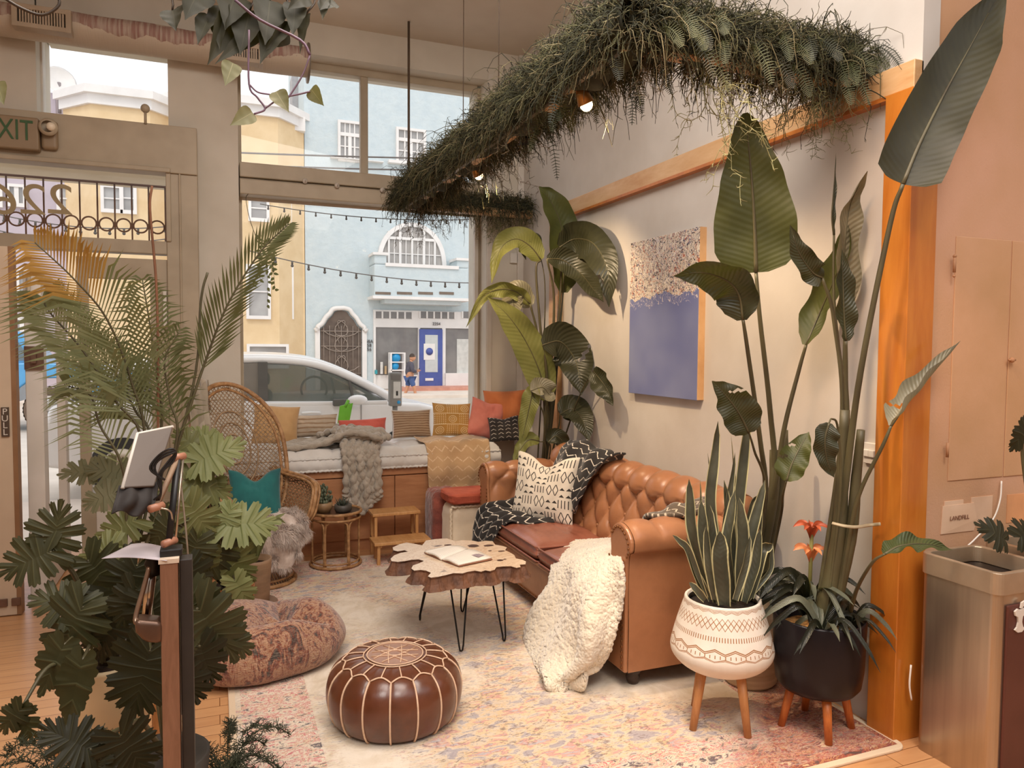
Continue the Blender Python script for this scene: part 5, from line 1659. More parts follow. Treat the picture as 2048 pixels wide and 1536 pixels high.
# sheepskin
FUR = mat('sheepskin', (226, 210, 198), (186, 164, 150), 1, 14, 4, sheen=.6)
fu = MB()
rows = [[ch(-.16, -.10, .46), ch(.02, -.12, .48), ch(.17, -.08, .47)],
        [ch(-.21, .08, .47), ch(.03, .06, .49), ch(.20, .08, .48)],
        [ch(-.21, .20, .44), ch(.03, .22, .46), ch(.21, .20, .45)],
        [ch(-.19, .26, .34), ch(.03, .29, .35), ch(.19, .27, .36)],
        [ch(-.15, .265, .24), ch(.02, .29, .23), ch(.13, .275, .26)],
        [ch(-.10, .255, .17), ch(.02, .275, .15), ch(.09, .265, .19)]]
base_ = loft(rows, 30, 40, .015, 9, 2)
for (x, y, z) in []: pass
def rw(u, v): return cat([cat([V(q) for q in r_], u) for r_ in rows], v)
fu.v += base_.v; fu.f += base_.f; fu.uv += base_.uv; fu.mi += base_.mi
for k in range(15000):
    u, v = random.random(), random.random()
    p = rw(u, v)
    e_ = .02
    nn_ = (rw(min(u + e_, 1), v) - rw(max(u - e_, 0), v)).cross(rw(u, min(v + e_, 1)) - rw(u, max(v - e_, 0)))
    if nn_.length < 1e-9: continue
    nn_.normalize()
    if nn_.dot(FD) < 0 and nn_.z < 0: nn_ = -nn_
    cl = V((nz(p, 16, 1), nz(p, 16, 2), nz(p, 16, 3))) * 1.5
    d = (nn_ * .55 + cl * .8 + V((random.uniform(-.3, .3), random.uniform(-.3, .3), random.uniform(-.5, .1))) + V((0, 0, -.35))).normalized()
    L = random.uniform(.03, .055)
    s1 = d.orthogonal().normalized() * .0016
    s1 = Matrix.Rotation(random.random() * 6.3, 3, d) @ s1
    mid_ = p + d * L * .55; tip_ = p + d * L + V((0, 0, -.012))
    o_ = len(fu.v)
    fu.v += [tuple(p - s1), tuple(p + s1), tuple(mid_ + s1 * .8), tuple(mid_ - s1 * .8), tuple(tip_)]
    fu.uv += [(0, 0)] * 5
    fu.f += [(o_, o_ + 1, o_ + 2, o_ + 3), (o_ + 3, o_ + 2, o_ + 4)]
    fu.mi += [0, 0]
tag(fu.build('sheepskin', FUR), 'shaggy pale sheepskin draped over the peacock chair seat', 'sheepskin')

# ------------------------------------------------------------ painting
py0, py1 = 3.56, 4.315
pz0, pz1 = 1.305, 2.29
PA = NT('scribble_painting')
co = PA.coord('Object')
xyz = PA.sep(co)
uv_y, uv_z = xyz[1], xyz[2]
hz_ = PA.math('ADD', PA.math('ADD', uv_z, 1.305), PA.math('MULTIPLY', PA.noise(PA.coord('Object', (1, 6, 1)), 2, 2), .12))
top_m = PA.ramp(PA.math('SUBTRACT', hz_, 1.93), [(.0, 0), (.06, 1)])
c = rgb(222, 208, 190)
for i, (sc_, cc_, th_2) in enumerate(((9, (84, 82, 120), .016), (12, (40, 34, 40), .016), (8, (186, 96, 66), .014), (15, (60, 52, 56), .018), (11, (238, 228, 214), .02))):
    nn_ = PA.noise(PA.coord('Object', (1, 1, 1), loc=(i * 3.1, i * 1.7, i)), sc_, 1.5, .5, 2.5)
    ln_ = PA.math('LESS_THAN', PA.math('ABSOLUTE', PA.math('SUBTRACT', nn_, .5)), th_2)
    c = PA.mix(ln_, c, rgb(*cc_))
bluec = PA.ramp(PA.noise(co, 2.2, 2), [(.3, rgb(104, 112, 160)), (.7, rgb(134, 142, 178))])
lw = PA.noise(PA.coord('Object', loc=(9, 4, 2)), 14, 1.5, .5, 2.5)
wl = PA.math('MULTIPLY', PA.math('LESS_THAN', PA.math('ABSOLUTE', PA.math('SUBTRACT', lw, .5)), .014), PA.math('GREATER_THAN', hz_, 1.93))
fin = PA.mix(PA.math('GREATER_THAN', hz_, 1.985), bluec, c)
fin = PA.mix(wl, fin, rgb(214, 204, 204))
PA.base(fin)
PA.set(Roughness=.55)
ptg = thing('painting', 'canvas with tangled scribbles above a plain blue field on the right wall', 'painting', (WX, (py0 + py1) / 2, pz0))
MB().box((WX - .045, py0, pz0), (WX - .001, py1, pz1)).build('canvas', PA.m, ptg, bev=.002, smooth=False)
MB().box((WX - .043, py0 - .004, pz0 + .002), (WX - .001, py0 - .0005, pz1 - .002)).build('canvas_edge', mat('canvas_tan', (224, 180, 130), (206, 158, 108)), ptg, smooth=False)

# ------------------------------------------------------------ bins
BT = .80
def bin_(nm, lbl, x0, x1, y0, y1, zt_b, panel):
    b_ = thing('trash_bin', lbl, 'bin', ((x0 + x1) / 2, (y0 + y1) / 2, 0))
    MB().prism(rrect(x0 + .006, x1 - .006, y0 + .006, y1 - .006, .03, .0), (0, 0, zt_b - .075)).build('body', STEEL, b_, smooth=False)
    rim = MB()
    o1 = rrect(x0, x1, y0, y1, .035, zt_b - .08); o2 = rrect(x0, x1, y0, y1, .035, zt_b); o3 = rrect(x0 + .02, x1 - .02, y0 + .02, y1 - .02, .03, zt_b); o4 = rrect(x0 + .025, x1 - .025, y0 + .025, y1 - .025, .03, zt_b - .06)
    n4 = len(o1)
    vs = o1 + o2 + o3 + o4
    fs = [(k * n4 + i, k * n4 + (i + 1) % n4, (k + 1) * n4 + (i + 1) % n4, (k + 1) * n4 + i) for k in range(3) for i in range(n4)]
    rim.add(vs, fs)
    ri = rim.build('rim', mat('rim_steel', (200, 182, 158), (176, 156, 132), .35, 5, metal=.7), b_, bev=.004, smooth=False)
    MB().prism(rrect(x0 + .026, x1 - .026, y0 + .026, y1 - .026, .03, zt_b - .075), (0, 0, .012)).build('opening', mat('bin_liner', (30, 24, 22), (44, 34, 28), .5), b_, smooth=False)
    if panel:
        MB().box((x0 + .045, y0 - .004, .03), (x1 - .03, y0 + .006, zt_b - .12)).build('front_panel', mat('bin_brown', (92, 48, 38), (78, 38, 30), .5, 4), b_, bev=.004, smooth=False)
    return b_
b1 = bin_('a', 'stainless steel waste bin with apple core symbol in front of the orange post', 2.60, 2.92, 1.80, 2.13, BT, True)
ap = at(2040, 1238, 1.79)
WH = mat('decal_white', (226, 214, 200))
def decal(pts_, y=1.788): return [V((ap.x + a_ * .0011, y, ap.z - b_ * .0011)) for a_, b_ in pts_]
MB().prism(decal([(-28, -28), (-14, -36), (0, -30), (14, -36), (28, -28), (24, -14), (12, -8), (9, 10), (14, 26), (24, 34), (10, 44), (-10, 44), (-24, 34), (-14, 26), (-9, 10), (-12, -8), (-24, -14)]), (0, .006, 0)).build('apple_symbol', WH, b1, smooth=False)
MB().prism(decal([(0, -36), (4, -54), (22, -60), (18, -46), (6, -36)]), (0, .006, 0)).build('apple_leaf', WH, b1, smooth=False)
b2 = bin_('b', 'stainless steel bin with an open dark top behind the apple bin', 2.96, 3.30, 1.78, 2.13, BT + .02, True)
tag(MB().tube([at(1822, 1330, 2.15), at(1819, 1370, 2.15), at(1823, 1400, 2.15)], .004, 6, 12).build('cable', WHITEP), 'short white cable end beside the orange post and steel bin', 'cable')
# ------------------------------------------------------------ plants
def leafmat(name, c1, c2, vein=None, rib=0, rough=.42, trans=.25, ribk=26, edge=None, vw=.03, backlit=None):
    if name in MATS: return MATS[name]
    n_ = NT(name)
    uv = n_.sep(n_.coord('UV'))
    f_ = n_.noise(n_.coord('Object'), 7, 3)
    c_ = n_.ramp(f_, [(.35, rgb(*c1)), (.65, rgb(*c2))])
    a_ = n_.math('ABSOLUTE', n_.math('SUBTRACT', n_.math('MULTIPLY', uv[0], 2), 1))
    if vein:
        c_ = n_.mix(n_.math('LESS_THAN', a_, vw), c_, rgb(*vein))
    if edge:
        c_ = n_.mix(n_.math('GREATER_THAN', a_, .80), c_, rgb(*edge))
    n_.base(c_)
    if rib:
        w_ = n_.math('SINE', n_.math('MULTIPLY', n_.math('ADD', uv[1], n_.math('MULTIPLY', a_, -.10)), ribk * 2 * PI))
        n_.bump(w_, rib, .004)
    n_.set(Roughness=rough, Specular_IOR_Level=.4)
    tl = n_.n('BsdfTranslucent')
    n_.put(tl.inputs[0], n_.mix(.5, c_, rgb(*(backlit or (150, 160, 60)))))
    ms = n_.n('MixShader')
    ms.inputs[0].default_value = trans
    n_.t.links.new(n_.b.outputs[0], ms.inputs[1]); n_.t.links.new(tl.outputs[0], ms.inputs[2])
    n_.t.links.new(ms.outputs[0], n_.out.inputs[0])
    MATS[name] = n_.m
    return n_.m
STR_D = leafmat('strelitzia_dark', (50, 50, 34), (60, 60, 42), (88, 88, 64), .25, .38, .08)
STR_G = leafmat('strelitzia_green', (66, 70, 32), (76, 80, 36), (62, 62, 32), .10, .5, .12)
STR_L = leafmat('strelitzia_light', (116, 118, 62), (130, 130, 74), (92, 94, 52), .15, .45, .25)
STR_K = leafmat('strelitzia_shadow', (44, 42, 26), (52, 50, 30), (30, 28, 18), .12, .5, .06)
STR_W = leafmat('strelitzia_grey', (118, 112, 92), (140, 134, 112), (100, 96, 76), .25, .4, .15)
STEMM = mat('petiole', (92, 86, 58), (66, 58, 38), .5, 6, 3, stretch=(1, 1, .4))
STEMD = mat('petiole_dark', (72, 56, 40), (52, 40, 28), .5, 6, 3)
SOIL = mat('soil', (52, 38, 28), (34, 25, 19), 1, 40, 4, bump=1, bscale=60)
COIR = mat('coir', (196, 146, 84), (150, 100, 50), 1, 60, 4, bump=1, bscale=90)

def leaf(mb, pts, hw, roll=0, fold=.25, wave=.015, prof=None, n=26, m=7, face=None, curl=0, tear=()):
    """blade along pts; hw in metres; roll (degrees) about the midrib; fold: V angle"""
    prof = prof or [(0, .25), (.08, .72), (.22, .98), (.42, 1), (.65, .82), (.85, .45), (1, .02)]
    P_ = [cat(pts, i / n) for i in range(n + 1)]
    def wp(t_):
        for (a_, x0), (b_, x1) in zip(prof, prof[1:]):
            if t_ <= b_:
                k_ = (t_ - a_) / (b_ - a_)
                k_ = k_ * k_ * (3 - 2 * k_) * .5 + k_ * .5
                return x0 + (x1 - x0) * k_
        return prof[-1][1]
    vs = []; uvs = []
    for i, p in enumerate(P_):
        t_ = i / n
        tan = (P_[min(i + 1, n)] - P_[max(i - 1, 0)]).normalized()
        view = V(face) if face else (CAM - p)
        view = (view - tan * view.dot(tan)).normalized()
        rl = roll[0] + (roll[1] - roll[0]) * t_ if isinstance(roll, tuple) else roll
        nrm = Matrix.Rotation(math.radians(rl), 3, tan) @ view
        sd = tan.cross(nrm)
        w_ = hw * wp(t_)
        for j in range(-m, m + 1):
            a_ = j / m
            for (tt_, side_, dp) in tear:
                pass
            ang = fold * abs(a_) ** .7 * (1 if fold >= 0 else 1) + curl * a_ * a_
            x = w_ * a_ * math.cos(ang)
            z = w_ * abs(a_) * math.sin(ang) + wave * abs(a_) * (math.sin(t_ * 19 + a_ * 2) * .6 + nz((p.x * 9 + a_, p.y * 9, p.z * 9), 1, 4)) * min(1, w_ / .05)
            vs.append(p + sd * x + nrm * z)
            uvs.append((j / m / 2 + .5, t_))
    W_ = 2 * m + 1
    fs = []
    for i in range(n):
        for j in range(2 * m):
            skip = False
            for (tt_, side_, dp) in tear:
                if abs((i + .5) / n + .12 * (abs(j + .5 - m) / m) - tt_) < .5 / n * 1.1 and (j - m + .5) * side_ > 0 and abs(j + .5 - m) / m > 1 - dp:
                    skip = True
            if not skip:
                fs.append((i * W_ + j, i * W_ + j + 1, (i + 1) * W_ + j + 1, (i + 1) * W_ + j))
    mb.add(vs, fs, uvs)
    # raised midrib
    return mb
def keep(p, q):
    """leaves bend along the right wall instead of going through it"""
    return atx(q[0], q[1], 2.49) if p.x > 2.49 and p.y > 2.15 else p
def strel(root, px_pts, y, hwpx, m_, stem=None, sy=None, roll=0, fold=.25, wave=.02, sr=.009, stem_m=None, tear=(), curl=0, prof=None):
    """px_pts from leaf base to tip as (x, y[, dy]) photograph points on the plane at distance y; stem: points down to the pot"""
    pts_ = []
    for q in px_pts:
        pts_.append(keep(at(q[0], q[1], y + (q[2] if len(q) > 2 else 0)), q))
    hw_ = hwpx * depth(pts_[len(pts_) // 2]) / F_PX
    mb = MB()
    leaf(mb, pts_, hw_, roll, fold, wave, tear=tear, curl=curl, prof=prof)
    o = mb.build('leaf', m_, root)
    md = MB()
    P_ = [cat(pts_, i / 16) for i in range(15)]
    md.tube(P_, lambda t_: .0055 * (1 - t_ * .8) * max(1, hwpx / 40), 5)
    if stem:
        sp_ = [pts_[0]] + [(V(q) if isinstance(q, V) else keep(at(q[0], q[1], q[2]), q)) for q in stem]
        md.tube(sp_, lambda t_: sr * (.75 + .9 * t_), 7, 24)
    md.build('stalk', stem_m or STEMM, root if False else o)
    return o
# --- far bird of paradise, behind the sofa end
pcx = V((2.33, 5.30, 0))
fp = thing('bird_of_paradise_plant', 'tall leafy plant in the corner between the bench and the sofa, left of the painting', 'potted plant', pcx)
MB().lathe([(0, .0), (.13, .0), (.165, .02), (.185, .30), (.19, .34), (.17, .34), (.165, .30), (0, .30)], pcx, 32).build('pot', mat('pot_clay', (190, 160, 130), (170, 140, 110), .7, 6), fp)
MB().lathe([(0, .30), (.166, .30), (.10, .315), (0, .32)], pcx, 24).build('soil', SOIL, fp)
B_ = V((2.32, 5.28, .30))
Yf = 5.15
def bs_(dx, dy): return B_ + V((dx, dy, 0))
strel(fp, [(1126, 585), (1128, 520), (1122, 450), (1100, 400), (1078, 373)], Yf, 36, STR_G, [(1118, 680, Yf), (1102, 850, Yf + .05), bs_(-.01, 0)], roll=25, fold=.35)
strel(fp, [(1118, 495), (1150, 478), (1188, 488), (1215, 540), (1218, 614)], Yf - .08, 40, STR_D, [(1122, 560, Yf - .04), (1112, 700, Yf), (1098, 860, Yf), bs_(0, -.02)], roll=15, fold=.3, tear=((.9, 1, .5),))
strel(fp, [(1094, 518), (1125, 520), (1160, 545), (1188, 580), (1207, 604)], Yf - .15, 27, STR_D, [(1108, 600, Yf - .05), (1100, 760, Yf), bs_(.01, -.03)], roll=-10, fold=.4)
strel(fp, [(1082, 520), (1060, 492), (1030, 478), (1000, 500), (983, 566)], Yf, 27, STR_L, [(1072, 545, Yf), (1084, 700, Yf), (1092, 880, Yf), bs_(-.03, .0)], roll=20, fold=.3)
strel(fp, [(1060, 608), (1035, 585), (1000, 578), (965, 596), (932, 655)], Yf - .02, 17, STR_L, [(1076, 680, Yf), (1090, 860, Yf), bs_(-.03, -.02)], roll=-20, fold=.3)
strel(fp, [(1062, 612), (1045, 590), (1028, 590), (1030, 620), (1044, 648)], Yf + .03, 30, STR_W, [(1080, 700, Yf + .03), (1092, 860, Yf + .03), bs_(-.02, .03)], roll=40, fold=.2)
strel(fp, [(1094, 800), (1078, 740), (1050, 680), (1015, 630), (975, 594)], Yf - .06, 34, STR_L, [(1096, 850, Yf - .03), bs_(-.03, -.04)], roll=8, fold=.2, sr=.007)
strel(fp, [(1085, 690), (1120, 683), (1148, 715), (1158, 750), (1163, 790)], Yf - .12, 42, STR_D, [(1088, 700, Yf - .1), (1094, 800, Yf - .06), bs_(-.01, -.05)], roll=0, fold=.25, tear=((.6, -1, .9),))
strel(fp, [(1186, 742), (1205, 765), (1217, 785), (1226, 812)], Yf - .1, 26, STR_D, [(1160, 790, Yf - .1), (1128, 880, Yf - .05), bs_(.03, -.03)], roll=25, fold=.5, sr=.005)
strel(fp, [(1120, 828), (1145, 818), (1165, 840), (1178, 884)], Yf - .13, 30, STR_D, [(1118, 850, Yf - .1), (1108, 890, Yf - .05), bs_(.01, -.05)], roll=-15, fold=.25, sr=.005)
strel(fp, [(1068, 770), (1062, 800), (1052, 845), (1040, 895)], Yf - .18, 19, STR_L, [(1080, 770, Yf - .15), (1095, 850, Yf - .1), bs_(-.02, -.06)], roll=10, fold=.25, sr=.005)
strel(fp, [(1062, 782), (1085, 775), (1100, 790), (1108, 785)], Yf - .2, 22, STR_W, [(1090, 850, Yf - .15), bs_(-.01, -.06)], roll=-30, fold=.3, sr=.005)
strel(fp, [(1078, 882), (1058, 880), (1040, 900), (1026, 925)], Yf - .2, 16, STR_L, [(1092, 900, Yf - .15), bs_(-.02, -.07)], roll=20, fold=.4, sr=.004)
strel(fp, [(1096, 885), (1112, 872), (1128, 888), (1130, 905)], Yf - .2, 18, STR_D, [(1100, 905, Yf - .12), bs_(.0, -.06)], roll=-10, fold=.5, sr=.004)
strel(fp, [(1080, 500), (1068, 480), (1046, 484), (1052, 520)], Yf + .05, 16, STR_D, [(1090, 620, Yf + .05), bs_(.0, .05)], roll=40, fold=.3, sr=.004)
MB().tube([bs_(0, 0), bs_(.0, 0) + V((0, 0, .38))], .055, 10).build('stem_clump', STEMD, fp)

# --- white ceramic planter with snake plant
wc = V((1.985, 2.56, 0))
WZ = .245
def on_rug(z): return max(z, .013)
sn = thing('snake_plant', 'snake plant in a white patterned bowl planter on wooden legs before the sofa arm', 'potted plant', wc)
CER = NT('patterned_ceramic')
uv = CER.sep(CER.coord('UV'))
u_, v_ = uv[0], uv[1]
def zig(k, amp, v0, th_, ph=0):
    a_ = CER.math('ABSOLUTE', CER.math('SUBTRACT', CER.math('FRACT', CER.math('ADD', CER.math('MULTIPLY', u_, k), ph)), .5))
    return CER.math('LESS_THAN', CER.math('ABSOLUTE', CER.math('SUBTRACT', CER.math('SUBTRACT', v_, v0), CER.math('MULTIPLY', CER.math('SUBTRACT', a_, .25), amp))), th_)
marks = [zig(22, .045, .80, .0035), zig(22, .045, .78, .0035), zig(22, .045, .765, .003),
         zig(24, .11, .69, .0035), zig(24, .11, .69, .0035, .5), zig(24, .11, .665, .0035, .25), zig(24, .11, .665, .0035, .75),
         zig(16, .05, .515, .0035), zig(16, .05, .505, .003), zig(16, .05, .455, .0035, .5), zig(16, .05, .445, .003, .5)]
tot = marks[0]
for k_ in marks[1:]:
    tot = CER.math('MAXIMUM', tot, k_)
tick = CER.math('MULTIPLY', CER.math('LESS_THAN', CER.math('FRACT', CER.math('MULTIPLY', u_, 110)), .35), CER.math('LESS_THAN', CER.math('ABSOLUTE', CER.math('SUBTRACT', v_, .585)), .014))
tick2 = CER.math('MULTIPLY', CER.math('LESS_THAN', CER.math('FRACT', CER.math('MULTIPLY', u_, 64)), .18), CER.math('LESS_THAN', CER.math('ABSOLUTE', CER.math('SUBTRACT', v_, .48)), .012))
tot = CER.math('MAXIMUM', CER.math('MAXIMUM', tot, tick), tick2)
CER.base(CER.mix(tot, CER.ramp(CER.noise(CER.coord('Object'), 12, 3), [(.3, rgb(238, 228, 214)), (.7, rgb(226, 214, 198))]), rgb(160, 110, 66)))
CER.set(Roughness=.55)
wprof = [(0, 0), (.10, .0), (.135, .008), (.175, .03), (.205, .062), (.214, .09), (.211, .115), (.200, .16), (.186, .21), (.172, .255), (.160, .290), (.157, .305), (.148, .308), (.142, .296)]
# resample so v follows height
pp_ = [cat([V((a_, b_, 0)) for a_, b_ in wprof], i / 40) for i in range(41)]
MB().lathe([(p.x, p.y) for p in pp_], wc + V((0, 0, WZ)), 56).build('planter_bowl', CER.m, sn)
MB().lathe([(0, .27), (.15, .272), (.08, .285), (0, .29)], wc + V((0, 0, WZ)), 24).build('soil', SOIL, sn)
for k in range(4):
    a_ = math.radians(-100 + 90 * k + 18)
    t0 = wc + V((math.cos(a_) * .105, math.sin(a_) * .105, WZ + .03)); t1 = wc + V((math.cos(a_) * .155, math.sin(a_) * .155, .013))
    MB().tube([t0, t1], lambda t_: .021 - .006 * t_, 14).build('leg', BEECH, sn)
SNK = leafmat('snake_leaf', (86, 86, 70), (62, 62, 50), None, .12, .45, .05, 14, (196, 188, 142))
random.seed(11)
sb_ = wc + V((0, 0, WZ + .27))
def snleaf(px0, pxm, px1, hwpx, y, roll):
    p0 = at(px0[0], px0[1], y); pm_ = at(pxm[0], pxm[1], y); p1 = at(px1[0], px1[1], y + .01)
    mb = MB()
    leaf(mb, [p0, p0.lerp(pm_, .5), pm_, pm_.lerp(p1, .55), p1], hwpx * depth(pm_) / F_PX, (roll - 15, roll + 15), .45, .004, [(0, .75), (.3, 1), (.65, .95), (.88, .6), (1, .02)], 20, 3)
    mb.build('leaf', SNK, sn)
SNL = [((1440, 1190), (1420, 1000), (1436, 842), 13, 2.58, 10), ((1460, 1190), (1478, 1000), (1500, 800), 13, 2.60, 5), ((1425, 1195), (1385, 1060), (1378, 958), 13, 2.62, -20),
       ((1410, 1195), (1375, 1100), (1345, 1070), 9, 2.50, 20), ((1475, 1200), (1500, 1080), (1530, 960), 13, 2.56, -10), ((1450, 1210), (1440, 1120), (1440, 1062), 19, 2.46, 0),
       ((1480, 1200), (1485, 1080), (1478, 995), 15, 2.52, 15), ((1435, 1205), (1408, 1080), (1402, 1000), 13, 2.55, -10), ((1500, 1195), (1525, 1100), (1545, 1090), 12, 2.48, 10),
       ((1440, 1195), (1450, 1040), (1470, 905), 11, 2.60, 40), ((1465, 1200), (1500, 1010), (1530, 975), 8, 2.62, 60), ((1420, 1200), (1390, 1140), (1372, 1072), 8, 2.50, 40),
       ((1490, 1205), (1512, 1130), (1520, 1058), 12, 2.47, -20), ((1445, 1195), (1430, 1060), (1415, 905), 6, 2.63, 50), ((1430, 1200), (1418, 1130), (1412, 1050), 10, 2.47, -30),
       ((1455, 1195), (1462, 1080), (1448, 960), 12, 2.6, 20), ((1495, 1200), (1540, 1140), (1545, 1085), 6, 2.5, 30), ((1470, 1200), (1490, 1130), (1500, 1070), 9, 2.44, 30),
       ((1410, 1200), (1392, 1180), (1378, 1165), 9, 2.44, 20), ((1470, 1205), (1455, 1090), (1470, 980), 14, 2.5, -35), ((1485, 1195), (1470, 1000), (1462, 870), 6, 2.64, 70),
       ((1420, 1195), (1400, 1060), (1400, 960), 7, 2.64, 60), ((1440, 1205), (1425, 1110), (1420, 1010), 13, 2.5, 30), ((1500, 1200), (1507, 1150), (1525, 1010), 9, 2.55, 50)]
for a_ in SNL: snleaf(*a_)

# --- tall textured planter behind with two bird of paradise shoots
vc = V((2.36, 2.83, .013))
pa = thing('bird_of_paradise_plant', 'bird of paradise in a ribbed cream pot behind the snake plant', 'potted plant', vc)
RIB = mat('ribbed_cream', (222, 200, 170), (200, 174, 140), .8, 8, 3, bump=.8, bscale=60, bdist=.004, stretch=(.2, .2, 4))
MB().lathe([(0, 0), (.11, 0), (.125, .02), (.145, .36), (.15, .44), (.14, .445), (.13, .40), (0, .40)], vc, 40).build('pot', RIB, pa)
MB().lathe([(0, .405), (.136, .405), (0, .43)], vc, 24).build('soil', SOIL, pa)
Ya = 2.72
AB = vc + V((-.02, -.02, .40))
def ab(dx, dy): return AB + V((dx, dy, 0))
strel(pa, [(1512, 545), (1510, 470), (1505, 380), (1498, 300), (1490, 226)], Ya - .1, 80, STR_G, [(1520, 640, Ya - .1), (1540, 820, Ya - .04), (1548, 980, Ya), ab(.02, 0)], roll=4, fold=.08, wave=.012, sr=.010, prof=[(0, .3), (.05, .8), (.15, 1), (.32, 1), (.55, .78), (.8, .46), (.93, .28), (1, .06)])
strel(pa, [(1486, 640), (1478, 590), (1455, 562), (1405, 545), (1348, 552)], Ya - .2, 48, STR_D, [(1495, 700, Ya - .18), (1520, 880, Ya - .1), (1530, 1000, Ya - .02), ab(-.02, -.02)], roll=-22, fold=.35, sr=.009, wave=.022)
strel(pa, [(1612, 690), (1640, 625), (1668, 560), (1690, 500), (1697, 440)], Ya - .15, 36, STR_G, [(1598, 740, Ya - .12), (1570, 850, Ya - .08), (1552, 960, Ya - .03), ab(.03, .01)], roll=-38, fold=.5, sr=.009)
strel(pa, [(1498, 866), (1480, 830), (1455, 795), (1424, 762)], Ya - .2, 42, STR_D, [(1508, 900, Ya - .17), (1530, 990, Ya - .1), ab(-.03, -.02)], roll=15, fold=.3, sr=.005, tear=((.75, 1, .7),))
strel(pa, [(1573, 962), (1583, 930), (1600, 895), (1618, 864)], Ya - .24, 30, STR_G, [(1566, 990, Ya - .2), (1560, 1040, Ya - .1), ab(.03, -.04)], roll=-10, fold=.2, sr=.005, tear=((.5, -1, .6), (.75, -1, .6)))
MB().tube([ab(0, 0), at(1545, 1000, Ya), at(1548, 900, Ya)], lambda t_: .032 - .012 * t_, 10, 10).tube([ab(.03, 0), at(1565, 960, Ya), at(1570, 860, Ya)], lambda t_: .024 - .010 * t_, 10, 10).build('stem', STEMM, pa)
# --- black planter on wooden legs
kc = V((2.335, 2.375, 0))
KZ = .185
pb = thing('bird_of_paradise_plant', 'giant bird of paradise in a glossy black planter on wooden legs beside the orange post', 'potted plant', kc)
BLP = mat('glossy_black', (28, 22, 26), (20, 16, 20), .33, 4, spec=.3)
MB().lathe([(0, 0), (.12, 0), (.15, .006), (.168, .03), (.178, .10), (.184, .30), (.18, .31), (.168, .30), (.164, .24), (0, .24)], kc + V((0, 0, KZ)), 48).build('planter', BLP, pb)
MB().lathe([(0, .245), (.16, .245), (.12, .262), (0, .268)], kc + V((0, 0, KZ)), 24, rf=lambda th, s_: 1 + .03 * math.sin(th * 9)).build('coir', COIR, pb)
for k in range(4):
    a_ = math.radians(-115 + 90 * k)
    t0 = kc + V((math.cos(a_) * .10, math.sin(a_) * .10, KZ + .03)); t1 = kc + V((math.cos(a_) * .145, math.sin(a_) * .145, .013))
    MB().tube([t0, t1], lambda t_: .02 - .005 * t_, 14).build('leg', wood('amber_wood', (206, 122, 60), (170, 88, 36), .4, (8, 8, 1), 5), pb)
Yb = 2.32
KB = kc + V((.02, -.01, KZ + .25))
def kb_(dx, dy): return KB + V((dx, dy, 0))
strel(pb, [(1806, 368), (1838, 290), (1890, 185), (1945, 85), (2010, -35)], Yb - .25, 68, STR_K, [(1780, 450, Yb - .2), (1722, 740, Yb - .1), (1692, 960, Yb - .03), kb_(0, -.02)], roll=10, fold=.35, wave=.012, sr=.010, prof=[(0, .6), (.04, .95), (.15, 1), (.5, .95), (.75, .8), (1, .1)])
strel(pb, [(1690, 640), (1688, 560), (1690, 480), (1702, 405), (1735, 342)], Yb + .10, 36, STR_W, [(1688, 760, Yb + .08), (1686, 900, Yb + .05), kb_(-.02, .03)], roll=50, fold=.3, sr=.008)
strel(pb, [(1692, 682), (1688, 630), (1686, 560), (1684, 500)], Yb - .02, 26, STR_D, [(1692, 760, Yb), (1690, 900, Yb), kb_(-.02, 0)], roll=35, fold=.5, sr=.008)
strel(pb, [(1645, 556), (1625, 545), (1598, 505), (1580, 450)], Yb + .08, 26, STR_D, [(1668, 640, Yb + .06), (1684, 860, Yb + .03), kb_(-.03, .02)], roll=20, fold=.3, sr=.008)
strel(pb, [(1668, 470), (1664, 430), (1668, 370), (1672, 305)], Yb + .14, 7, STR_D, [(1668, 600, Yb + .12), (1684, 860, Yb + .05), kb_(-.01, .04)], roll=70, fold=.5, sr=.006)
strel(pb, [(1658, 846), (1650, 880), (1654, 920), (1668, 955)], Yb - .1, 25, STR_D, [(1664, 838, Yb - .08), (1676, 860, Yb - .06), (1680, 1000, Yb - .03), kb_(-.03, -.03)], roll=-20, fold=.2, sr=.004)
strel(pb, [(1782, 852), (1812, 810), (1858, 755), (1921, 682)], Yb - .22, 27, STR_W, [(1766, 890, Yb - .2), (1718, 990, Yb - .1), (1696, 1090, Yb - .04), kb_(.02, -.03)], roll=-55, fold=.9, sr=.007, tear=((.35, -1, .7),))
strel(pb, [(1770, 1108), (1800, 1092), (1850, 1088), (1905, 1100)], Yb - .35, 24, leafmat('strel_mid', (62, 72, 42), (78, 88, 52), (110, 116, 80), .4, .35, .2), [(1745, 1125, Yb - .3), (1715, 1175, Yb - .15), (1700, 1225, Yb - .05)], roll=-50, fold=.25, sr=.0055)
MB().tube([kb_(-.02, 0), at(1676, 1080, Yb), at(1684, 960, Yb), at(1690, 820, Yb)], lambda t_: .036 - .016 * t_, 10, 12).tube([kb_(.02, 0), at(1700, 1080, Yb - .03), at(1712, 960, Yb - .04), at(1722, 860, Yb - .06)], lambda t_: .030 - .014 * t_, 10, 12).build('stem', STEMM, pb)
# strap round the stems tied to the post
sp_ = [at(1664, 1046, Yb - .05), at(1690, 1052, Yb - .09), at(1712, 1054, Yb - .08), at(1740, 1050, 2.28), at(1761, 1048, 2.24)]
tag(MB().tube(sp_, .007, 6, 20, flat=.3).build('plant_tie', mat('tie_strap', (176, 160, 130), (158, 142, 112), .6, 6)), 'pale strap tying the thick plant stems to the orange post', 'strap')

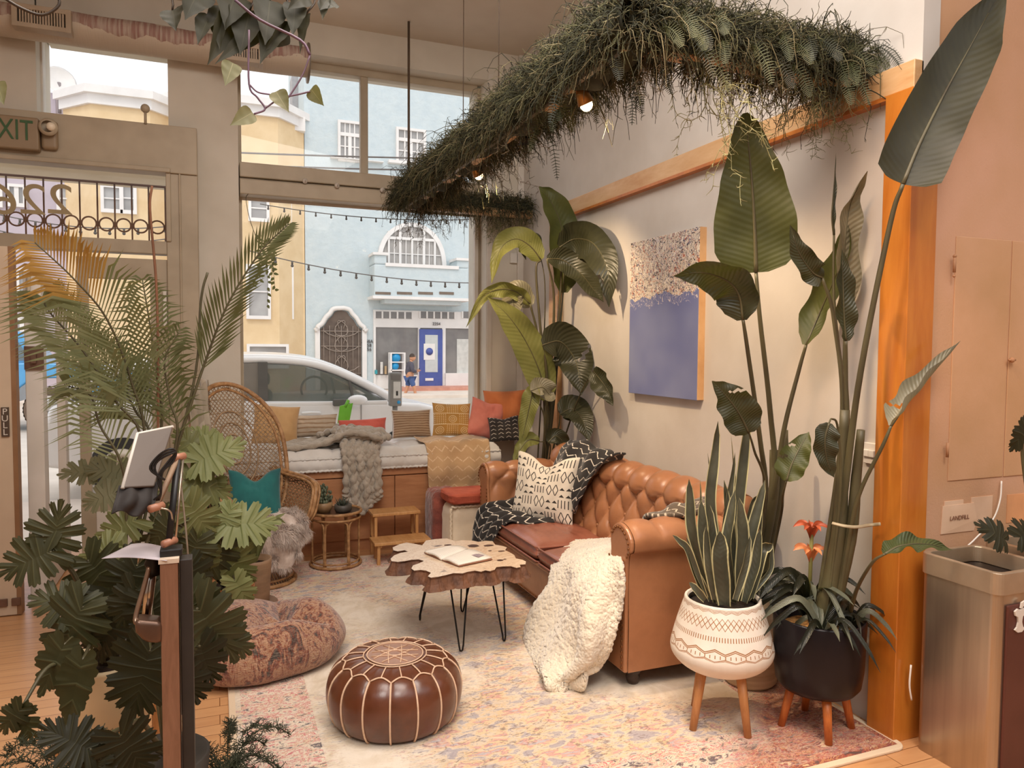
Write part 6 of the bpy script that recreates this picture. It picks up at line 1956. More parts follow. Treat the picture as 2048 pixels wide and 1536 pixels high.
# bromeliads in the black planter and behind it
BRO = leafmat('bromeliad_leaf', (26, 28, 20), (42, 42, 30), (30, 34, 26), .3, .3, .05)
BRL = leafmat('bromeliad_grey', (112, 114, 96), (84, 86, 70), None, .3, .35, .1)
FLW = mat('bromeliad_flower', (222, 142, 88), (200, 112, 66), .5, 12)
FLR = mat('bromeliad_red', (190, 88, 48), (160, 66, 38), .5, 12)
def strap(root, p0, p1, sag_, hw_, m_, roll=0, nm='leaf'):
    mid_ = p0.lerp(p1, .45) + V((0, 0, sag_))
    mb = MB()
    leaf(mb, [p0, p0.lerp(mid_, .55) + V((0, 0, sag_ * .25)), mid_, mid_.lerp(p1, .6) + V((0, 0, sag_ * .12)), p1], hw_, roll, .35, .003, [(0, .8), (.3, 1), (.7, .8), (1, .05)], 14, 2, face=(-.2, -1, .8))
    return mb.build(nm, m_, root)
def bromeliad(loc, label, n_, L, seed, flower=None, grey=.2):
    random.seed(seed)
    t_ = thing('bromeliad', label, 'plant', loc)
    for k in range(n_):
        a_ = 2 * PI * k / n_ + random.uniform(-.3, .3)
        l_ = L * random.uniform(.7, 1.15)
        p1 = V(loc) + V((math.cos(a_) * l_, math.sin(a_) * l_, random.uniform(-.08, .10) * L / .22))
        strap(t_, V(loc), p1, l_ * random.uniform(.25, .5), .014 * random.uniform(.8, 1.2) * L / .22, BRL if random.random() < grey else BRO)
    if flower:
        z_ = flower
        MB().tube([V(loc), V(loc) + V((.005, 0, z_))], .009, 6).build('flower_stalk', mat('stalk_green', (140, 132, 70), (120, 112, 58)), t_)
        for q in range(2):
            zz_ = z_ - q * .10
            for k in range(7):
                a_ = k * 2 * PI / 7 + q
                b_ = V(loc) + V((0, 0, zz_ - .04))
                strap(t_, b_, b_ + V((math.cos(a_) * .075, math.sin(a_) * .075, .045)), .04, .012, FLW if q else FLR, nm='petal')
    return t_
bromeliad(at(1618, 1210, 2.44), 'bromeliad with orange star flowers between the two planters', 16, .26, 3, .33)
bromeliad(kc + V((-.07, -.09, KZ + .27)), 'dark strappy bromeliad spilling over the front left of the black planter', 13, .22, 5, None, .4)
bromeliad(kc + V((.10, -.07, KZ + .27)), 'dark strappy bromeliad curling over the right rim of the black planter', 13, .20, 8)
bromeliad(vc + V((-.02, -.08, .42)), 'dark leafy bromeliad in the ribbed cream pot', 16, .27, 9, None, .2)
bromeliad(kc + V((0.0, .08, KZ + .27)), 'dark bromeliad at the back of the black planter', 12, .22, 13)

# --- lobed philodendron leaves
PH_D = leafmat('philodendron_dark', (50, 56, 40), (64, 70, 50), (84, 90, 66), 0, .32, .15, vw=.02)
PH_M = leafmat('philodendron_mid', (86, 94, 62), (104, 110, 76), (120, 128, 90), 0, .4, .3, vw=.02)
PH_L = leafmat('philodendron_light', (134, 142, 84), (150, 156, 100), (108, 118, 66), 0, .42, .4, vw=.02)
PH_K = leafmat('philodendron_near', (34, 38, 26), (44, 48, 33), (62, 66, 46), 0, .35, .12, vw=.02)
def vein_leafmat(name, base_a, base_b, vein, trans, rough=.38):
    n_ = NT(name)
    uv = n_.sep(n_.coord('UV'))
    f_ = n_.noise(n_.coord('Object'), 9, 3)
    c_ = n_.ramp(f_, [(.35, rgb(*base_a)), (.65, rgb(*base_b))])
    a_ = n_.math('ABSOLUTE', n_.math('SUBTRACT', n_.math('FRACT', n_.math('ADD', uv[0], .5)), .5))
    w_ = n_.math('MULTIPLY', n_.math('SUBTRACT', 1.05, uv[1]), .09)
    k_ = n_.math('LESS_THAN', a_, w_)
    c_ = n_.mix(n_.math('MULTIPLY', k_, .7), c_, rgb(*vein))
    n_.base(c_)
    n_.set(Roughness=rough, Specular_IOR_Level=.25)
    n_.bump(n_.ramp(a_, [(0, 0), (.12, 1)]), .35, .01)
    tl = n_.n('BsdfTranslucent'); n_.put(tl.inputs[0], n_.mix(.4, c_, rgb(160, 170, 80)))
    ms = n_.n('MixShader'); ms.inputs[0].default_value = trans
    n_.t.links.new(n_.b.outputs[0], ms.inputs[1]); n_.t.links.new(tl.outputs[0], ms.inputs[2]); n_.t.links.new(ms.outputs[0], n_.out.inputs[0])
    return n_.m
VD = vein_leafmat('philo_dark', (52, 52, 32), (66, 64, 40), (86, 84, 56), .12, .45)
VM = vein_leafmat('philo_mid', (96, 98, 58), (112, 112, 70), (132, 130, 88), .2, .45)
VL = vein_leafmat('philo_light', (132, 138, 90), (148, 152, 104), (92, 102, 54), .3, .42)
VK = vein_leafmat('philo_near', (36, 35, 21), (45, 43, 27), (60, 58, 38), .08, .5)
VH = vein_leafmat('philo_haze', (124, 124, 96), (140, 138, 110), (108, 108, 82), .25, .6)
def philo(root, c, tip, hwr, nrm, m_, lobes=6, depth_=.5, droop=.25, seed=0, stem=None, stem_m=None, sr=.006):
    """c: world attachment point, tip: world tip; hwr: width/length ratio; nrm: leaf normal"""
    c = V(c); ax = V(tip) - c; L = ax.length; ax.normalize()
    N_ = V(nrm); N_ = (N_ - ax * N_.dot(ax)).normalized(); S_ = ax.cross(N_)
    vs = [c]; uvs = [(0, 0)]
    rng = random.Random(seed)
    lobes = max(3, lobes - 1)
    depth_ *= 1.15
    T_ = 150
    ts = (0.0, .2, .4, .6, .8, 1.0)
    amax = math.radians(160)
    dl = 2 * amax / (2 * lobes + 1)
    for i in range(T_ + 1):
        a_ = -amax + 2 * amax * i / T_
        s0 = 1 - abs(a_) / amax
        k_ = a_ / dl
        md = abs(math.cos(PI * k_))
        lob = 1 - depth_ * (1 - sm(0, .75, md))
        fine_ = 1 - .16 * (1 - abs(math.cos(PI * k_ * 3))) * md
        jit = 1 + .07 * math.sin(round(k_) * 2.3 + seed)
        ym = L * (.78 * s0 ** 1.05)
        ph = math.radians(158 - 152 * s0 ** .75)
        ell = L * (.17 + .40 * hwr * math.sin(PI * min(1, .30 + .62 * s0))) * lob * fine_ * jit
        sg_ = 1 if a_ >= 0 else -1
        for t_ in ts:
            x = sg_ * math.sin(ph) * ell * t_; y = ym + math.cos(ph) * ell * t_
            r_ = math.hypot(x, y)
            z = -droop * (r_ * r_) / L + .014 * L * math.cos(2 * PI * k_) * t_ + .03 * L * math.sin(k_ * 2.1 + seed) * t_ * t_ + .05 * L * t_ * (1 - .5 * s0) + .02 * L * nz((x * 8, y * 8, seed), 1)
            vs.append(c + S_ * x + ax * y + N_ * z); uvs.append((k_ , t_))
    fs = []
    W_ = len(ts)
    for i in range(T_):
        a0 = 1 + i * W_; b0 = 1 + (i + 1) * W_
        for j in range(W_ - 1):
            fs.append((a0 + j, a0 + j + 1, b0 + j + 1, b0 + j))
    o = MB().add(vs, fs, uvs).build('leaf', m_, root)
    if stem:
        MB().tube([c] + [V(q) for q in stem], lambda t_: sr * (.8 + .8 * t_), 6, 18).build('stalk', stem_m or STEMM, root)
    return o
def PHL(root, px, tpx, y, m_, hwr=.85, tilt=(0, -1, .35), lobes=6, dep=.5, droop=.25, seed=0, dy=.0, stem_to=None, sr=.006):
    c = at(px[0], px[1], y); tp = at(tpx[0], tpx[1], y + dy)
    st_2 = None
    if stem_to is not None:
        e_ = V(stem_to)
        st_2 = [c.lerp(e_, .35) + V((0, .03, .05)), c.lerp(e_, .7) + V((0, .02, .02)), e_]
    return philo(root, c, tp, hwr, tilt, m_, lobes, dep, droop, seed, st_2, sr=sr)
# cream pot plant (front left)
lc = V((-.37, 2.96, 0))
LZ = .17
pl1 = thing('philodendron', 'big lobed philodendron in a cream pot with wooden stand at the left', 'potted plant', lc)
MB().lathe([(0, 0), (.11, 0), (.125, .01), (.145, .30), (.147, .315), (.135, .315), (.13, .28), (0, .28)], lc + V((0, 0, LZ)), 40).build('pot', mat('cream_pot', (222, 198, 158), (208, 182, 142), .55, 3), pl1)
MB().lathe([(0, .285), (.132, .285), (0, .30)], lc + V((0, 0, LZ)), 20).build('soil', SOIL, pl1)
stn = MB()
for k in range(4):
    a_ = math.radians(-160 + 90 * k)
    d_ = V((math.cos(a_), math.sin(a_), 0))
    MB().bar(lc + d_ * .158, lc + d_ * .158 + V((0, 0, .27)), .026, .026, (1, .2, 0)).build('stand_leg', BEECH, pl1, smooth=False)
    stn.bar(lc + V((0, 0, .155)), lc + d_ * .158 + V((0, 0, .155)), .02, .024)
stn.build('stand_cross', BEECH, pl1, smooth=False)
R1_ = lc + V((0, 0, .48))
T1 = (0, -1, .4)
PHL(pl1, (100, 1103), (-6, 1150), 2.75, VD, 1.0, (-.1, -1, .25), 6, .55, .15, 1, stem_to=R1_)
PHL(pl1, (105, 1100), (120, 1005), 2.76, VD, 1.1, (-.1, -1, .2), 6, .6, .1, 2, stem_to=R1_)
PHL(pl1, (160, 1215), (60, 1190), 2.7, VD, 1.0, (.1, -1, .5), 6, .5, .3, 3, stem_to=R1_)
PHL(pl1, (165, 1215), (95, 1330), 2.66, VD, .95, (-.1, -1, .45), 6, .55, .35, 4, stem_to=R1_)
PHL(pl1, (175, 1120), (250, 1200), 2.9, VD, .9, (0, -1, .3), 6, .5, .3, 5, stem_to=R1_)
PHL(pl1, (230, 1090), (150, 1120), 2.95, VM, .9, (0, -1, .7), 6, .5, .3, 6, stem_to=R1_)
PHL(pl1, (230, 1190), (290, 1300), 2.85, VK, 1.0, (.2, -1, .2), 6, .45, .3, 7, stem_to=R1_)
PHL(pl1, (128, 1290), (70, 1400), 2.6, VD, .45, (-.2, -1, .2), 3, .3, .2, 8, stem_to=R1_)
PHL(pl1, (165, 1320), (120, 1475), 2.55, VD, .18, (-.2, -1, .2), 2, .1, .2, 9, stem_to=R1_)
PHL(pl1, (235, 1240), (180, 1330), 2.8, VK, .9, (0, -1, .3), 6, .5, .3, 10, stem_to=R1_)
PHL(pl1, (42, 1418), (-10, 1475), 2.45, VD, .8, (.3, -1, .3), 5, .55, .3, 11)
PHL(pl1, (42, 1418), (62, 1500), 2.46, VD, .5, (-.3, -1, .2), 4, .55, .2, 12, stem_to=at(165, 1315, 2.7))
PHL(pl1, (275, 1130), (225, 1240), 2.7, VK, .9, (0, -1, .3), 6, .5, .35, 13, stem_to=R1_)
MB().tube([lc + V((0, 0, .46)), lc + V((.01, 0, .62))], .035, 8).build('trunk', STEMD, pl1)
# mid plant: philodendron behind the counter post
mc = V((.03, 4.40, 0))
pl2 = thing('philodendron', 'light green lobed philodendron in a rattan planter behind the counter post', 'potted plant', mc)
RATO = mat('rattan_orange', (206, 140, 84), (176, 108, 58), .5, 20)
rt_ = MB()
for k in range(26):
    a_ = 2 * PI * k / 26
    rt_.tube([mc + V((.13 * math.cos(a_), .13 * math.sin(a_), .014)), mc + V((.155 * math.cos(a_ + .12), .155 * math.sin(a_ + .12), .15)), mc + V((.15 * math.cos(a_), .15 * math.sin(a_), .26))], .005, 5, 8)
rt_.build('rattan_basket', RATO, pl2)
for z, r_ in ((.02, .135), (.25, .153), (.275, .155)):
    MB().tube([mc + V((r_ * math.cos(2 * PI * k / 40), r_ * math.sin(2 * PI * k / 40), z)) for k in range(40)], .010, 8, closed=True).build('hoop', RATO, pl2)
MB().lathe([(0, .03), (.125, .03), (.14, .24), (0, .245)], mc, 24).build('inner_pot', SOIL, pl2)
R2_ = mc + V((0, 0, .26))
PHL(pl2, (430, 900), (385, 855), 4.25, VL, .9, (0, -1, .3), 6, .35, .15, 21, stem_to=R2_)
PHL(pl2, (392, 925), (490, 880), 4.10, VL, .75, (.1, -1, .5), 7, .35, .2, 22, stem_to=R2_)
PHL(pl2, (400, 900), (350, 860), 4.20, VM, .9, (0, -1, .4), 6, .4, .3, 23, stem_to=R2_)
PHL(pl2, (370, 960), (470, 985), 4.10, VM, .8, (.1, -1, .5), 6, .4, .3, 24, stem_to=R2_)
PHL(pl2, (420, 960), (360, 1010), 4.15, VM, .9, (0, -1, .4), 6, .45, .3, 25, stem_to=R2_)
PHL(pl2, (448, 1050), (560, 1040), 4.00, VL, .85, (.0, -1, .6), 7, .45, .2, 26, stem_to=R2_)
PHL(pl2, (448, 1050), (470, 1000), 4.00, VL, .9, (0, -1, .3), 5, .5, .2, 27)
PHL(pl2, (440, 1050), (380, 1060), 4.05, VL, .7, (.0, -1, .6), 6, .4, .2, 28, stem_to=R2_)
PHL(pl2, (455, 1100), (500, 1180), 4.00, VM, .8, (-.2, -1, .3), 6, .4, .3, 29, stem_to=R2_)
PHL(pl2, (440, 1090), (400, 1170), 4.00, VD, .9, (0, -1, .3), 6, .4, .3, 30, stem_to=R2_)
PHL(pl2, (470, 1160), (500, 1215), 3.95, VL, .8, (-.2, -1, .2), 5, .3, .3, 31, stem_to=R2_)
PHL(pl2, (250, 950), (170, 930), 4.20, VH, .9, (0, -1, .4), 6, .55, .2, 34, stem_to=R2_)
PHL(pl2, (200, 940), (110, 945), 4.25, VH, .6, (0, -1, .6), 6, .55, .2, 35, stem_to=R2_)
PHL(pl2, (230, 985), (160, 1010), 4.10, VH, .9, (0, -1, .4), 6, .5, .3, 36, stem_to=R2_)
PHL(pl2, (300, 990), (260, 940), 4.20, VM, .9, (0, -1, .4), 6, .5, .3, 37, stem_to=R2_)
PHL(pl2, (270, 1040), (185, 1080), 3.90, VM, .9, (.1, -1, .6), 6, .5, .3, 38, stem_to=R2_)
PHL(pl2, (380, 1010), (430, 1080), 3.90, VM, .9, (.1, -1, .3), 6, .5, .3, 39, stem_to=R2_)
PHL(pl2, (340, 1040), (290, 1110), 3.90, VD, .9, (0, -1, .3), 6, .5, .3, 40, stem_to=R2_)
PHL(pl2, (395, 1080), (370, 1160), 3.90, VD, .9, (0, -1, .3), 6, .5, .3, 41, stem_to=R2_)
# near dark plant (right of and behind the counter post, bottom)
nc = V((-.18, 2.55, 0))
pl3 = thing('philodendron', 'dark glossy philodendron in shade at the foot of the counter post', 'potted plant', nc)
MB().lathe([(0, 0), (.12, 0), (.15, .30), (.14, .30), (0, .28)], nc, 24).build('pot', mat('dark_pot', (60, 52, 44), (44, 38, 32), .6), pl3)
R3_ = nc + V((.02, 0, .30))
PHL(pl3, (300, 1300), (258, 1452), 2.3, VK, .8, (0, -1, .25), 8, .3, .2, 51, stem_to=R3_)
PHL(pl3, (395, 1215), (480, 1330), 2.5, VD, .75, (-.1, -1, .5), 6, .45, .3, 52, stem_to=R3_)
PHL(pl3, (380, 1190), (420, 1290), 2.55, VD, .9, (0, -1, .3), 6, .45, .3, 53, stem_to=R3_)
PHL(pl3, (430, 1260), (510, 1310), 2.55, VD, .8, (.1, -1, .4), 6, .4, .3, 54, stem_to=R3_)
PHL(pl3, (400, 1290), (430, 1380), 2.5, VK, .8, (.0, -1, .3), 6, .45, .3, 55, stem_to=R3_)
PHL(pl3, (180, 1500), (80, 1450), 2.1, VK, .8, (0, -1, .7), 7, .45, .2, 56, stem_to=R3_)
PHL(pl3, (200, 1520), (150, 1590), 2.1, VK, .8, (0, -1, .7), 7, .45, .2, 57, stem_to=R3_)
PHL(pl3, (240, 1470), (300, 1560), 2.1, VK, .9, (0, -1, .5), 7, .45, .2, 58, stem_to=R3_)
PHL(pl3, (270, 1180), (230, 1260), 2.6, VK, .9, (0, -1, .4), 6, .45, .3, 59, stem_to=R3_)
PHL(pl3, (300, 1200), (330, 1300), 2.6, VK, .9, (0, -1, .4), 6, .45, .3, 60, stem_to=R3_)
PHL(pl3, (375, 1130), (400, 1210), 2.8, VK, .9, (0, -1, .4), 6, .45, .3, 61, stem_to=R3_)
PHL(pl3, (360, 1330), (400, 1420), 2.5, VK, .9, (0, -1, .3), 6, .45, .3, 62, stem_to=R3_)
# asparagus ferns at the bottom
FERN = mat('fern_green', (62, 66, 42), (44, 48, 30), .7, 10)
def asparagus(label, base, n_, L, seed, sw=1.0):
    random.seed(seed)
    t_ = thing('asparagus_fern', label, 'plant', base)
    MB().lathe([(0, 0), (.07, 0), (.085, .12), (0, .12)], V(base), 16).build('pot', mat('dark_pot', (60, 52, 44)), t_)
    for k in range(n_):
        a_ = random.uniform(0, 2 * PI)
        d = V((math.cos(a_), math.sin(a_), 0))
        l_ = L * random.uniform(.6, 1.1)
        mb = MB()
        p0 = V(base) + V((0, 0, .12)); pts_ = [p0, p0 + d * l_ * .35 + V((0, 0, l_ * .5)), p0 + d * l_ * .8 + V((0, 0, l_ * .45)), p0 + d * l_ * 1.1 + V((0, 0, l_ * .2))]
        mb.tube(pts_, .0018, 3, 14)
        for i in range(60):
            f_ = .15 + .85 * i / 60
            q = cat(pts_, f_)
            dr_ = V((random.uniform(-1, 1), random.uniform(-1, 1), random.uniform(-.4, .8))).normalized()
            e_ = q + dr_ * .035 * (1.2 - f_ * .6)
            mb.tube([q, e_], .0011, 3)
            for s_ in range(4):
                w_ = q.lerp(e_, .3 + .2 * s_)
                mb.tube([w_, w_ + V((random.uniform(-1, 1), random.uniform(-1, 1), random.uniform(-.5, .8))).normalized() * .012], .0009, 3)
        mb.build('frond', FERN, t_)
asparagus('feathery asparagus fern right of the counter post at the bottom', (.02, 2.62, 0), 16, .24, 5)
asparagus('feathery asparagus fern in the bottom left corner', at(120, 1680, 2.30), 14, .22, 6)

# --- palm
PALM = leafmat('palm_green', (128, 134, 96), (146, 148, 112), None, 0, .5, .35)
PALMO = leafmat('palm_orange', (176, 140, 72), (190, 152, 84), None, 0, .5, .4, backlit=(210, 150, 50))
PALMD = leafmat('palm_dark', (96, 100, 68), (112, 114, 80), None, 0, .5, .3)
pmc = V((-.42, 3.95, 0))
plm = thing('areca_palm', 'tall palm with long feathery fronds beside the door at the left', 'potted plant', pmc)
MB().lathe([(0, 0), (.14, 0), (.17, .32), (.16, .32), (0, .30)], pmc, 24).build('pot', mat('dark_pot', (60, 52, 44)), plm)
def frond(pts_, L, m_, n_=44, hw_=.006, seed=0, v_=.75, both=(1, 1), mi_split=None, droop=.25, t0=.12):
    rng = random.Random(seed)
    mb = MB()
    for i in range(n_):
        f_ = t0 + (1 - t0) * i / (n_ - 1)
        if mi_split: mb.cur = 1 if f_ > mi_split else 0
        p = cat(pts_, f_); tan = (cat(pts_, min(f_ + .02, 1)) - cat(pts_, max(f_ - .02, 0))).normalized()
        view = (CAM - p); view = (view - tan * view.dot(tan)).normalized()
        sd = tan.cross(view)
        l_ = L * (math.sin(PI * min(1, (.12 + .85 * f_))) ** .6) * rng.uniform(.9, 1.08)
        for s_ in (-1, 1):
            if not both[0 if s_ < 0 else 1]: continue
            d = (sd * s_ * v_ + tan * (1.2 - v_ * .6) + view * rng.uniform(.1, .5)).normalized()
            e_ = p + d * l_ + V((0, 0, -droop * l_ * rng.uniform(.6, 1.4)))
            m2 = p + d * l_ * .55 + V((0, 0, .02 * l_))
            wv_ = d.cross(view).normalized() * hw_
            o_ = [p - wv_ * .3, p + wv_ * .3, m2 + wv_, m2 - wv_, e_]
            mb.add(o_, [(0, 1, 2, 3), (3, 2, 4)], [(.5, .5)] * 5)
    o = mb.build('frond', [m_, PALMO], plm)
    MB().tube(pts_, lambda t_: .007 * (1 - .8 * t_) + .0015, 5, 30).build('rachis', STEMM, o)
Yp = 3.9
PR0 = pmc + V((0, 0, .32))
frond([PR0, at(290, 900, Yp), at(262, 760, Yp), at(215, 640, Yp - .05), at(150, 560, Yp - .1), at(70, 485, Yp - .15)], .40, PALM, 46, .006, 1, mi_split=.66, t0=.3)
frond([PR0, at(285, 900, Yp), at(230, 800, Yp), at(165, 700, Yp), at(100, 625, Yp), at(85, 595, Yp)], .30, PALM, 44, .007, 2, t0=.34)
frond([PR0, at(375, 830, Yp), at(412, 720, Yp), at(455, 610, Yp - .05), at(520, 505, Yp - .1), at(575, 450, Yp - .12)], .22, PALMD, 34, .0065, 3, v_=.5, t0=.36, droop=.0)
frond([PR0, at(300, 900, Yp + .1), at(270, 820, Yp + .15), at(225, 740, Yp + .2), at(160, 680, Yp + .2)], .30, PALM, 40, .007, 4, t0=.3)
frond([PR0, at(320, 880, Yp + .1), at(315, 760, Yp + .1), at(300, 650, Yp + .1), at(285, 560, Yp + .1)], .26, PALMD, 32, .006, 5, v_=.9, t0=.3)
frond([PR0, at(350, 900, Yp), at(340, 800, Yp), at(330, 720, Yp), at(360, 660, Yp)], .22, PALMD, 22, .006, 6, t0=.3)
frond([PR0, at(250, 960, Yp), at(200, 850, Yp), at(180, 790, Yp), at(130, 770, Yp)], .26, PALM, 28, .006, 7, t0=.3)
MB().tube([at(316, 900, Yp), at(316, 700, Yp), at(312, 560, Yp), at(300, 420, Yp - .02), at(304, 372, Yp - .02)], .006, 6, 20).build('bare_stalk', mat('stalk_red', (128, 84, 58), (104, 66, 44)), plm)
MB().tube([PR0, at(380, 800, Yp), at(402, 600, Yp), at(415, 545, Yp)], .006, 6, 20).build('bare_stalk', STEMM, plm)

# --- wooden pot with saucer beside the chair, small leafy plant
wcen = V((.20, 4.72, .013))
wpt = thing('potted_plant', 'small leafy plant in a tan pot standing in a saucer beside the chair base', 'potted plant', wcen)
MB().lathe([(0, .012), (.075, .012), (.09, .03), (.105, .28), (.108, .30), (.096, .30), (.09, .26), (0, .26)], wcen, 32).build('pot', mat('pot_tan', (164, 130, 100), (134, 104, 78), .6, 5, stretch=(1, 1, 3)), wpt)
MB().lathe([(0, 0), (.10, 0), (.14, .03), (.135, .035), (.095, .012), (0, .012)], wcen, 32).build('saucer', mat('saucer_grey', (150, 120, 100), (130, 102, 84), .5), wpt)
MB().lathe([(0, .262), (.092, .262), (0, .27)], wcen, 16).build('soil', SOIL, wpt)
random.seed(3)
for k in range(12):
    a_ = random.uniform(0, 2 * PI)
    p0 = wcen + V((0, 0, .265)); d = V((math.cos(a_), math.sin(a_), 0))
    mb = MB()
    leaf(mb, [p0, p0 + d * .06 + V((0, 0, .16)), p0 + d * .13 + V((0, 0, .26)), p0 + d * .19 + V((0, 0, .24 + random.uniform(-.08, .08)))], .022, 0, .3, .004, face=(0, -1, .6), n=12, m=3)
    mb.build('leaf', VM if k % 3 else VL, wpt)
# --- succulents on the side table
s1 = tc + V((-.09, -.03, TH + .0))
su = thing('succulent', 'trailing string plant in a tan bowl, left one on the rattan side table', 'potted plant', s1)
MB().lathe([(0, 0), (.045, 0), (.062, .035), (.066, .075), (.058, .075), (0, .06)], s1, 24).build('bowl', mat('bowl_tan', (170, 138, 100), (140, 108, 74), .5), su)
pe = MB()
random.seed(5)
for k in range(70):
    a_ = random.uniform(0, 2 * PI); r_ = random.uniform(0, .06)
    p = s1 + V((math.cos(a_) * r_, math.sin(a_) * r_, .08 + random.uniform(.0, .13) * (1 - r_ / .1)))
    pe.tube([s1 + V((0, 0, .06)), p], .003, 4)
    pe.ball(p, random.uniform(.008, .013), 6, (1, 1, 1.5))
pe.build('foliage', mat('succulent_green', (104, 112, 88), (76, 84, 64), .5, 12), su)
s2 = tc + V((.045, -.06, TH + .0))
sv = thing('succulent', 'small dark succulent in a grey bowl, right one on the rattan side table', 'potted plant', s2)
MB().lathe([(0, 0), (.05, 0), (.062, .02), (.062, .055), (.055, .055), (0, .045)], s2, 24).build('bowl', mat('bowl_grey', (92, 86, 78), (70, 64, 58), .5), sv)
pe = MB()
for k in range(40):
    a_ = random.uniform(0, 2 * PI); r_ = random.uniform(0.01, .06)
    pe.tube([s2 + V((math.cos(a_) * r_ * .5, math.sin(a_) * r_ * .5, .045)), s2 + V((math.cos(a_) * r_, math.sin(a_) * r_, .06 + random.uniform(0, .05)))], lambda t_: .006 * (1 - t_) + .001, 5)
pe.build('foliage', mat('succulent_dark', (74, 80, 66), (52, 56, 46), .5, 12), sv)

# --- monstera behind the bins
mz = V((3.12, 1.98, BT + .02))
mo_ = thing('monstera_cutting', 'dark monstera leaves resting behind the bins at the right edge', 'plant', mz)
PHL(mo_, (2010, 1080), (1975, 1045), 1.95, VK, .9, (-.2, -1, .6), 5, .45, .4, 71)
PHL(mo_, (2040, 1075), (2085, 1050), 1.95, VK, .9, (.2, -1, .6), 5, .45, .4, 72)
PHL(mo_, (2052, 850), (2030, 905), 1.95, VK, .7, (0, -1, .2), 4, .3, .2, 73, stem_to=at(2070, 1060, 1.95))

# --- pothos hanging at the top
POT = leafmat('pothos_dark', (48, 46, 32), (58, 54, 38), (70, 66, 48), 0, .65, .12)
POTL = leafmat('pothos_variegated', (140, 134, 96), (116, 114, 76), (168, 160, 118), 0, .4, .3)
ptc = at(500, -140, 2.3)
pth = thing('hanging_pothos', 'trailing pothos with heart leaves hanging from the ceiling at the top', 'hanging plant', ptc)
MB().lathe([(0, -.06), (.10, -.05), (.15, .05), (.16, .12), (.15, .12), (0, .08)], ptc, 24).build('basket', mat('basket_brown', (110, 84, 60), (84, 62, 44), .7), pth)
MB().tube([ptc + V((0, 0, .08)), V((ptc.x, ptc.y, CZ))], .003, 5).build('cord', WIRE, pth)
HEART = [(0, .45), (.03, .75), (.08, .92), (.16, 1.0), (.28, .98), (.42, .86), (.56, .68), (.7, .46), (.82, .26), (.92, .10), (1, .02)]
PL_ = [((345, 20), (352, 62), 26, 0, 20), ((400, -20), (370, 40), 34, 0, 0), ((440, 10), (440, 100), 26, 0, 30), ((470, 20), (415, 130), 30, 0, -20), ((500, 20), (480, 110), 36, 0, 10), ((540, 0), (530, 90), 36, 0, -10),
       ((560, 40), (520, 128), 30, 0, 20), ((590, 10), (585, 72), 24, 0, 0), ((612, 30), (600, 108), 16, 0, 45), ((650, 0), (645, 40), 14, 0, 20), ((520, 60), (430, 128), 20, 0, 15), ((615, -10), (575, 20), 20, 0, 0), ((660, -5), (640, 20), 24, 0, 0), ((420, 30), (395, 90), 22, 0, 30), ((470, -10), (450, 60), 34, 0, 0), ((575, 60), (530, 100), 22, 0, -30)]
for (a_, b_, hw_, dy_, rl) in PL_:
    p0, p1 = at(a_[0], a_[1], 2.28), at(b_[0], b_[1], 2.22)
    mb = MB(); leaf(mb, [p0, p0.lerp(p1, .5) + V((0, -.01, 0)), p1], hw_ * depth(p0) / F_PX, rl, .25, .006, HEART, 26, 5)
    lo = mb.build('leaf', POT, pth)
    MB().tube([p0, p0 + V((.02, .02, .08)), ptc + V((0, 0, .02))], .003, 5, 10).build('stalk', STEMD, lo)
for (a_, b_, hw_, rl) in (((466, 126), (450, 172), 20, 0), ((552, 183), (578, 225), 19, -10), ((622, 178), (648, 212), 17, 20), ((505, 225), (460, 251), 19, 10), ((-6, 165), (8, 210), 18, 20)):
    p0, p1 = at(a_[0], a_[1], 2.2), at(b_[0], b_[1], 2.18)
    mb = MB(); leaf(mb, [p0, p0.lerp(p1, .5), p1], hw_ * depth(p0) / F_PX, rl, .2, .003, HEART, 26, 5)
    mb.build('leaf', POTL, pth)
PV = mat('vine_purple', (120, 92, 112), (100, 76, 84), .5)
v1 = MB().tube([at(498, 60, 2.2), at(498, 168, 2.2), at(515, 195, 2.2), at(530, 218, 2.2), at(508, 228, 2.2)], .0028, 5, 20)
v1.tube([at(498, 168, 2.2), at(515, 184, 2.2), at(540, 189, 2.2)], .0024, 5, 10).tube([at(620, 110, 2.2), at(605, 150, 2.2), at(580, 190, 2.2), at(575, 195, 2.2)], .0026, 5, 12).tube([at(575, 193, 2.2), at(600, 188, 2.2), at(620, 183, 2.2)], .0026, 5, 8).tube([at(530, 217, 2.2), at(555, 200, 2.2), at(578, 195, 2.2)], .0024, 5, 8)
v1.tube([at(470, 0, 2.2), at(520, 40, 2.2), at(600, 80, 2.2), at(620, 110, 2.2)], .004, 5, 12)
v1.build('vine', PV, pth)
MB().tube([at(0, -10, 2.3), at(40, 15, 2.3), at(85, 30, 2.3), at(118, 10, 2.3), at(112, -20, 2.3)], .004, 5, 16).build('vine', STEMD, pth)

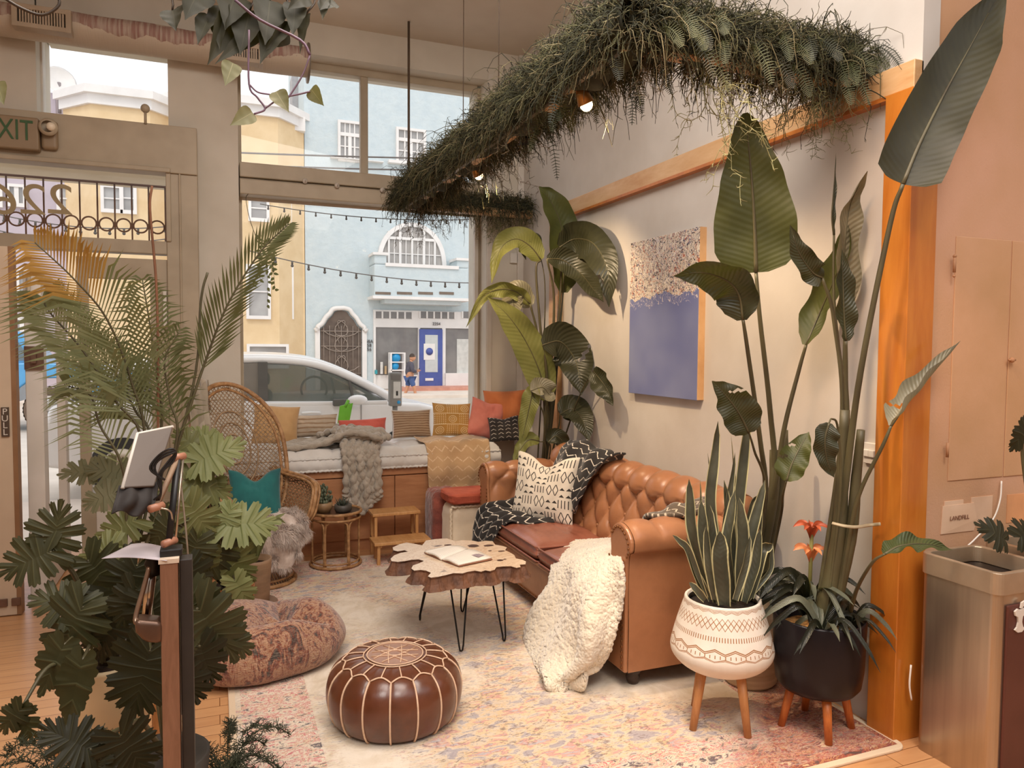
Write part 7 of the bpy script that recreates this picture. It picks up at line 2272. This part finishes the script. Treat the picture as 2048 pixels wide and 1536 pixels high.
# --- thin trailing vine in the window (behind the palm frond tip)
tv = thing('trailing_vine', 'thin small leaved vine hanging in front of the window behind the palm tip', 'plant', at(520, 470, 6.0))
random.seed(9)
mb = MB(); stv = MB()
for (a_, b_) in (((515, 470), (520, 560)), ((525, 470), (535, 610)), ((530, 480), (550, 580)), ((540, 480), (545, 545)), ((520, 500), (505, 570))):
    pts_ = [at(a_[0], a_[1], 6.15), at((a_[0] + b_[0]) / 2 + 5, (a_[1] + b_[1]) / 2, 6.15), at(b_[0], b_[1], 6.15)]
    stv.tube(pts_, .0015, 3, 12)
    for i in range(13):
        p = cat(pts_, i / 12)
        d = V((random.uniform(-1, 1), random.uniform(-.5, .5), random.uniform(-1, .2))).normalized() * .04
        leaf(mb, [p, p + d * .5, p + d], .011, 0, .2, 0, n=4, m=1)
mb.build('leaves', PALMD, tv); stv.build('stems', STEMD, tv)
MB().tube([V((wx0 + .04, 6.30, ztb - .004)), at(492, 399, 6.2), at(500, 440, 6.15), at(518, 490, 6.15)], .003, 4, 10).build('support_stem', STEMM, tv)
# ------------------------------------------------------------ suspended garland frame
gz = 2.72
gA, gB = V((1.47, 2.50, gz)), V((1.47, 6.02, gz))
gC, gD = V((2.56, 2.50, gz)), V((2.56, 6.02, gz))
gf = thing('hanging_garland_frame', 'suspended wooden frame covered in moss and fern garland below the ceiling', 'garland', (1.47, 2.5, gz))
for a_, b_ in ((gA, gB), (gA, gC), (gB, gD)):
    MB().bar(a_ + V((0, 0, .03)), b_ + V((0, 0, .03)), .085, .06).build('beam', RAIL_WOOD, gf, bev=.004, smooth=False)
MB().bar(gA + V((-.055, 0, -.012)), gB + V((-.055, 0, -.012)), .02, .02).build('track_rail', mat('track_grey', (120, 106, 90), (100, 88, 74), .4, metal=.5), gf, smooth=False)
MS1 = mat('moss_dark', (52, 52, 32), (38, 38, 23), .9, 14, 4)
MS2 = mat('moss_mid', (88, 86, 54), (68, 66, 40), .9, 14, 4)
MS3 = mat('moss_brown', (122, 112, 80), (92, 82, 58), .9, 14, 4)
MSL = mat('moss_pale', (170, 168, 122), (146, 144, 100), .9, 14, 4)
def strand(mb, p, d, L, r_, n_=6, grav=.35, wob=.5, rng=random):
    pts_ = [p]
    d = V(d).normalized()
    st_l = L / n_
    for i in range(n_):
        d = (d + V((rng.uniform(-wob, wob), rng.uniform(-wob, wob), rng.uniform(-wob, wob) - grav * (i + 1) / n_))).normalized()
        pts_.append(pts_[-1] + d * st_l)
    mb.tube(pts_, lambda t_: r_ * (1 - .7 * t_) + .0004, 3)
    return pts_
def moss(a_, b_, n_, seed, hang=.12, top=.15, pale=.0, thick=.10):
    rng = random.Random(seed)
    mb = MB()
    ax = (b_ - a_).normalized(); sd = ax.cross(V((0, 0, 1)))
    core = MB()
    L_ = (b_ - a_).length
    def cf(u, v):
        th = v * 2 * PI
        c_ = a_.lerp(b_, u) + V((0, 0, .085))
        r_ = thick * (.62 + .35 * nz((u * L_ * 7, math.cos(th) * 1.6, math.sin(th) * 1.6), 1, seed))
        return c_ + sd * math.cos(th) * r_ * .95 + V((0, 0, math.sin(th) * r_))
    core.grid(cf, int(L_ * 40), 14, cv=True)
    mb.v += core.v; mb.f += core.f; mb.uv += core.uv; mb.mi += [0] * len(core.f)
    for k in range(n_):
        f_ = rng.random()
        c_ = a_.lerp(b_, f_) + V((0, 0, .085))
        th = rng.uniform(-.9, PI + .9)
        rr = rng.uniform(.3, 1) * thick * .85
        p = c_ + sd * math.cos(th) * rr + V((0, 0, math.sin(th) * rr))
        out_ = sd * math.cos(th) + V((0, 0, math.sin(th))) + ax * rng.uniform(-1, 1)
        down = th < 0 or th > PI
        L = rng.uniform(.05, .13) * (1.2 if down else .9)
        if rng.random() < hang: L = rng.uniform(.14, .34); 
        mb.cur = rng.choice((0, 0, 1, 1, 2)) if rng.random() > pale else 3
        q = strand(mb, p, out_, L, rng.uniform(.0014, .003), 5, .35 if L < .14 else 1.1, .55, rng)
        if rng.random() < .55:
            for s_ in range(3):
                w_ = rng.choice(q[1:])
                strand(mb, w_, (rng.uniform(-1, 1), rng.uniform(-1, 1), rng.uniform(-1, .6)), rng.uniform(.015, .04), .0012, 2, .1, .5, rng)
    return tag(mb.build('moss_garland', [MS1, MS2, MS3, MSL], gf), None, None, None, 'stuff')
moss(gA + V((0, -.1, 0)), gB + V((0, .06, 0)), 12000, 1, .035, thick=.165)
moss(gA + V((-.06, 0, 0)), gC, 4600, 2, .06, thick=.135)
moss(gB + V((-.05, 0, 0)), gD, 2600, 3, .10, thick=.095)
# lighter fern fronds poking out of the moss
FRN = leafmat('fern_frond_green', (76, 80, 46), (60, 64, 36), None, 0, .6, .1)
FRD = leafmat('fern_frond_dark', (46, 50, 32), (36, 40, 26), None, 0, .5, .1)
def fernfrond(p, d, L, m_, seed):
    rng = random.Random(seed)
    d = V(d).normalized()
    pts_ = [p, p + d * L * .4 + V((0, 0, .03)), p + d * L * .75 - V((0, 0, L * .18)), p + d * L * .9 - V((0, 0, L * .5))]
    mb = MB().tube(pts_, .0016, 3, 12)
    for i in range(22):
        f_ = .1 + .9 * i / 22
        q = cat(pts_, f_); tan = (cat(pts_, min(f_ + .02, 1)) - cat(pts_, f_ - .02)).normalized()
        view = (CAM - q).normalized(); sd_ = tan.cross(view).normalized()
        l_ = .027 * math.sin(PI * min(1, .15 + .8 * f_)) ** .7
        for s_ in (-1, 1):
            e_ = q + (sd_ * s_ + tan * .35).normalized() * l_
            w_ = tan * .0020
            mb.add([q - w_, q + w_, e_ + w_ * .6, e_ - w_ * .4], [(0, 1, 2, 3)], [(.5, .5)] * 4)
    mb.build('fern_frond', m_, gf)
rng = random.Random(21)
for k in range(24):
    f_ = rng.random()
    p = gA.lerp(gC, f_) + V((0, -.08, rng.uniform(-.02, .1)))
    fernfrond(p, (rng.uniform(-.5, .5), -.8, rng.uniform(-.6, .2)), rng.uniform(.13, .22), FRN if rng.random() < .7 else FRD, k)
for k in range(16):
    f_ = rng.uniform(0, .3)
    p = gA.lerp(gB, f_) + V((rng.uniform(-.08, .1), 0, rng.uniform(-.05, .05)))
    fernfrond(p, (rng.uniform(-.8, .8), rng.uniform(-.6, .3), rng.uniform(-.7, .1)), rng.uniform(.13, .24), FRD if rng.random() < .6 else FRN, k + 40)
# wiry pale tendrils hanging over the big leaf
def tendrils(p0, p1, n_, L, m_, seed, r_=.0016):
    rng = random.Random(seed); mb = MB()
    for k in range(n_):
        p = V(p0).lerp(V(p1), rng.random()) + V((rng.uniform(-.03, .03), rng.uniform(-.03, .03), 0))
        q = strand(mb, p, (rng.uniform(-.4, .4), rng.uniform(-.3, .3), -1), L * rng.uniform(.5, 1.1), r_, 12, .35, .75, rng)
        for w_ in q[2:]:
            for s_ in range(2):
                strand(mb, w_, (rng.uniform(-1, 1), rng.uniform(-1, 1), rng.uniform(-1, .5)), rng.uniform(.02, .05), r_ * .8, 3, .1, .6, rng)
    return tag(mb.build('tendrils', m_, gf), None, None, None, 'stuff')
TW = mat('twig_brown', (120, 104, 80), (96, 82, 60), .8, 9)
tendrils(gA + V((.30, .0, 0)), gA + V((.50, .0, 0)), 12, .62, MSL, 4, .0019)
tendrils(gA + V((.50, .0, 0)), gC + V((-.06, .0, 0)), 34, .34, mat('twig_green', (122, 120, 80), (100, 98, 62), .8, 9), 5, .0013)
tendrils(gA + V((.0, .9, 0)), gA + V((.02, 2.0, 0)), 12, .36, TW, 6, .0015)
tendrils(gB + V((.0, -.9, 0)), gB + V((.02, 0, 0)), 16, .38, TW, 7, .0016)
tendrils(gB, gD, 26, .30, mat('twig_green', (122, 120, 80)), 8, .0016)
tendrils(gA, gC, 22, .24, TW, 9, .0012)
# rods
RODM = mat('rod_brown', (92, 74, 58), (76, 60, 46), .5, 5)
for i, (px, y_, r_, l) in enumerate(((817.5, 5.0, .010, 'thick brown rod holding the far end of the garland frame'), (926.5, 3.9, .003, 'thin cable holding the garland frame, the one nearer the thick rod'), (997, 3.35, .003, 'thin cable holding the garland frame, nearest to the camera'))):
    b_ = at(px, 300 if i == 0 else 200, y_)
    q = V((1.47, y_, gz + .06))
    # keep the rod on the beam: solve its distance for the beam's own x
    t_ = 1.47 / b_.x
    q = V((1.47, b_.y * t_, gz + .05))
    o = MB().tube([q, V((q.x, q.y, CZ))], r_, 8)
    if i == 0: o.tube([V((q.x, q.y, gz + .35)), V((q.x, q.y, gz + .38))], .014, 8)
    tag(o.build('hanging_rod', RODM), l, 'rod')
# track spots on the frame, lit
BULBW = mat('lit_bulb', (255, 236, 200), rough=.3, emit=9, emitc=(255, 214, 160))
def spot(px, py, y_, aim, label, lit=True, energy=22):
    p = at(px, py, y_)
    t_ = thing('track_spotlight', label, 'spotlight', p)
    A_ = (V(aim) - p).normalized()
    B0 = p - A_ * .05
    MB().tube([B0 - A_ * .03, B0, p + A_ * .0], lambda u: .016 + .022 * u, 14).build('lamp_shade', BRASS if lit else DARKM, t_)
    MB().tube([B0 - A_ * .02, V((p.x + .01, p.y, gz - .02))], .006, 6).build('arm', DARKM, t_)
    if lit:
        MB().ball(p + A_ * .004, .028, 12).build('bulb', BULBW, t_)
        l_ = lamp('spot_lamp', 'SPOT', p + A_ * .05, aim, energy, (1, .74, .46), .03, spot=1.7, blend=.7)
spot(1172, 208, 2.95, (2.3, 3.1, 1.2), 'lit brass spotlight under the near part of the garland frame', True, 60)
spot(957, 350, 4.55, (2.55, 4.9, 1.4), 'lit brass spotlight under the far part of the garland frame', True, 60)
spot(1052, 288, 3.75, (2.2, 4.2, 1.0), 'dark unlit spotlight under the middle of the garland frame', False)

# ------------------------------------------------------------ counter post with tablet, paper and mug holder
cz = at(340, 1122, 2.0).z
cpx = at(341, 1200, 2.0).x
st0 = thing('counter_post', 'brown wooden post of a small stand in the left foreground', 'post', (cpx, 2.0, 0))
MB().box((cpx - .021, 1.98, 0), (cpx + .018, 2.06, cz)).build('post', wood('brown_post', (140, 98, 74), (116, 78, 56), .45, (8, 8, 1), 4), st0, bev=.002, smooth=False)
MB().box((cpx + .022, 2.0, 0), (cpx + .05, 2.05, cz + .0)).build('dark_upright', mat('upright_black', (48, 42, 38), (34, 30, 27), .5), st0, bev=.002, smooth=False)
MB().box((cpx - .024, 1.978, cz), (cpx + .021, 2.06, cz + .010)).build('cap', mat('cap_pale', (206, 184, 162)), st0, smooth=False)
MB().box((cpx - .04, 1.96, 0), (cpx + .07, 2.3, .03)).build('foot', mat('upright_black', (48, 42, 38)), st0, bev=.003, smooth=False)
# clamp arms
Ys = 2.02
lt = thing('clamp_arm', 'black and wood desk arm clamped on top of the brown post', 'arm', at(345, 1108, Ys))
CPW = mat('copper_knob', (176, 122, 96), (150, 98, 74), .4, 10)
k0, k1, k2 = at(338, 1085, Ys), at(356, 915, Ys + .1), at(312, 1015, Ys - .02)
MB().bar(k0, k1, .014, .012).build('upright_bar', BLACKP, lt)
MB().bar(k0 + V((.014, .01, 0)), k1 + V((.012, .01, 0)), .004, .012).build('steel_bar', STEEL, lt)
MB().bar(k1, k2, .010, .010).build('forearm', mat('arm_wood', (150, 122, 98), (128, 102, 80)), lt)
for p in (k0, k1, k2):
    MB().tube([p + V((-.012, -.014, 0)), p + V((.014, .014, .002))], .0095, 14).build('knob', CPW, lt)
MB().tube([k2, k2 + V((.03, 0, -.01)), at(345, 1040, Ys)], .0022, 5, 10).tube([k1, at(375, 1100, Ys + .04), at(372, 1190, Ys + .04)], .0025, 5, 10).build('wire_spring', STEEL, lt)
MB().box((k0.x - .02, Ys - .02, cz + .01), (k0.x + .03, Ys + .03, cz + .028)).build('clamp', BLACKP, lt, bev=.003, smooth=False)
# tablet / screen back
TABM = mat('tablet_back', (96, 82, 72), (88, 74, 64), .55, 3)
c0, c1, c2, c3 = at(276, 866, 2.15), at(347, 852, 2.2), at(309, 972, 2.05), at(246, 975, 2.02)
nr = (c1 - c0).cross(c3 - c0).normalized() * .008
tbm = MB().prism([c0, c1, c2, c3], nr).build('tablet', TABM, None, bev=.003, smooth=False)
tag(tbm, 'pale tablet seen from behind, leaning on the desk arm at the left', 'tablet')
ed = MB().tube([c3 + nr * .5, c0 + nr * .5, c1 + nr * .5], .005, 6).build('edge', FRAMEL, tbm)
# dark cloth hanging below it
rows = [[at(240, 970, 2.03), at(262, 968, 2.06), at(292, 970, 2.06), at(318, 962, 2.06)],
        [at(230, 998, 2.0), at(262, 1002, 2.0), at(290, 1004, 2.02), at(312, 1002, 2.04)],
        [at(222, 1028, 1.98), at(246, 1022, 1.99), at(270, 1034, 2.0), at(300, 1018, 2.02)]]
tag(loft(rows, 30, 20, .006, 30, 1, lambda u, v: .004 * math.sin(u * 16)).build('dark_cloth', mat('black_cloth', (52, 44, 40), (38, 32, 29), .8), solid=.003), 'small dark cloth hanging below the tablet', 'cloth')
# looped cable
cb2 = MB()
for k in range(3):
    o_ = k * 5
    cb2.tube([at(330 - o_, 960, 2.0), at(300 + o_, 938, 2.0), at(316, 912 + o_, 2.0), at(340, 898 + o_, 1.99), at(352, 905, 2.0), at(345 - o_, 925, 2.0), at(325 - o_, 945 + o_, 2.0), at(322, 985, 2.0), at(318 - o_, 1000, 2.01)], .0028, 5, 40)
tag(cb2.build('cable', BLACKP), 'black cable looped over the desk arm beside the tablet', 'cable')
# paper on the stand
pz = cz + .012
tag(MB().grid(lambda u, v: (atz(203, 1117, pz).lerp(atz(334, 1119, pz), u)).lerp(atz(262, 1088, pz).lerp(atz(330, 1091, pz), u), v) + V((0, 0, .012 * (1 - u) ** 2 * 0 + .004 * math.sin(u * 4))), 16, 6).build('paper_sheet', mat('paper_lilac', (196, 184, 186), (184, 172, 176), .8), solid=.001), 'sheet of paper sticking out from the top of the brown post', 'paper')
# chrome holder with glass cylinder
hc = at(292, 1250, 2.02)
hl = thing('chrome_holder', 'rounded chrome wall holder with a steel tube beside the brown post', 'holder', hc)
q0, q1, q2, q3 = at(300, 1130, 2.03), at(272, 1232, 2.0), at(276, 1248, 1.99), at(322, 1252, 2.0)
MB().tube([q0, q0.lerp(q1, .5), q1, q2, q2.lerp(q3, .5) + V((0, 0, -.004)), q3], .006, 8, 24).build('frame_tube', mat('chrome_brown', (170, 140, 116), (120, 94, 76), .25, 5, metal=.8), hl)
MB().tube([at(306, 1118, 2.06), at(293, 1236, 2.04)], .012, 16).build('steel_tube', mat('chrome_bright', (210, 204, 196), (150, 146, 140), .15, 3, metal=1), hl)
MB().prism([at(268, 1240, 1.97), at(324, 1245, 1.97), at(324, 1290, 1.97), at(290, 1288, 1.97), at(270, 1268, 1.97)], (0, .06, 0)).build('cup_base', mat('cup_brown', (118, 90, 72), (92, 68, 54), .3, 5, metal=.5), hl, bev=.012)
MB().lathe([(0, 0), (.016, 0), (.016, .02), (.02, .03), (.016, .04), (.02, .05), (.0, .052)], at(306, 1150, 2.04), 16).build('spring_head', DARKM, hl)

# ------------------------------------------------------------ street things
# white car parked at the kerb
CY = 9.0
car = thing('parked_car', 'white hatchback parked at the kerb outside the window', 'car', (1.0, 9.9, -.04))
CARW = mat('car_white', (226, 224, 222), (220, 218, 216), .25, 2, coat=.5)
CARG = NT('car_glass'); CARG.base(rgb(104, 112, 106)); CARG.set(Roughness=.08, Alpha=.72, Specular_IOR_Level=.8); CARG = CARG.m
low = [(-1.75, .32), (-1.72, .62), (-1.62, .95), (-1.4, 1.0), (1.9, .93), (2.35, .90), (2.78, .80), (2.92, .62), (2.95, .35), (2.6, .26), (-1.4, .26)]
roof = [(-1.68, .96), (-1.35, 1.18), (-.9, 1.36), (-.2, 1.44), (.5, 1.465), (1.0, 1.43), (1.35, 1.33), (1.75, 1.14), (2.10, .94)]
def side(pts_, y_): return [V((x, y_, z)) for x, z in pts_]
W_C = 1.75
MB().prism(side(low, CY), (0, W_C, 0)).build('lower_body', CARW, car, bev=.06, seg=4, ang=30)
# roof shell and pillars
rs = MB()
def rf_(u, v):
    p = cat([V((x, 0, z)) for x, z in roof], u)
    s_ = abs(v * 2 - 1)
    return V((p.x, CY + .14 + (W_C - .28) * v, p.z + .03 * (1 - s_ ** 2) - .03 * max(0, s_ - .8) * 5 * .3))
rs.grid(rf_, 40, 14)
rso = rs.build('roof', CARW, car, solid=.03, off=1)
fr_out = roof; fr_in = [(x * .96 + .02 * 1, z - .075) for x, z in roof]
for yy, dd in ((CY + .04, .1), (CY + W_C - .14, .1)):
    m_ = MB().tube([V((x, yy + (.1 if yy < 10 else 0), z - .03)) for x, z in roof], .048, 10, 60)
    m_.build('roof_side', CARW, car)
    MB().add(side([(-1.3, .98), (-.95, 1.26), (-.2, 1.38), (.46, 1.40), (.46, .96)], yy + .05), [(0, 1, 2, 3, 4)]).build('side_window', mat('rear_glass', (120, 116, 110), (140, 136, 128), .1, 1.5), car, smooth=False)
    MB().add(side([(.55, .95), (.55, 1.39), (.95, 1.37), (1.35, 1.25), (1.72, 1.05), (1.92, .93)], yy + .05), [(0, 1, 2, 3, 4, 5)]).build('side_window', CARG, car, smooth=False)
    MB().box((.455, yy + .02, .94), (.56, yy + .07, 1.41)).build('pillar', mat('pillar_grey', (90, 88, 84)), car, smooth=False)
    MB().bar((1.55, yy + .04, .94), (1.50, yy + .04, 1.18), .03, .03).build('quarter_pillar', mat('pillar_grey', (90, 88, 84)), car, smooth=False)
MB().add([V((1.32, CY + .2, 1.36)), V((1.32, CY + W_C - .2, 1.36)), V((2.12, CY + W_C - .12, .95)), V((2.12, CY + .12, .95))], [(0, 1, 2, 3)]).build('windscreen', CARG, car, smooth=False)
MB().box((-1.3, CY + .0, .90), (1.95, CY + .03, .945)).build('belt_line', CARW, car, bev=.01)
MB().box((.53, CY - .006, .4), (.54, CY + .004, .93)).box((1.62, CY - .006, .4), (1.63, CY + .004, .93)).build('door_gaps', mat('gap_grey', (150, 148, 146)), car, smooth=False)
hp = at(622, 826, CY)
MB().tube([V((hp.x - .11, CY - .01, hp.z)), V((hp.x, CY - .035, hp.z + .008)), V((hp.x + .11, CY - .01, hp.z))], .016, 8, 12).build('door_handle', CARW, car)
MB().ball(at(715, 800, CY - .12), .10, 16, (1.2, .6, .62)).build('wing_mirror', CARW, car)
MB().box((at(702, 800, CY).x - .22, CY - .12, at(702, 802, CY).z - .05), (at(702, 800, CY).x, CY - .02, at(702, 802, CY).z + .03)).build('mirror_foot', mat('pillar_grey', (90, 88, 84)), car, bev=.01)
for sx_ in (.95,):
    MB().tube([V((sx_ + .28 + .17 * math.cos(t_), 10.3 + .0, 1.02 + .17 * math.sin(t_))) for t_ in [2 * PI * k / 20 for k in range(20)]], .016, 6, closed=True).build('steering_wheel', BLACKP, car)
for sx_, yy in ((.55, 9.5), (.55, 10.3), (-.6, 9.5), (-.6, 10.3)):
    MB().box((sx_ - .1, yy - .22, .6), (sx_ + .08, yy + .22, 1.08)).box((sx_ - .06, yy - .11, 1.12), (sx_ + .06, yy + .11, 1.28)).build('seat', mat('car_seat', (128, 124, 116)), car, bev=.05)
for wx, in ((-.95,), (2.15,)):
    for yy in (CY - .005, CY + W_C - .2):
        w_ = MB().tube([V((wx, yy, .28)), V((wx, yy + .2, .28))], .32, 28).build('wheel', mat('tyre', (44, 42, 40), (34, 32, 30), .8), car)
        MB().tube([V((wx, yy - .01, .28)), V((wx, yy + .05, .28))], .2, 20).build('hubcap', STEEL, w_)
# blue pickup across the street
TY = 17.0
tk = thing('pickup_truck', 'bright blue truck with large tyres seen through the open door', 'truck', (-4.0, TY + 1, -.12))
TB = mat('truck_blue', (84, 158, 206), (74, 146, 196), .3, 2, coat=.4)
wxc = at(100, 815, TY).x; wr = .44; wz = -.12 + wr
prof_t = [(wxc - 2.2, .35), (wxc - 2.2, 1.15), (wxc - .2, 1.25), (wxc + 1.1, 1.15), (wxc + 1.9, 1.02), (wxc + 2.0, .55), (wxc + .62, .5), (wxc + .5, .75), (wxc + .28, .93), (wxc - .28, .93), (wxc - .5, .75), (wxc - .6, .45)]
MB().prism(side(prof_t, TY), (0, 1.7, 0)).build('body', TB, tk, bev=.04, seg=3)
cab = [(wxc - 2.1, 1.12), (wxc - 2.0, 1.85), (wxc - .5, 1.85), (wxc - .1, 1.2)]
MB().prism(side(cab, TY + .1), (0, 1.5, 0)).build('cab', TB, tk, bev=.06)
MB().add(side([(wxc - 1.9, 1.28), (wxc - 1.85, 1.75), (wxc - .6, 1.75), (wxc - .3, 1.28)], TY + .08), [(0, 1, 2, 3)]).build('side_window', CARG, tk, smooth=False)
for dx_ in (0, -2.9):
    w_ = MB()
    w_.grid(lambda u, v, dx_=dx_: V((wxc + dx_ + math.cos(2 * PI * u) * (wr * (1 + .03 * (int(u * 72) % 2))), TY - .08 + .3 * v, wz + math.sin(2 * PI * u) * (wr * (1 + .03 * (int(u * 72) % 2))))), 72, 3, cu=True)
    w_.prism([V((wxc + dx_ + math.cos(2 * PI * k / 36) * wr * .98, TY - .08, wz + math.sin(2 * PI * k / 36) * wr * .98)) for k in range(36)], (0, .02, 0))
    wo_ = w_.build('wheel', mat('tyre_brown', (112, 92, 76), (88, 72, 60), .9, 8, bump=.5), tk, smooth=False)
    MB().tube([V((wxc + dx_, TY - .1, wz)), V((wxc + dx_, TY - .06, wz))], wr * .62, 28).build('rim', mat('rim_pale', (186, 176, 166), (168, 158, 148), .4), wo_)
    MB().tube([V((wxc + dx_, TY - .13, wz)), V((wxc + dx_, TY - .09, wz))], .1, 12).build('hub', mat('hub_grey', (120, 112, 104)), wo_)
# second car glimpsed
vn = thing('parked_van', 'pale van seen between the palm fronds beyond the blue truck', 'van', (-5.5, 22, -.12))
MB().prism(side([(-10.5, .2), (-10.5, 1.9), (-8.2, 2.0), (-7.4, 1.25), (-6.6, 1.1), (-6.5, .2)], 22), (0, 1.8, 0)).build('body', mat('van_pale', (206, 198, 200), (196, 188, 190), .3), vn, bev=.1, seg=3)
MB().add(side([(-10.1, 1.2), (-10.1, 1.75), (-8.35, 1.8), (-7.8, 1.25)], 21.98), [(0, 1, 2, 3)]).build('side_window', CARG, vn, smooth=False)
# parking meter
my = 8.2
mx0 = at(790, 770, my).x
pmt = thing('parking_meter', 'grey parking meter standing at the kerb in front of the white car hood', 'parking meter', (mx0, my, -.04))
z0_, z1_ = at(790, 812, my).z, at(790, 745, my).z
MB().tube([(mx0, my, -.04), (mx0, my, z0_ + .02)], .03, 10).build('pole', mat('meter_grey', (140, 138, 134), (126, 124, 120), .5), pmt)
MB().box((mx0 - .068, my - .05, z0_), (mx0 + .068, my + .05, z1_)).build('head', mat('meter_grey', (140, 138, 134)), pmt, bev=.015)
MB().box((mx0 - .03, my - .056, z0_ + .09), (mx0 + .05, my - .05, z1_ - .10)).build('display', mat('meter_white', (214, 212, 206)), pmt, smooth=False)
MB().box((mx0 + .0, my - .058, z0_ + .12), (mx0 + .02, my - .055, z0_ + .17)).build('display_mark', BLACKP, pmt, smooth=False)
MB().box((mx0 - .05, my - .056, z1_ - .08), (mx0 + .05, my - .05, z1_ - .03)).build('screen', GREYG, pmt, smooth=False)
MB().ball((mx0 + .03, my - .05, z0_ + .045), .02, 10, (1, .5, 1)).build('blue_button', mat('ball_blue', (30, 150, 206)), pmt)

# pedestrian across the street
HX = at(820, 710, 25.5)
ground = HX.z - 1.68
pr = thing('person', 'person in a dark hoodie and blue shorts walking and looking down at a phone', 'person', (HX.x, 25.5, ground))
SK = mat('skin', (206, 150, 116), (190, 134, 100), .6, 5)
def body_skin(name, verts, edges, radii, m_, parent, sub=2):
    ofs = V(parent['_w'])
    me = bpy.data.meshes.new(name)
    me.from_pydata([tuple(V(v) - ofs) for v in verts], edges, [])
    o = bpy.data.objects.new(name, me)
    COL.objects.link(o); o.parent = parent; o['_w'] = tuple(ofs)
    md = o.modifiers.new('skin', 'SKIN'); md.use_smooth_shade = True
    for i, r_ in enumerate(radii):
        me.skin_vertices[0].data[i].radius = r_ if isinstance(r_, tuple) else (r_, r_)
    me.skin_vertices[0].data[0].use_root = True
    s_ = o.modifiers.new('s', 'SUBSURF'); s_.levels = sub; s_.render_levels = sub
    me.materials.append(m_)
    return o
def hp_(x, y, z): return V((HX.x + x, 25.5 + y, ground + z))
verts = [hp_(0, 0, .92), hp_(-.02, 0, 1.12), hp_(-.02, 0, 1.32), hp_(.02, 0, 1.44), hp_(.06, -.02, 1.50),
         hp_(.0, -.18, 1.36), hp_(.04, -.24, 1.12), hp_(.24, -.16, 1.10), hp_(.0, .18, 1.36), hp_(.05, .22, 1.12), hp_(.24, .06, 1.12),
         hp_(.02, -.09, .84), hp_(.14, -.10, .48), hp_(.20, -.10, .10), hp_(.30, -.10, .05),
         hp_(-.02, .09, .84), hp_(-.08, .10, .48), hp_(-.24, .10, .14), hp_(-.14, .10, .05)]
edges = [(0, 1), (1, 2), (2, 3), (3, 4), (2, 5), (5, 6), (6, 7), (2, 8), (8, 9), (9, 10), (0, 11), (11, 12), (12, 13), (13, 14), (0, 15), (15, 16), (16, 17), (17, 18)]
radii = [(.13, .15), (.12, .16), (.13, .17), .07, .055, .065, .05, .035, .065, .05, .035, .095, .06, .04, .035, .095, .06, .04, .035]
body_skin('body', verts, edges, radii, SK, pr)
HD = hp_(.09, -.01, 1.60)
hd = MB().grid(lambda u, v: HD + V((math.sin(PI * v) * math.cos(2 * PI * u) * .095 + .012 * math.cos(2 * PI * u) * (v < .5), math.sin(PI * v) * math.sin(2 * PI * u) * .078, -math.cos(PI * v) * .125)), 20, 14, cu=True)
hd.ball(HD + V((.10, 0, -.02)), .018, 8, (1, .7, 1.4)).ball(HD + V((0, -.08, 0)), .018, 8, (.8, .5, 1.4))
hd.build('head', SK, pr)
MB().grid(lambda u, v: HD + V((-.015, 0, .012)) + V((math.sin(PI * (.5 + v / 2)) * math.cos(2 * PI * u) * .104, math.sin(PI * (.5 + v / 2)) * math.sin(2 * PI * u) * .088, -math.cos(PI * (.5 + v / 2)) * .125)), 20, 8, cu=True).build('hair', mat('dark_hair', (62, 48, 40), (46, 36, 30), .7), pr)
tv_ = [0, 1, 2, 3, 5, 6, 8, 9]
body_skin('hoodie', [verts[0] + V((0, 0, .03))] + [verts[i] for i in (1, 2, 3, 5, 6, 8, 9)] + [verts[6].lerp(verts[7], .8), verts[9].lerp(verts[10], .8)], [(0, 1), (1, 2), (2, 3), (2, 4), (4, 5), (2, 6), (6, 7), (5, 8), (7, 9)], [(.15, .17), (.14, .18), (.15, .19), .085, .085, .07, .085, .07, .05, .05], mat('hoodie_grey', (86, 84, 96), (72, 70, 82), .9), pr)
body_skin('shorts', [verts[0], verts[11], verts[11].lerp(verts[12], .75), verts[15], verts[15].lerp(verts[16], .75)], [(0, 1), (1, 2), (0, 3), (3, 4)], [(.15, .17), .11, .09, .11, .09], mat('shorts_blue', (74, 98, 148), (64, 86, 134), .9), pr)
for i, (x, y, z) in enumerate(((.22, -.10, .04), (-.18, .10, .06))):
    MB().ball(hp_(x + .04, y, z), .06, 12, (2.1, .8, .7)).build('shoe', mat('shoe_grey', (100, 96, 94)), pr)
for (x, y, z) in ((.28, -.14, 1.13), (.28, .04, 1.14)):
    MB().ball(hp_(x, y, z), .035, 8, (1.2, .7, 1)).build('hand', SK, pr)
    h_ = MB()
    for k in range(4):
        h_.tube([hp_(x + .02, y - .02 + k * .014, z), hp_(x + .06, y - .02 + k * .014, z + .01), hp_(x + .07, y - .02 + k * .014, z + .03)], .008, 5)
    h_.tube([hp_(x, y, z + .02), hp_(x + .03, y + .01, z + .05)], .009, 5)
    h_.build('fingers', SK, pr)
tag(bx('phone', tuple(hp_(.31, -.08, 1.14)), tuple(hp_(.33, .0, 1.22)), BLACKP, bev=.004), 'dark phone in the hands of the person walking across the street', 'phone')

# tidy helper properties
for o in S.objects:
    if '_w' in o: del o['_w']
